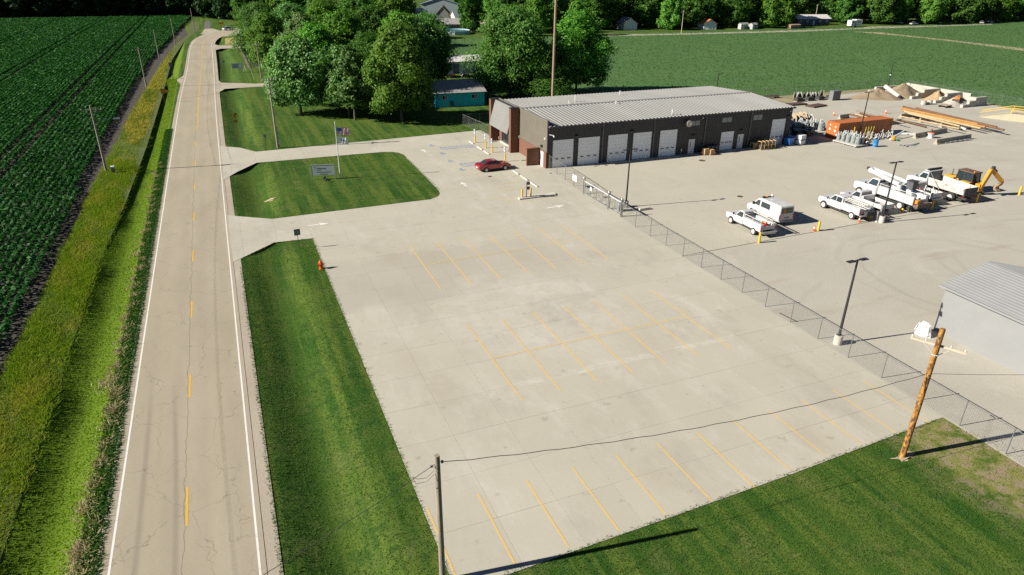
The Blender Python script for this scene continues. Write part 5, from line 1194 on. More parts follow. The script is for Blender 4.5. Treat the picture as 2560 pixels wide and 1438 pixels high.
# cars further off
def far_car(label, x, y, rz, col, roof=1.5, L=4.6):
    t = thing('parked_car', label, 'car', (x,y,0), rz); pm = M('car paint '+label[:12], col, None, 1, .25, coat=.6); h = L/2
    MB().prism([(-h,.4),(h,.38),(h+.02,.75),(h-1.2,.98),(-h+.4,1.0),(-h,.9)],-.9,.9,'y',tapw(.7,.12)).build('body', pm, t, bevel=.06, smooth=True)
    MB().prism([(-h+.7,.97),(h-1.15,.96),(h-1.9,roof),(-h+1.3,roof)],-.78,.78,'y',tapw(.98,.3)).build('windows', VGLASS, t); MB().bb(-h+1.35,h-1.95,-.64,.64,roof-.02,roof+.04).build('roof', pm, t)
    for (a, b) in ((h-.95,.8),(h-.95,-.8),(-h+.9,.8),(-h+.9,-.8)): wheel(t, a, b, .33, .2, RIMA)
    MB().bb(-h-.03,-h+.02,-.8,-.5,.7,.85).bb(-h-.03,-h+.02,.5,.8,.7,.85).build('tail_lights', REDL, t)
    return t
v = P(571,76); far_car('white car driving round the road bend', v.x, v.y, .5, (.62,.64,.66))
# ================================================================ signs, flag, lot furniture
def text_obj(name, txt, size, mat, parent, M4, align='LEFT'):
    cu = bpy.data.curves.new(name, 'FONT'); cu.body = txt; cu.size = size; cu.align_x = align; cu.extrude = .003
    tmp = bpy.data.objects.new('tmp', cu); COL.objects.link(tmp)
    me = bpy.data.meshes.new_from_object(tmp); bpy.data.objects.remove(tmp); me.transform(M4)
    me.materials.clear(); me.materials.append(mat)
    o = bpy.data.objects.new(name, me); COL.objects.link(o); o.parent = parent; return o
def face_m(x, y, z):                                                     # text upright, facing local -Y
    return Matrix.Translation((x, y, z)) @ Matrix.Rotation(radians(90), 4, 'X')
SIGNG = M('grey green sign face', (.44,.49,.47), (.40,.45,.43), 1, .5)
ALU = M('aluminium posts', (.50,.51,.50), (.42,.43,.42), 2, .4, .5)
a, b = P(782,450), P(838,448)
ang = atan2(b.y-a.y, b.x-a.x)
sg = thing('entrance_sign', 'wide grey entrance sign with logo and lettering on the grass island', 'sign', ((a.x+b.x)/2,(a.y+b.y)/2,0), ang)
hw = hypot(b.x-a.x, b.y-a.y)/2
MB().bb(-hw,hw,-.05,.05,.62,1.95).build('panel', SIGNG, sg)
MB().bb(-hw-.05,hw+.05,-.07,.07,1.952,2.0).build('top_trim', ALU, sg)
for s in (1,-1): MB().bb(s*(hw+.05)-.05,s*(hw+.05)+.05,-.06,.06,0,1.95).build('post', ALU, sg)
LET = M('dark green lettering', (.03,.06,.055), None, 1, .6); LOGO = M('teal logo', (.08,.25,.22), None, 1, .6)
text_obj('lettering', 'Ameren', .34, LET, sg, face_m(-hw+.72,-.054,1.42)); text_obj('lettering', 'ILLINOIS', .13, LOGO, sg, face_m(-hw+.72,-.054,1.24))
text_obj('lettering', 'Mt. Zion Operating Center', .165, LET, sg, face_m(-hw+.62,-.054,.98)); text_obj('lettering', 'Visitor Entrance', .15, LET, sg, face_m(-hw+1.0,-.054,.72))
mb = MB()
for k in range(3):
    t0 = radians(90+120*k)
    for q in range(6):
        a0, a1 = t0+q*.28, t0+(q+1)*.28; r0, r1 = .20-.012*q, .12
        mb.poly([(-hw+.45+r1*cos(a0),-.054,1.56+r1*sin(a0)),(-hw+.45+r0*cos(a0),-.054,1.56+r0*sin(a0)),(-hw+.45+r0*cos(a1),-.054,1.56+r0*sin(a1)),(-hw+.45+r1*cos(a1),-.054,1.56+r1*sin(a1))])
mb.build('logo', LOGO, sg)
for (px, py, lb) in ((812,451,'small black spotlight in the grass right under the entrance sign'),(817,456,'pair of black spotlights in the grass in front of the entrance sign')):
    v = P(px,py); o = thing('spotlight', lb, 'spotlight', (v.x,v.y,0)); MB().tube((0,0,0),(0,0,.25),.03,.03,6).build('stake', BLACKM, o); MB().tube((-.08,-.12,.28),(.08,.12,.42),.11,.14,10).build('lamp_head', BLACKM, o)
    if 'pair' in lb: MB().tube((.25,-.12,.2),(.35,.1,.32),.1,.13,10).build('lamp_head', BLACKM, o)
# flagpole and flags
FP = (12.75,90.3)
fp = thing('flagpole', 'tall white flagpole on the grass island', 'flagpole', (*FP,0)); MB().tube((0,0,0),(0,0,7.3),.065,.035,10).build('pole', WHITEP, fp, smooth=True); MB().lathe([(.01,-.08),(.07,-.04),(.08,0),(.07,.05),(.01,.08)],10,(0,0,7.36)).build('finial', WHITEP, fp, smooth=True); MB().lathe([(.2,0),(.2,.05),(.1,.09)],12).build('collar', WHITEP, fp)
MB().tube((.07,0,1.2),(.09,0,7.2),.006,.006,4).build('halyard', WHITEP, fp)
FR = leafmat('flag red', *[(.50,.03,.04)]*3, .5, .8, .1); FW = leafmat('flag white', *[(.80,.80,.78)]*3, .5, .8, .1); FB = leafmat('flag blue', *[(.08,.13,.38)]*3, .5, .8, .1)
def flagpt(u, v, L, Hh, z0, ph, droop):
    x = .12+u*L; return (x*cos(-.12)+0, -.12*x+.10*sin(u*7+ph)*u+.05*sin(u*15+v*3+ph), z0-v*Hh-droop*u*u-.05*sin(u*6+v*4+ph)*u)
def cloth(parent, name, mat, u0, u1, v0, v1, off=0, **k):
    nu = max(2, int((u1-u0)*16)); nv = max(1, int((v1-v0)*10)); mb = MB(); vs = []
    for j in range(nv+1):
        for i in range(nu+1):
            p = flagpt(u0+(u1-u0)*i/nu, v0+(v1-v0)*j/nv, **k); vs.append((p[0], p[1]+off, p[2]))
    mb.add(vs, [(j*(nu+1)+i, j*(nu+1)+i+1, (j+1)*(nu+1)+i+1, (j+1)*(nu+1)+i) for j in range(nv) for i in range(nu)])
    return mb.build(name, mat, parent, smooth='all')
fl = thing('national_flag', 'red white and blue striped flag flying from the flagpole', 'flag', (*FP,0)); K = dict(L=1.65, Hh=.98, z0=6.7, ph=.4, droop=.12)
for i in range(13):
    mt = FR if i % 2 == 0 else FW; cloth(fl, 'stripe', mt, .40 if i < 7 else 0, 1, i/13, (i+1)/13, **K)
ct = cloth(fl, 'canton', FB, 0, .40, 0, 7/13, **K)
for r in range(9):
    for c in range(6 if r % 2 == 0 else 5):
        u = .40*((c+.5+(.5 if r % 2 else 0))/6.2); v = 7/13*(r+.6)/9.2; p = flagpt(u, v, **K); s = .022
        MB().poly([(p[0]+s*(1 if k % 2 == 0 else .42)*cos(pi/2+k*pi/5), p[1]-.006, p[2]+s*(1 if k % 2 == 0 else .42)*sin(pi/2+k*pi/5)) for k in range(10)]).build('star', FW, ct)
f2 = thing('company_flag', 'white flag with dark emblem below the striped flag', 'flag', (*FP,0)); K = dict(L=1.4, Hh=.9, z0=5.55, ph=1.9, droop=.35)
cloth(f2, 'cloth', FW, 0, 1, 0, 1, **K); cloth(f2, 'emblem', LET, .38, .80, .42, .55, -.012, **K); cloth(f2, 'emblem', LOGO, .30, .40, .28, .46, -.012, **K)
# green driveway sign, hydrant
SG2 = M('dark green sign sheet', (.05,.10,.085), (.07,.13,.11), 2, .5)
v = P(748,622); o = thing('driveway_sign', 'small dark green sign on a thin post at the lower driveway', 'sign', (v.x,v.y,0), .12)
MB().tube((0,0,0),(0,0,2.05),.03,.03,6).build('post', RUST, o); MB().bb(-.3,.3,-.045,-.03,1.45,2.1).build('panel', SG2, o)
for k in range(4): MB().bb(-.2,.2-.1*(k%2),-.05,-.0455,1.62+.1*k,1.655+.1*k).build('text_line', M('pale sign text', (.30,.38,.36), None, 1, .6), o)
HYD = M('hydrant orange red', (.70,.10,.015), (.58,.08,.015), 4, .5)
o = thing('fire_hydrant', 'orange red fire hydrant at the lawn corner of the parking lot', 'hydrant', (6.0,60.9,0)); MB().lathe([(.21,0),(.21,.06),(.14,.07),(.14,.55),(.20,.57),(.20,.63),(.15,.64),(.14,.72),(.08,.82),(.03,.84),(.03,.9)],14).build('barrel', HYD, o, smooth=True)
for (dx, dy, L, r) in ((0,-1,.24,.10),(1,0,.2,.07),(-1,0,.2,.07)): MB().tube((0,0,.45),(dx*L,dy*L,.45),r,r,10).tube((dx*L,dy*L,.45),(dx*(L+.05),dy*(L+.05),.45),r*1.25,r*1.25,8).build('nozzle_cap', HYD, o)
# road signs
YS = M('warning yellow sheet', (.62,.42,.015), (.52,.36,.015), 2, .5); BLK = M('sign black', (.015,.015,.015), None, 1, .6); ORS = M('amber sign sheet', (.66,.30,.015), None, 2, .5)
o = thing('curve_warning_sign', 'yellow diamond curve sign with speed plaque on the north lawn', 'sign', (1.35,126.5,0), 0)
zc = 2.25; MB().tube((0,0,float(ditch(1.35,126.5))),(0,0,2.8),.035,.035,6).build('post', RUST, o); MB().poly([(0,-.045,zc+.62),(.62,-.045,zc),(0,-.045,zc-.62),(-.62,-.045,zc)]).build('diamond', YS, o)
mb = MB(); pts = [(-.12,-.32),(-.12,-.02),(-.05,.16),(.12,.26)]
for p, q in zip(pts, pts[1:]): mb.beam((p[0],-.052,zc+p[1]),(q[0],-.052,zc+q[1]),.01,.13)
mb.poly([(.06,-.055,zc+.42),(.34,-.055,zc+.33),(.14,-.055,zc+.10)]).build('curve_arrow', BLK, o)
MB().bb(-.3,.3,-.05,-.04,1.05,1.62).build('speed_plaque', ORS, o); text_obj('numerals', '35', .5, BLK, o, face_m(0,-.054,1.16), 'CENTER')
o = thing('small_sign', 'small grey sign on a thin post beside the north drive', 'sign', (5.0,111.3,0), 0); MB().tube((0,0,0),(0,0,1.9),.025,.025,6).build('post', BLACKM, o); MB().bb(-.2,.2,-.04,-.026,1.45,2.0).build('panel', GREYP, o)
v = P(418,255); o = thing('no_passing_sign', 'yellow pennant no passing sign on two posts on the left verge', 'sign', (v.x,v.y,0), 0)
zb = float(ditch(v.x,v.y)); MB().tube((-.45,0,zb),(-.45,0,2.4),.035,.035,6).build('post', RUST, o); MB().tube((.35,0,zb),(.35,0,2.2),.035,.035,6).build('post', RUST, o); MB().poly([(-.85,-.045,2.75),(1.05,-.045,2.15),(-.75,-.045,1.5)]).build('pennant', ORS, o)
for k, (tx, sz) in enumerate((('NO',.26),('PASSING',.22),('ZONE',.24))): text_obj('lettering', tx, sz, BLK, o, face_m(-.6,-.05,2.36-.3*k))
v = P(430,183); o = thing('verge_sign', 'plain grey sign on a post in the tall left verge', 'sign', (v.x,v.y,0), 0); MB().tube((0,0,-.3),(0,0,2.5),.035,.035,6).build('post', RUST, o); MB().bb(-.38,.38,-.045,-.03,1.6,2.6).build('panel', GREYP, o)
v = P(433,197); o = thing('roadside_box', 'low dark mailbox on a post near the field entrance', 'mailbox', (v.x,v.y,0), 0); MB().bb(-.05,.05,-.05,.05,-.3,1.0).build('post', WOODG, o); MB().prism([(-.2,0),(.2,0),(.2,.2),(.1,.32),(-.1,.32),(-.2,.2)],-.25,.25,'y').build('box', BLACKM, o, (0,0,1.0))
a, b = P(583,181), P(608,183); o = thing('roadside_billboard', 'dark blue green billboard on two posts beside the small crop plot', 'sign', ((a.x+b.x)/2,(a.y+b.y)/2,0), -.25)
MB().bb(-1.35,1.35,-.06,.0,1.05,2.35).build('panel', M('slate sign face', (.12,.19,.20), (.16,.24,.25), 1.5, .5), o)
for s in (1,-1): MB().bb(s*1.25-.06,s*1.25+.06,0,.12,-.65,1.5).build('post', WOODG, o)
for k in range(3): MB().bb(-1.1,.1+.1*k,-.066,-.061,1.25+.33*k,1.42+.33*k).build('text_line', LET, o)
MB().poly([(.55,-.065,1.6),(.75,-.065,2.15),(1.1,-.065,1.8),(.95,-.065,1.3)]).build('picture', M('sign picture', (.30,.38,.36), None, 1, .6), o)
v = P(562,175); o = thing('small_sign', 'small pale sign on a thin post nearest the far road edge', 'sign', (v.x,v.y,0), 0); MB().tube((0,0,-.7),(0,0,2.3),.03,.03,6).build('post', BLACKM, o); MB().bb(-.28,.28,-.045,-.03,1.75,2.4).build('panel', M('pale blue sign', (.25,.33,.42), None, 1, .5), o)
for (px, py, lb) in ((610,180,'white marker stake right of the billboard'),(614,176,'white marker stake behind the billboard')):
    v = P(px,py); tag(MB().tube((0,0,0),(-.1,0,1.2),.05,.05,6).build('marker_stake', WHITEP, None, (v.x,v.y,0)), lb, 'stake')
v = P(636,200); tag(MB().tube((0,0,0),(-.5,.3,2.6),.05,.05,6).build('guy_guard', M('pale guard', (.62,.62,.5), None, 1, .6), None, (v.x,v.y,0)), 'pale slanting guy wire guard beside the side drive', 'guard')
a = P(562,76); o = thing('turn_arrow_sign', 'yellow double board arrow sign at the road bend', 'sign', (a.x-1,a.y+4,0), 0)
for s in (1,-1): MB().bb(s*.95-.06,s*.95+.06,0,.1,0,2.9).build('post', YS, o)
MB().bb(-1.2,1.2,-.06,-.001,1.9,3.0).build('panel', YS, o); MB().poly([(-.8,-.066,2.35),(.3,-.066,2.35),(.3,-.066,2.2),(.9,-.066,2.45),(.3,-.066,2.7),(.3,-.066,2.55),(-.8,-.066,2.55)]).build('arrow', BLK, o)
gr = P(575,68); o = thing('guard_rail', 'low dark guard rail behind the road bend', 'guard rail', (gr.x,gr.y+1.5,0), .28); MB().bb(0,22,-.04,.04,.45,.75).build('rail', WOODG, o)
for i in range(8): MB().bb(i*3-.08,i*3+.08,.04,.2,0,.75).build('post', WOODG, o)
# entrance bollards with signs, wheel stops, kiosk island
YB = M('safety yellow', (.66,.42,.02), (.56,.36,.03), 3, .5)
for i, (x, y) in enumerate(((36.3,102.9),(36.6,98.9),(36.6,96.0),(36.5,90.5))):
    nm = ('farthest','second farthest','third farthest','nearest')[i]
    o = thing('sign_bollard', nm+' yellow bollard with a parking sign before the entrance', 'bollard', (x,y,0), 0, 'bollards before the entrance')
    MB().tube((0,0,0),(0,0,1.1),.10,.10,10).lathe([(.10,0),(.05,.05)],10,(0,0,1.1)).build('bollard', YB, o, smooth=True); MB().tube((0,0,1.1),(0,0,2.2),.025,.025,6).build('post', GALV, o); MB().bb(-.16,-.14,-.19,.19,1.5,2.15).build('sign', WHITEP, o); MB().bb(-.166,-.161,-.13,.13,1.65,2.0).build('symbol', BLUE, o)
prot = None
for i, (y0, y1) in enumerate(((104.0,101.9),(100.2,97.8),(97.2,94.8),(91.0,88.8),(85.5,83.4),(82.8,80.3),(79.6,77.1))):
    lb = ('first wheel stop in the row, farthest by the entrance','second wheel stop in the row beside the entrance','third wheel stop in the row by the entrance pylon','wheel stop in front of the red sedan nose','fifth wheel stop, just right of the red sedan','sixth wheel stop in the row','last wheel stop in the row, nearest the key pad island')[i]
    o = thing('wheel_stop', lb, 'wheel stop', (35.65,(y0+y1)/2,.031), 0, 'concrete wheel stops'); h = abs(y0-y1)/2*.92
    MB().prism([(-.10,0),(.10,0),(.07,.13),(-.07,.13)],-h,h,'y').build('block', CONCW, o, bevel=.01)
    for s in (1,-1): MB().lathe([(.025,0),(.025,.02)],6,(0,s*h*.7,.131)).build('pin', RUST, o)
isl = thing('kiosk_island', 'low concrete island with kerb in front of the gate', 'island', (34.0,73.75,0), .03); MB().prism([(-2.6,-.5),(2.4,-.55),(2.6,.35),(-1.6,.55),(-2.5,.2)],.0,.2,'z').build('kerb', CONCW, isl, bevel=.02)
for (x, y, lb) in ((31.95,73.65,'left yellow bollard on the key pad island'),(33.1,73.65,'right yellow bollard on the key pad island')):
    o = thing('bollard', lb, 'bollard', (x,y,.2)); MB().tube((0,0,0),(0,0,1.0),.11,.11,10).lathe([(.11,0),(.05,.05)],10,(0,0,1.0)).build('pipe', YB, o, smooth=True)
o = thing('keypad_stand', 'black gate key pad stand with two boxes between the yellow bollards', 'keypad', (32.5,73.6,.2)); MB().bb(-.04,.04,-.04,.04,0,1.9).build('post', GREYP, o)
for z in (.95,1.55): q = MB().bb(-.02,.36,-.2,-.04,z,z+.34).build('box', BLACKM, o); MB().bb(.12,.26,-.21,-.2005,z+.1,z+.22).build('keypad', GREYP, q)
# yard bollards and cones
for (x, y, lb) in ((49.2,51.3,'yellow bollard behind the leftmost service truck'),(57.7,51.8,'yellow bollard with a cone at its foot behind the van'),(66.1,52.5,'yellow bollard beside the charging pedestal'),(75.8,52.4,'yellow bollard behind the bucket truck'),(83.7,52.5,'yellow bollard behind the dump truck'),(91.8,52.6,'yellow bollard at the far right of the truck row'),(72.0,53.2,'low yellow bollard under the bucket truck wheel')):
    o = thing('bollard', lb, 'bollard', (x,y,0), 0, 'yard bollards'); h = .35 if 'low yellow' in lb else 1.1
    MB().tube((0,0,-.05),(0,0,h),.13,.13,12).lathe([(.13,0),(.07,.06)],10,(0,0,h)).build('pipe', YB, o, smooth=True)
CONE = M('safety orange', (.80,.13,.02), None, 2, .5); CW_ = M('cone white band', (.75,.74,.72), None, 1, .6)
def cone(x, y, label, s=1.0, z=0):
    o = thing('traffic_cone', label, 'cone', (x,y,z), .4, 'traffic cones'); MB().bb(-.19*s,.19*s,-.19*s,.19*s,0,.04*s).build('base', CONE, o); MB().lathe([(.14*s,.04*s),(.095*s,.3*s),(.06*s,.5*s),(.03*s,.7*s)],12).build('cone', CONE, o, smooth=True); MB().lathe([(.104*s,.3*s),(.075*s,.46*s)],12).build('band', CW_, o); return o
cone(57.3,52.0,'orange cone lying at the foot of a yellow yard bollard'); cone(64.2,52.3,'orange cone at the tail of the ladder truck'); cone(66.0,83.6,'orange cone left of the cardboard boxes by the workshop',1.1); cone(67.8,83.0,'orange cone right of the cardboard boxes by the workshop',1.1)
v = P(2218,330/1.0) if False else P(2084,351/1.0)
for (px, py, lb) in ((2214,284,'lone orange cone among the pole racks'),(2084,289,'small orange cone behind the transformers')):
    v = P(px,py); cone(v.x, v.y, lb, 1.3)
# charging pedestal at the lamp
o = thing('pedestal', 'grey power pedestal and post at the truck row lamp', 'pedestal', (66.6,51.9,0)); MB().bb(-.6,.6,-.4,.4,0,.12).build('pad', CONCW, o); MB().bb(-.45,-.05,-.25,.25,.12,1.15).build('cabinet', GREYP, o); MB().bb(.15,.3,-.08,.08,.12,1.7).build('post', GALV, o)
# by the workshop wall
CARD = M('brown cardboard', (.42,.28,.13), (.34,.22,.10), 2, .85)
for i, (x, y, z, s, lb) in enumerate(((66.45,83.5,0,(.8,.8,1.0),'tall cardboard box left of the pair by the workshop wall'),(67.25,83.2,0,(.75,.7,.85),'cardboard box right of the pair by the workshop wall'))):
    o = thing('cardboard_box', lb, 'box', (x,y,z), .1*i); MB().bb(-s[0]/2,s[0]/2,-s[1]/2,s[1]/2,.1,s[2]).build('carton', CARD, o); MB().bb(-s[0]/2-.02,s[0]/2+.02,-s[1]/2,s[1]/2,0,.1).build('pallet', WOODG, o)
for i, x in enumerate((67.6,68.35,69.1)):
    o = thing('rubbish_bin', ('left','middle','right')[i]+' dark green wheeled bin against the workshop wall', 'bin', (x,84.45,0)); MB().prism([(-.26,0),(.26,0),(.32,1.0),(-.32,1.0)],-.3,.3,'y').build('body', M('dark green bin', (.02,.045,.035), None, 2, .5), o, bevel=.02); MB().bb(-.34,.34,-.36,.32,1.0,1.08).build('lid', M('bin lid', (.04,.06,.055), None, 2, .5), o)
PINE = M('raw pine', (.55,.38,.18), (.44,.29,.13), 3, .85)
def crate(x, y, L, W, H, label, rz=0):
    o = thing('timber_crate', label, 'crate', (x,y,0), rz)
    for s in (1,-1):
        for k in range(5): xx = -L/2+.06+(L-.12)*k/4; MB().bb(xx-.05,xx+.05,s*W/2-.03,s*W/2+.03,0,H).build('stud', PINE, o)
        for z in (.12, H*.55, H-.06): MB().bb(-L/2,L/2,s*(W/2+.045)-.012,s*(W/2+.045)+.012,z-.05,z+.05).build('rail', PINE, o)
        for k in range(2): MB().beam((-L/2+L/2*k+.05,s*(W/2+.04),.15),(-L/2+L/2*(k+1)-.05,s*(W/2+.04),H-.1),.02,.09).build('diagonal', PINE, o)
    for k in range(5): xx = -L/2+.06+(L-.12)*k/4; MB().bb(xx-.05,xx+.05,-W/2,W/2,H-.05,H+.03).build('top_slat', PINE, o)
    MB().bb(-L/2,L/2,-W/2,W/2,.0,.08).build('base', PINE, o); MB().bb(-L/2+.1,L/2-.1,-W/2+.1,W/2-.1,.1,H*.6).build('contents', CHASSIS, o)
crate(77.9,83.3,3.0,.9,1.3,'long open pine crate by the workshop wall',.03); crate(76.6,84.2,1.6,.8,.9,'smaller brown crate behind the long pine crate')
BIN = M('blue plastic bin', (.02,.11,.35), (.015,.08,.26), 2, .45)
for i, (x, y) in enumerate(((83.0,83.9),(84.0,84.6))):
    o = thing('blue_tub', ('front','rear')[i]+' blue tilting tub at the workshop corner', 'tub', (x,y,0), .3); MB().prism([(-.55,.15),(.55,.15),(.8,1.15),(-.8,1.15)],-.55,.55,'y').build('tub', BIN, o, bevel=.03); MB().bb(-.85,.85,-.6,.6,1.1,1.2).build('rim', BIN, o); MB().bb(-.5,.5,-.4,.4,0,.15).build('base', CHASSIS, o)
for i, z in enumerate((0,.82)):
    o = thing('pallet_box', ('lower','upper')[i]+' white plastic pallet box beside the blue tubs', 'box', (85.1,83.6,z), .15); MB().bb(-.6,.6,-.5,.5,.12,.78).build('box', WHITEP, o, bevel=.02); 
    for k in range(5): MB().bb(-.55+.25*k,-.45+.25*k,-.515,-.501,.18,.7).build('slat', WHITEP, o)
    MB().bb(-.6,-.4,-.5,.5,0,.12).bb(.4,.6,-.5,.5,0,.12).build('feet', GREYP, o)
# right shed and tarp
SHEDW = M('pale grey shed cladding', (.225,.23,.23), (.21,.215,.215), .4, .6); SHEDR = M('pale grey shed roof', (.255,.26,.265), (.235,.24,.245), .4, .6, .0)
o = thing('storage_shed', 'pale grey metal shed with low hip end at the right edge', 'shed', (0,0,0))
A = Vector((49.4,31.2,0)); dirn = Vector((-.02, -1, 0)).normalized(); nrm = Vector((-dirn.y, dirn.x, 0))   # wall runs towards the lower right of the picture
if nrm.x < 0: nrm = -nrm
Lw_, Dp, Hw, Hr = 20.0, 8.7, 3.9, 5.05
c = [A, A+dirn*Lw_, A+dirn*Lw_+nrm*Dp, A+nrm*Dp]; mb = MB()
mb.add([(*p.xy, 0) for p in c]+[(*p.xy, Hw) for p in c]+[(*(A+nrm*Dp/2).xy, Hr), (*(A+dirn*Lw_+nrm*Dp/2).xy, Hr)], [(0,1,5,4),(1,2,6,5),(2,3,7,6),(3,0,4,7),(4,8,7),(5,6,9)]); mb.build('wall', SHEDW, o)
mb = MB()
for s in (0, 1):
    e0 = (A if s == 0 else A+nrm*Dp)-nrm*(.3 if s == 0 else -.3)-dirn*.25; e1 = e0+dirn*(Lw_+.5); r0 = A+nrm*Dp/2-dirn*.25; r1 = r0+dirn*(Lw_+.5)
    q = [Vector((*e0.xy,Hw-.02)), Vector((*e1.xy,Hw-.02)), Vector((*r1.xy,Hr+.06)), Vector((*r0.xy,Hr+.06))]
    mb.add(q+[v+Vector((0,0,.08)) for v in q], [(0,1,2,3),(7,6,5,4),(0,4,5,1),(1,5,6,2),(2,6,7,3),(3,7,4,0)])
    for j in range(1, 15):                                               # ribs run along the roof
        t = j/15; mb.beam(q[0].lerp(q[3], t)+Vector((0,0,.085)), q[1].lerp(q[2], t)+Vector((0,0,.085)), .08, .05)
    k = .2
    while k < 1:
        k += 30
mb.build('roof', SHEDR, o)
g0 = A-nrm*.42-dirn*.25; MB().beam((*g0.xy,Hw-.05),(*(g0+dirn*(Lw_+.5)).xy,Hw-.05),.16,.16).build('gutter', SHEDW, o)
tp = MB(); n = 12
cx_, cy_ = 47.9,30.95
prof = [(.75,0),(.80,.25),(.72,.6),(.55,.95),(.25,1.15),(.02,1.18)]; vs = []
for r, z in prof:
    for i in range(n):
        a = 2*pi*i/n; k = 1+.14*sin(3*a+z*4)+.08*cos(5*a); vs.append((cx_+r*k*cos(a)*.58, cy_+r*k*sin(a)*.8, z*.95))
tp.add(vs, [(j*n+i, j*n+(i+1) % n, (j+1)*n+(i+1) % n, (j+1)*n+i) for j in range(len(prof)-1) for i in range(n)])
tag(tp.build('covered_machine', M('white tarpaulin', (.66,.66,.64), (.56,.56,.54), 2, .6, bump=.6, bscale=4), None), 'small machine under a white tarpaulin at the shed corner', 'tarp')
tag(MB().beam((39.9,37.9,.03),(40.0,36.2,.12),.06,.06).build('rusty_bar', RUST, None), 'rusty bar lying at the foot of the long fence', 'bar')
# ================================================================ storage yard
CORTEN = M('orange container paint', (.44,.145,.03), (.37,.11,.03), .8, .55, stretch=(1,1,.5))
o = thing('shipping_container', 'long orange shipping container with white stencils on its doors', 'container', (99.45,85.35,.12), .015)
L, Wd, H = 12.19, 2.44, 2.6; mb = MB()
for s in (1, -1):
    n = 88; vs = []; prof = []
    for i in range(n+1):
        x = -L/2+.12+(L-.24)*i/n; d = 0 if (i//2) % 2 == 0 else -.035; prof.append((x, s*(Wd/2-.02+d)))
    for (x, y) in prof: vs += [(x, y, .12), (x, y, H-.1)]
    mb.add(vs, [(2*i, 2*i+2, 2*i+3, 2*i+1) for i in range(n)])
mb.build('side_panel', CORTEN, o)
rf = MB(); n = 40; vs = []
for i in range(n+1): x = -L/2+.1+(L-.2)*i/n; z = H-.02-(.02 if i % 2 else 0); vs += [(x,-Wd/2+.06,z),(x,Wd/2-.06,z)]
rf.add(vs, [(2*i,2*i+2,2*i+3,2*i+1) for i in range(n)]); rf.build('roof_panel', CORTEN, o)
fr = MB()
for s in (1,-1):
    fr.bb(-L/2,L/2,s*Wd/2-.06,s*Wd/2+.02,0,.14); fr.bb(-L/2,L/2,s*Wd/2-.05,s*Wd/2+.02,H-.11,H)
    for e in (1,-1): fr.bb(e*L/2-.08,e*L/2+.08,s*Wd/2-.09,s*Wd/2+.03,.0,H+.01)
for e in (1,-1): fr.bb(e*L/2-.06,e*L/2+.06,-Wd/2,Wd/2,H-.12,H+.005); fr.bb(e*L/2-.06,e*L/2+.06,-Wd/2,Wd/2,0,.15)
fr.build('corner_frame', CORTEN, o); MB().bb(-L/2+.1,L/2-.1,-1.1,1.1,.05,.12).build('floor', CHASSIS, o); MB().bb(L/2-.05,L/2-.01,-1.12,1.12,.15,H-.12).build('end_panel', CORTEN, o)
for s in (1,-1):
    d_ = MB().bb(-L/2-.03,-L/2+.03,min(s*.01,s*1.12),max(s*.01,s*1.12),.16,H-.13).build('door', CORTEN, o)
    for yy in (.3,.8): MB().tube((-L/2-.06,s*yy,.12),(-L/2-.06,s*yy,H-.1),.02,.02,6).build('lock_rod', CORTEN, d_)
    for (yy, z, w2, h2) in ((.55,1.9,.30,.20),(.55,1.25,.34,.36),(.95,.7,.22,.22)) if s < 0 else ((.6,1.4,.32,.34),(.6,2.05,.26,.16)): MB().bb(-L/2-.036,-L/2-.031,s*yy-w2/2,s*yy+w2/2,z-h2/2,z+h2/2).build('stencil', WHITEP, d_)
bl = thing('timber_sleeper', 'dark timber sleepers under the orange container', 'timber', (99.45,85.35,0), .015)
for x in (-5.5,0,5.5): MB().bb(x-.15,x+.15,-1.2,1.2,0,.118).build('sleeper', CHASSIS, bl)
# pole-mounted transformers
TG = M('transformer grey enamel', (.30,.33,.33), (.24,.265,.265), 3, .45); TGW = M('pale transformer grey', (.48,.50,.49), (.40,.42,.41), 3, .45)
def transformer():
    o = thing('transformer', '', 'transformer', (0,0,0)); MB().lathe([(.30,.0),(.32,.03),(.32,.78),(.33,.8),(.33,.86),(.22,.93),(.05,.95)],14).build('tank', TG, o, smooth=True)
    for (x, y) in ((.14,.1),(-.14,.1)): MB().lathe([(.05,.9),(.07,.95),(.04,1.0),(.07,1.05),(.04,1.1),(.06,1.15),(.02,1.24)],8,(x,y,0)).build('bushing', TGW, o)
    MB().bb(-.06,.06,-.42,-.31,.2,.28).bb(-.06,.06,-.42,-.31,.6,.68).build('hanger', TG, o); MB().bb(.31,.42,-.16,.16,.28,.62).build('terminal', CHASSIS, o)
    return o
TR = transformer(); first = True
def put_tr(x, y, z, s, rz, label, group):
    global first
    if first: TR.location = (x,y,z); TR.rotation_euler = (0,0,rz); TR.scale = (s,)*3; TR['label'] = label; TR['group'] = group; first = False; return
    dup(TR, (x,y,z), rz, label, s, group)
for i in range(5):
    for j in range(3):
        if (i, j) in ((4,2),(3,2)): continue
        put_tr(92.55+j*.78+random.uniform(-.08,.08)+i*.12, 82.9-i*.86, .34, random.uniform(.95,1.35), random.uniform(0,6), 'grey pole transformer on the timber deck beside the container', 'transformers on the deck')
dk = thing('timber_deck', 'pale grey stack of crossarms serving as a deck in front of the container', 'deck', (93.1,81.0,0), .05)
for k in range(9): MB().bb(-1.35+.3*k,-1.09+.3*k,-2.3,2.3,.2,.34).build('plank', M('grey deck timber', (.46,.45,.41), (.36,.35,.31), 2, .9), dk)
for y in (-2.0,0,2.0): MB().bb(-1.4,1.4,y-.1,y+.1,0,.2).build('bearer', WOODG, dk)
k = 0
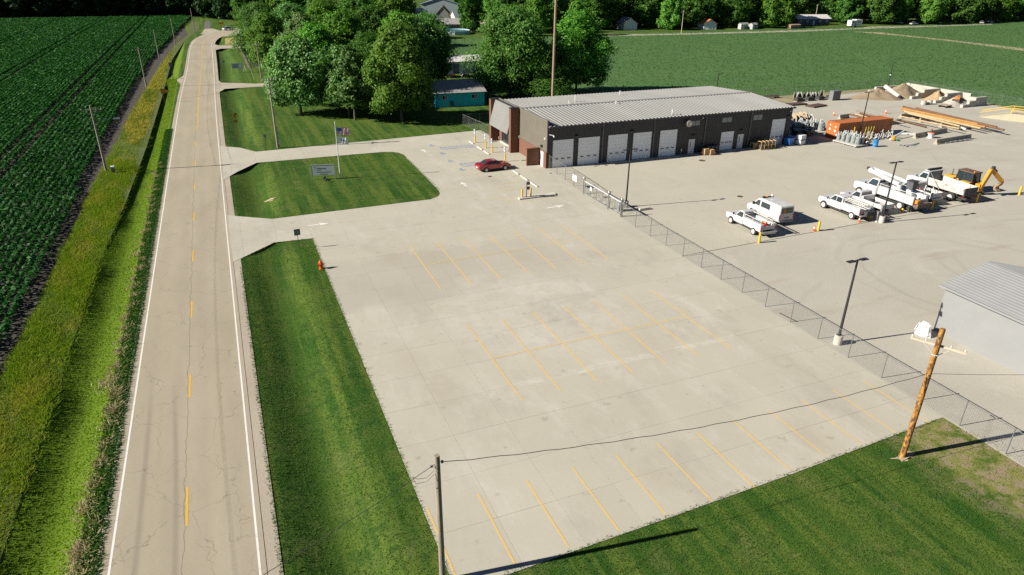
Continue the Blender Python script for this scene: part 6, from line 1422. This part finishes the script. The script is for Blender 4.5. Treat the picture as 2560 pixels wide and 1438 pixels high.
for i in range(9):
    for j in range(5):
        x = 86.4+i*1.25+random.uniform(-.2,.2); y = 89.2+j*1.25+random.uniform(-.2,.2)
        if x > 92.8 and y < 90.5: continue
        if y < 91 and 88.6 < x < 92.6: continue
        put_tr(x, y, 0, random.uniform(1.0,1.6), random.uniform(0,6), 'pale grey transformer in the crowd behind the workshop corner', 'transformers behind the workshop corner')
# green pad transformers
GREENP = M('dark green cabinet', (.025,.06,.04), (.018,.045,.03), 2, .4)
for i, (x, y) in enumerate(((89.2,88.6),(90.6,88.2),(92.0,88.9),(90.0,89.7))):
    o = thing('pad_transformer', ('leftmost','front middle','rightmost','rear')[i]+' dark green pad transformer left of the container', 'transformer', (x,y,0), .2*i); MB().prism([(-.6,0),(.6,0),(.6,.85),(.1,1.05),(-.6,1.05)],-.6,.6,'y').build('cabinet', GREENP, o, bevel=.03); MB().bb(-.05,.05,-.64,-.601,.3,.6).build('handle', GALV, o); MB().bb(-.7,.7,-.7,.7,-.01,.06).build('pad', CHASSIS, o)
# wire reels
REELW = M('reel wood', (.30,.21,.12), (.36,.31,.24), 2, .85); REELG = M('grey reel steel', (.36,.36,.34), (.28,.28,.26), 2, .6)
def reel(x, y, r, w, rz, label, mt, z=0, group='cable reels'):
    o = thing('cable_reel', label, 'cable reel', (x,y,z), rz, group)
    for s in (1,-1):
        MB().lathe([(r*.12,s*w/2-.04),(r,s*w/2-.04),(r,s*w/2+.03),(r*.12,s*w/2+.03)],18,(0,0,r),'y').build('flange', mt, o)
    MB().lathe([(r*.55,-w/2),(r*.62,-w/4),(r*.62,w/4),(r*.55,w/2)],14,(0,0,r),'y').build('cable_drum', CHASSIS, o); return o
for i in range(13):
    r = random.uniform(.75,1.15); reel(87.2+i*1.0+random.uniform(-.2,.2), 96.2+.7*(i % 2)+random.uniform(-.3,.3), r, .8, random.uniform(-.4,.3)+pi/2, nth(i)+' cable reel from the left behind the workshop corner', REELW if i % 3 else REELG, 0, 'cable reels behind the workshop')
for i in range(7):
    reel(113.6+i*1.35, 115.4+random.uniform(-.3,.3)+.35*i*.3, random.uniform(.7,.9), .55, random.uniform(.6,1.1), nth(i)+' pale metal reel from the left along the north fence', REELG, 0, 'pale reels along the north fence')
# assorted line hardware in front of the container
WHW = M('white line hardware', (.62,.63,.62), (.50,.51,.50), 3, .5)
for i in range(22):
    x = 96.6+i*.34; y = 82.6-.4*(i % 3); h = random.uniform(.7,1.5)
    o = thing('line_bracket', nth(i)+' upright white line bracket from the left before the container', 'bracket', (x,y,0), random.uniform(-.5,.5), 'line brackets before the container')
    MB().beam((0,0,0),(random.uniform(-.25,.25),random.uniform(-.2,.2),h),.07,.07).build('stem', WHW, o); MB().beam((-.3,0,h*.72),(.3,0,h*.78),.06,.06).build('arm', WHW, o); MB().box((0,0,.06),(.35,.25,.12)).build('foot', CHASSIS, o)
for i in range(4): tag(MB().tube((0,0,0),(.1,.0,1.9),.05,.05,6).build('marker_post', M('yellow green marker', (.50,.46,.06), None, 2, .5), None, (98.6+i*.6,83.3,0)), ('first','second','third','fourth')[i]+' yellow green marker post from the left before the container', 'post')
tag(MB().tube((0,0,0),(.05,0,2.2),.07,.07,8).build('marker_post', YB, None, (95.6,82.9,0)), 'tall yellow marker post among the transformers', 'post')
BARREL = M('blue drum paint', (.03,.22,.50), (.025,.17,.40), 2, .45)
o = thing('steel_drum', 'bright blue drum in front of the line hardware', 'drum', (*P2(2187,367),0)); MB().lathe([(.38,0),(.40,.04),(.39,.35),(.41,.38),(.39,.41),(.39,.8),(.42,.84),(.40,1.15),(.30,1.15)],16).build('drum', BARREL, o, smooth=True); MB().lathe([(.36,1.12),(.36,1.13)],14).build('opening', CHASSIS, o)
for (px, py, lb, mt, s) in ((2163,355,'brown canvas bag among the line hardware', M('brown canvas', (.20,.13,.07), None, 2, .9), .5),(2167,362,'cream sack in front of the brown canvas bag', M('cream sack', (.55,.48,.36), None, 2, .9), .42),(2160,365,'coil of tan rope at the front of the hardware row', M('tan rope', (.30,.21,.12), None, 4, .9), .35)):
    v = P(px,py); mb = MB(); n = 10; prof = [(1.0,0),(1.1,.3),(.9,.75),(.45,1.05),(.05,1.12)]; vs = []
    for r, z in prof:
        for i in range(n): a = 2*pi*i/n; k = 1+.15*sin(2*a+z*5); vs.append((s*r*k*cos(a), s*r*k*sin(a)*.8, s*z*1.3))
    mb.add(vs, [(j*n+i, j*n+(i+1) % n, (j+1)*n+(i+1) % n, (j+1)*n+i) for j in range(4) for i in range(n)]); tag(mb.build('cargo_bag' if 'coil' not in lb else 'rope_coil', mt, None, (v.x,v.y,0), smooth='all'), lb, 'bag' if 'coil' not in lb else 'rope')
def lying(name, label, cat, p, q, r0, r1, mat, group=None): return tag(MB().tube(p, q, r0, r1, 10).build(name, mat, None, smooth=True), label, cat, group)
a, b = P(2225,352), P(2262,328,1.0); lying('boom_tube','white tube propped up beside the hardware row','tube',(a.x,a.y,.25),(b.x,b.y,1.1),.16,.12,WHW)
o = thing('digger_auger','orange and green auger heads by the propped white tube','auger',(*P2(2232,352),0)); MB().lathe([(.05,0),(.35,.2),(.3,.6),(.1,.8)],10).build('auger', AMBER, o); MB().lathe([(.05,0),(.22,.1),(.2,.3),(.05,.4)],10,(.5,-.4,0)).build('green_head', M('green enamel', (.02,.22,.10), None, 2, .4), o)
for i in range(4):
    a, b = P(2240+i*8,362+i*2), P(2285+i*4,368-i*3); lying('steel_pipe','grey pipe lying loose at the right end of the hardware row','pipe',(a.x,a.y,.08),(b.x,b.y,.08),.07,.07,GALV,'loose pipes')
# concrete pole bunks
DKC = M('grey barrier concrete', (.34,.31,.25), (.27,.25,.20), 1.5, .9)
def bunk(x0, y0, x1, y1, label, h=.8):
    o = thing('concrete_barrier', label, 'barrier', (x0,y0,0), atan2(y1-y0,x1-x0), 'concrete pole bunks'); L = hypot(x1-x0,y1-y0); MB().prism([(-.38,0),(.38,0),(.36,.12),(.17,.35),(.10,h),(-.10,h),(-.17,.35),(-.36,.12)],0,L,'x').build('barrier', DKC, o)
    for k in (.25,.75): MB().bb(L*k-.2,L*k+.2,-.39,.39,.02,.1).build('lifting_slot', CHASSIS, o)
for (p, q, lb) in (((2285,346),(2364,331),'long concrete barrier in the middle of the pole yard'),((2338,361),(2424,347),'long concrete barrier nearest the trucks in the pole yard'),((2213,314),(2250,308),'concrete barrier behind the far end of the container'),((2097,298),(2120,295),'concrete bunk under the left pole bundle, farthest left'),((2134,306),(2160,302),'concrete bunk at the near end of the left pole bundle'),((2250,296),(2290,290),'rear concrete bunk under the long pole stack'),((2298,306),(2345,300),'middle concrete bunk under the long pole stack'),((2350,319),(2410,311),'front concrete bunk under the long pole stack')):
    a, b = P(*p), P(*q); bunk(a.x,a.y,b.x,b.y,lb)
BROWNP = M('dark brown pole wood', (.10,.052,.028), (.15,.085,.045), 1.5, .85, stretch=(1,1,1)); GOLDP = M('golden pole wood', (.36,.19,.05), (.29,.15,.04), 1.5, .8); TANP = M('tan pole wood new', (.40,.30,.17), (.32,.24,.13), 1.5, .85)
for (p, q, r, mt, lb) in (((2258,267),(2510,325),.20,BROWNP,'dark brown pole at the back of the long stack'),((2290,271),(2492,318),.20,BROWNP,'second dark brown pole beside the back one'),((2254,271),(2478,317),.19,GOLDP,'golden pole in the long stack'),((2256,276),(2463,318),.19,GOLDP,'golden pole in front of its twin in the stack'),((2262,279),(2452,321),.20,TANP,'tan pole in front of the golden ones'),((2270,283),(2400,316),.19,TANP,'shorter tan pole at the front of the stack'),((2250,291),(2398,322),.15,TANP,'thin front pole of the long stack'),
        ((2140,276),(2260,308),.12,M('grey pole wood', (.24,.20,.15), None, 2, .9),'thin grey pole of the left bundle'),((2125,286),(2212,306),.17,BROWNP,'brown pole of the left bundle'),((2138,286),(2206,303),.16,TANP,'pale pole of the left bundle'),((2150,283),(2212,300),.17,BROWNP,'rear brown pole of the left bundle'),((2243,298),(2315,317),.15,BROWNP,'short brown pole lying alone between the bundles')):
    z = .8+r if 'alone' not in lb else .3; a, b = P(p[0],p[1],z), P(q[0],q[1],z); lying('stacked_pole', lb, 'pole', a, b, r, r*.85, mt, 'stacked poles')
o = thing('white_pipe_bundle', 'bundle of white pipes left of the middle barrier', 'pipes', (*P2(2262,335),0), -.75)
for k in range(6): MB().tube((-2.5,k*.22-.6,.1),(2.5,k*.22-.6,.1),.09,.09,8).build('pipe', WHW, o)
o = thing('wrapped_spool', 'white and orange spool leaning on the middle barrier', 'spool', (*P2(2325,345),0), .3); MB().lathe([(.55,.0),(.55,.1),(.4,.12),(.4,.7),(.55,.72),(.55,.82)],14).build('spool', WHW, o); MB().lathe([(.45,.82),(.45,.95)],12).build('orange_wrap', CONE, o); MB().lathe([(.12,.95),(.12,1.5)],8).build('core', RUST, o)
for i in range(5):
    a = P(2350+i*12,356-i*1.5); tag(MB().beam((a.x,a.y-.9,.12+.03*i),(a.x+random.uniform(1.5,2.6),a.y-.7,.15+.02*i),.2,.16).build('scrap_section', GALV, None), 'grey scrap section heaped at the foot of the near barrier', 'scrap', 'scrap at the near barrier')
a = P(2410,322); o = thing('scrap_heap_box', 'pale broken block and scraps at the end of the pole stack', 'scrap', (a.x,a.y,0), .4); MB().box((0,0,.35),(1.4,.8,.7)).build('block', WHW, o); MB().box((-1.2,.3,.1),(1.8,.3,.2),.3).box((.9,-.4,.08),(1.2,.25,.16),-.5).build('offcut', WOODG, o)
# bulk material bays
BLK2 = M('pale cast block', (.42,.40,.35), (.34,.32,.28), 1, .9); 
def bay(label, runs):
    o = thing('bay_wall', label, 'wall', (0,0,0), 0, 'material bay walls')
    for (x0, y0, x1, y1, rows) in runs:
        L = hypot(x1-x0,y1-y0); n = max(1, round(L/1.8)); a = atan2(y1-y0,x1-x0)
        for r in range(rows):
            m_ = n-(r if rows > 1 else 0)*(1 if n > 2 else 0)
            for k in range(max(1, m_)):
                t = (n-k-.5)/n; MB().box((x0+(x1-x0)*t, y0+(y1-y0)*t, .3+.6*r),(L/n-.02,.6,.59),a).build('concrete_block', BLK2, o)
bay('back wall of stacked pale blocks along the far yard fence', [(148.6,97.5,148.2,116.8,3),(137.5,117.6,148.0,117.2,2)])
bay('stepped block divider left of the tan sand bay', [(139.5,108.2,148.2,108.4,3)]); bay('stepped block divider right of the tan sand bay', [(140.0,102.8,148.2,103.2,3)]); bay('end block divider of the gravel bay', [(140.8,97.2,148.3,97.6,3)])
def mound(label, cx, cy, rx, ry, h, mat, seed, name='sand_pile'):
    rs = np.random.default_rng(seed); n = 40; m_ = 16; V = [(cx,cy,h)]
    ph = rs.uniform(0,6,4)
    for j in range(1,m_+1):
        for i in range(n):
            a = 2*pi*i/n; t = j/m_; k = 1+.16*sin(2*a+ph[0])+.10*sin(3*a+ph[1])+.07*sin(5*a+ph[2])
            z = h*(1-t)**1.15*(1+.25*sin(4*a+ph[3])*t)+.10*rs.normal()*(1-t)
            V.append((cx+rx*t*k*cos(a), cy+ry*t*k*sin(a), max(-.02 if j == m_ else .02, z)))
    Fc = [(0,1+i,1+(i+1) % n) for i in range(n)]; F4 = [(1+(j-1)*n+i,1+j*n+i,1+j*n+(i+1) % n,1+(j-1)*n+(i+1) % n) for j in range(1,m_) for i in range(n)]
    mb = MB(); mb.v = V; mb.f = Fc+F4; return tag(mb.build(name, mat, None, smooth='all'), label, 'pile')
DIRT = M('tan fill sand', (.29,.225,.145), (.21,.165,.11), .8, .95, bump=1, bscale=3); ORSAND = M('orange sand', (.40,.28,.16), (.33,.23,.13), .8, .95, bump=.8, bscale=3); GRV = M('pale gravel pile', (.42,.40,.35), (.34,.32,.28), 1, .95, bump=1, bscale=5)
mound('large tan sand pile left of the block bays', 133.5,111.8,5.5,3.6,2.1,DIRT,1); mound('tan sand pile against the far corner of the bays', 142,112.5,5.5,4.2,2.6,DIRT,2); mound('orange sand heap between two block dividers', 144.6,105.8,3.8,2.2,2.0,ORSAND,3); mound('pale gravel heap in the last block bay', 143.8,100.3,4.4,2.4,1.8,GRV,4,'gravel_pile')
lying('drain_pipe','pale half buried pipe slanting over the sand pile','pipe',(137.0,113.2,2.1),(136.8,109.0,.5),.45,.45,CONCW)
for i,(px,py) in enumerate(((2308,262),(2323,261))): v = P(px,py); o = thing('manhole_ring', ('left','right')[i]+' small concrete ring before the block bays', 'ring', (v.x,v.y,0)); MB().lathe([(.5,0),(.55,.05),(.5,.9),(.35,.9),(.35,.5)],12).build('ring', BLK2, o)
v = P(2390,262); o = thing('old_machine', 'rusty orange machine parked at the end of the block bays', 'machine', (v.x,v.y,0), .4); MB().bb(-1.2,1.2,-.7,.7,.4,1.2).build('frame', RUST, o); MB().lathe([(.7,-.5),(.8,0),(.7,.5)],12,(0,0,1.1),'y').build('drum', M('rusty orange', (.40,.16,.03), None, 2, .7), o); [MB().lathe([(.4,-.12),(.4,.12)],12,(x,y,.4),'y').build('wheel', TYRE, o) for x in (-.8,.8) for y in (-.8,.8)]
v = P(2362,268); o = thing('slatted_skid', 'grey slatted skid on the gravel before the block bays', 'skid', (v.x,v.y,0), .1)
for k in range(5): MB().bb(-.9+.4*k,-.65+.4*k,-.9,.9,.4,.5).build('slat', WOODG, o)
MB().bb(-1,1,-.8,-.6,0,.4).bb(-1,1,.6,.8,0,.4).build('runner', CHASSIS, o)
# yellow railed loading ramp
RAMP = M('cream ramp concrete', (.42,.38,.27), (.36,.33,.24), 1, .9)
o = thing('loading_ramp', 'cream loading ramp with yellow hand rails at the right edge of the yard', 'ramp', (138.6,85.5,0), radians(-62)); MB().prism([(-5,0),(14,0),(14,1.3),(0,1.3)],-1.6,1.6,'y').build('ramp', RAMP, o)
for s in (1,-1):
    for z in (.55,1.0): MB().beam((-.2,s*1.5,1.3+z),(14,s*1.5,1.3+z),.09,.09).build('rail', YB, o)
    for k in range(6): MB().beam((2.7*k,s*1.5,1.3),(2.7*k,s*1.5,2.3),.09,.09).build('rail_post', YB, o)
    MB().beam((-5,s*1.5,.9),(-.2,s*1.5,2.3),.09,.09).build('sloping_rail', YB, o)
# along the north fence
v = P(2085,250); o = thing('steel_cabinet', 'dark ribbed steel cabinet standing at the north fence', 'cabinet', (v.x,v.y,0), .1); MB().bb(-1.2,1.2,-.5,.5,0,2.0).build('cabinet', GREYP, o)
for k in range(10): MB().bb(-1.1+.24*k,-1.02+.24*k,-.53,-.501,.1,1.9).build('rib', GREYP, o)
for i,(px,py,s) in enumerate(((1985,262,2.6),(2040,266,2.2))): v = P(px,py); o = thing('steel_plate_stack', ('left','right')[i]+' flat stack of rusty steel plates behind the workshop', 'plates', (v.x,v.y,0), .2*i); [MB().bb(-s,s,-1.2+.1*k,1.2-.1*k,.1*k,.1*k+.08).build('plate', RUST, o) for k in range(3)]
v = P(1925,246); o = thing('crossarm_rack', 'rack of weathered crossarms at the north fence corner', 'rack', (v.x,v.y,0), .05)
for k in range(8): MB().beam((-2.2,-.5+.14*k,.4+.1*(k % 3)),(2.2,-.5+.14*k,.4+.1*(k % 3)),.11,.12).build('crossarm', WOODG, o)
MB().bb(-1.8,-1.6,-.7,.8,0,.34).bb(1.6,1.8,-.7,.8,0,.34).build('bearer', CHASSIS, o)
for i in range(4):
    o = thing('pallet_stack', ('first','second','third','fourth')[i]+' low dark pallet load from the left among the pale reels', 'pallet', (113.5+i*2.9,114.2,0), .1*i); MB().bb(-.8,.8,-.5,.5,.15,.8).build('load', CHASSIS, o); MB().bb(-.85,.85,-.55,.55,0,.15).build('pallet', WOODG, o)
# ================================================================ houses
SHING = M('grey shingles', (.30,.29,.28), (.24,.235,.23), 1.5, .9, bump=.4, bscale=8); BROWNR = M('brown shingles', (.34,.24,.16), (.28,.20,.13), 1.5, .9); ORR = M('rust red roof', (.42,.15,.07), (.34,.12,.06), 1.5, .8); WROOF = M('white metal roof', (.62,.60,.58), (.54,.52,.50), .6, .5); BLUER = M('blue grey roof', (.26,.30,.34), (.22,.26,.30), 1, .6)
def house(name, label, x, y, L, W, H, R, rz, wm, rm, wins=3, door=True, chimney=False, ov=.4, cat='house', garage=False):
    o = thing(name, label, cat, (x,y,0), rz); a, b = L/2, W/2
    MB().add([(-a,-b,0),(a,-b,0),(a,b,0),(-a,b,0),(-a,-b,H),(a,-b,H),(a,b,H),(-a,b,H),(-a,0,H+R),(a,0,H+R)], [(0,1,5,4),(1,2,6,9,5),(2,3,7,6),(3,0,4,8,7)]).build('wall', wm, o)
    sl = R/b; mb = MB()
    for s in (1,-1):
        q = [Vector((-a-ov,s*(b+ov),H-sl*ov+.04)),Vector((a+ov,s*(b+ov),H-sl*ov+.04)),Vector((a+ov,0,H+R+.04)),Vector((-a-ov,0,H+R+.04))]; mb.add(q+[v+Vector((0,0,.12)) for v in q], [(0,1,2,3),(7,6,5,4),(0,4,5,1),(1,5,6,2),(2,6,7,3),(3,7,4,0)])
    r_ = mb.build('roof', rm, o)
    if chimney: MB().bb(a*.3,a*.3+.6,-.3,.3,H+R*.6,H+R+.9).build('chimney', BRICK, r_)
    n = wins
    for k in range(n):
        xx = -a+L*(k+.5)/n; 
        if door and k == n//2 and n > 1: continue
        wn = MB().bb(xx-.6,xx+.6,-b-.05,-b-.002,H*.42,H*.80).build('window', WHITEP, o)
        for s in (-1,1): MB().bb(xx+s*.28-.23,xx+s*.28+.23,-b-.065,-b-.051,H*.42+.07,H*.80-.07).build('pane', GLASS, wn)
    if door: MB().bb(-.45+(0 if n % 2 else .0),.45,-b-.06,-b-.002,.05,2.05).build('door', WHITEP, o)
    if garage: MB().bb(-a-.06,-a-.002,-1.4,1.4,.05,2.2).build('garage_door', WHITEP, o); MB().bb(a+.002,a+.06,-1.4,1.4,.05,2.2).build('garage_door', WHITEP, o)
    return o
TEAL = M('turquoise siding', (.03,.60,.66), (.025,.52,.58), .6, .6)
h = house('turquoise_house', 'turquoise single storey house with grey shingle roof and two small windows', 44.2,138.6,10.2,11.2,2.7,1.5,-.07, TEAL, SHING, 0, False)
for (x, sw) in ((-3.1,.55),(3.0,.6)):
    wn = MB().bb(x-sw,x+sw,-5.66,-5.602,1.45,2.25).build('window', WHITEP, h); MB().bb(x-sw+.08,x-.04,-5.675,-5.661,1.53,2.17).build('pane', GLASS, wn); MB().bb(x+.04,x+sw-.08,-5.675,-5.661,1.53,2.17).build('pane', PALEGL, wn)
MB().bb(-2.3,-1.4,-6.0,-5.61,0,1.05).build('air_unit', M('dark teal unit', (.03,.10,.12), None, 2, .6), h); MB().bb(-5.3,-5.12,-5.0,-1.5,0,1.6).build('timber_lean_to', M('rough timber', (.34,.22,.12), (.24,.16,.09), 2, .9), h)
for k in range(5): MB().bb(-5.9-.1*k,-5.35,-4.6+.9*k,-4.2+.9*k,0,.8+.3*(k % 2)).build('stacked_board', PINE, h)
h = house('white_shed', 'long white shed with open dark bay behind the turquoise house', 58.5,180.5,19,8,2.9,1.0,-.04, WHITEP, WROOF, 0, False, cat='shed'); MB().bb(-7,-2.2,-4.06,-4.002,.05,2.5).build('bay_shade_panel', CHASSIS, h); MB().bb(-2.0,-.3,-4.06,-4.002,.05,2.4).build('bay_door', GREYP, h)  # flat dark panel stands in for the bay's shaded inside
far_car('dark car in the shade before the white shed', 54.2,171.5,1.2,(.03,.033,.04)); far_car('dark pickup coloured car in the shade before the white shed', 57.6,170.8,1.4,(.035,.04,.045),1.75); far_car('blue grey car behind the turquoise house', 61.3,162.5,.3,(.12,.15,.20)); far_car('pale blue car roof just behind the turquoise roof', 57.0,155.5,.2,(.36,.42,.50))
SIDG = M('grey green siding', (.17,.19,.18), (.15,.165,.155), 1, .7); CREAM = M('cream siding', (.58,.54,.44), (.52,.48,.40), 1, .7); BRK = M('orange brick', (.32,.15,.08), (.26,.12,.07), 3, .9); LBLUE = M('pale blue steel', (.36,.44,.46), (.32,.40,.42), .5, .5); DBLUE = M('slate siding', (.07,.09,.11), None, 1, .7)
def hp(px, py): v = P(px, py); return v.x, v.y
x, y = hp(1122,78); h = house('pool_house', 'grey green house with white windows behind the pool', x,y+4,11,8,2.8,1.9,-.25, SIDG, SHING, 3, False, True)
x, y = hp(1085,74); house('side_house', 'low shingled house wing left of the grey green pool house', x-2,y+9,12,8,2.6,1.8,1.2, SIDG, SHING, 3)
x, y = hp(1118,53); house('brown_roof_house', 'small house with brown roof in front of the steel barn', x,y+6,8,6,3.4,3.0,1.15, SIDG, BROWNR, 2, True, True)
x, y = hp(1112,42); house('steel_barn', 'large pale blue steel barn with grey roof', x,y+8,14,20,6.2,3.0,1.25, LBLUE, BLUER, 0, False, cat='barn', garage=True)
x, y = hp(1159,70); house('cream_house', 'cream house with slate blue roof right of the pool', x+1,y+5,9,8,3.6,3.4,.1, CREAM, BLUER, 3)
x, y = hp(1052,45); house('white_cottage', 'small white cottage at the left of the barn', x,y+4,8,7,2.6,1.9,.9, WHITEP, WROOF, 2)
x, y = hp(1168,24); house('gable_house', 'pale gabled house peeping above the trees near the barn', x,y+4,7,7,5,3,1.3, CREAM, WROOF, 2)
pv = P(1140,86); o = thing('above_ground_pool', 'round pale blue pool wall with upright ribs', 'pool', (pv.x,pv.y+3.0,0)); MB().lathe([(6.6,0),(6.6,1.35),(6.75,1.36),(6.75,1.45),(6.4,1.45),(6.4,1.2)],32).build('pool_wall', M('pale blue pool steel', (.40,.50,.56), (.36,.46,.52), 1, .4), o, smooth=True)
for k in range(24): a = 2*pi*k/24; MB().box((6.68*cos(a),6.68*sin(a),.7),(.14,.2,1.4),a).build('upright', WHITEP, o)
MB().lathe([(6.38,1.2),(6.38,1.25)],32).build('water', M('pool water', (.10,.32,.38), None, 1, .05), o)
x, y = hp(640,62); house('blue_gable_house', 'pale blue gabled house in the shade of the bend trees', x+2,y+40,9,8,3.4,2.8,1.2, LBLUE, SHING, 2)
x, y = hp(1570,75); house('white_garage', 'white gabled garage at the far edge of the right field', x+1,y+3,8,6.4,2.7,2.2,1.45, WHITEP, SHING, 2, False, cat='garage', garage=True)
x, y = hp(1697,66); house('brick_house', 'orange brick house with white gable beyond the field', x+2,y+5,9,8,2.9,2.2,.3, BRK, ORR, 3)
x, y = hp(1780,75); house('red_roof_garage', 'garage with rust red roof and white front', x,y+4,7,6,2.6,1.7,1.35, WHITEP, ORR, 1, False, cat='garage', garage=True)
x, y = hp(1806,62); house('grey_roof_house', 'tall house with grey roof behind the red roofed garage', x+2,y+8,8,8,5,3.4,1.3, BLUER, SHING, 2)
for i, px in enumerate((1868,1884,1893,1908)): x, y = hp(px,75); house('garden_shed', ('first','second','third','fourth')[i]+' white garden shed from the left at the field edge', x,y+4+(i % 2)*2,2.4+.6*(i == 3),2.2,2.0,.6,.2*i, M('shade greyed shed boards', (.40,.40,.38), None, 1, .7), SHING, 0, True, cat='shed', ov=.15)  # white boards greyed in colour to stand for tree shade
x, y = hp(2040,63); house('long_house', 'long dark blue house with white metal roof at the field edge', x,y+5,18,8,2.9,1.6,-.18, DBLUE, WROOF, 5)
x, y = hp(2016,45); house('cream_bungalow', 'cream house with brown roof behind the long dark house', x,y+6,9,8,4,2.8,.1, CREAM, BROWNR, 2, True, True)
x, y = hp(1988,72); house('brown_box_shed', 'low brown boxy shed left of the long dark house', x,y+1.5,6.5,3,1.5,.3,.1, M('brown boards', (.26,.19,.12), None, 2, .9), BROWNR, 0, False, cat='shed', ov=.1)
x, y = hp(2141,68); o = thing('travel_trailer', 'white travel trailer parked at the field edge', 'trailer', (x,y+1.5,0), .12); MB().prism([(-4.0,.6),(3.2,.6),(4.0,1.5),(4.2,2.6),(3.8,3.3),(-.6,3.4),(-.8,3.1),(-4.0,3.1)],-1.2,1.2,'y').build('body', WHITEP, o, bevel=.08)
for (a, b) in ((-3.4,-2.0),(.2,1.4),(1.8,2.8)): MB().bb(a,b,-1.23,-1.2,1.9,2.5).build('window', GLASS, o)
MB().bb(-1.4,-.7,-1.22,-1.2,.8,2.6).build('door', GREYP, o); MB().bb(-3.9,3.3,-1.21,-1.2,1.2,1.35).build('stripe', GREYP, o)
for xx in (-1.2,-.2): [MB().lathe([(.36,-.1),(.36,.1)],12,(xx,s*1.1,.36),'y').build('wheel', TYRE, o) for s in (1,-1)]
for (px, py, h, lb) in ((2036,32,9,'pale utility pole behind the long dark house'),(1703,58,9,'utility pole among the trees beyond the field'),(1150,10,9,'thin mast behind the steel barn')):
    v = P(px,py+26); upole(v.x,v.y,h,lb,((h-.6,1.0,.2,ARMW),),.14,.1, ARMW)
for i,(px,py) in enumerate(((2310,55),(2455,50),(2480,52),(2500,50),(2270,52))):
    v = P(px,py+10); far_car('pale car half hidden by the belt of trees, number '+('one','two','three','four','five')[i]+' from the left' if False else ('second','third','fourth','fifth','first')[i]+' pale car from the left in the shade of the far trees', v.x,v.y+6,.4*i,(.45,.47,.48))
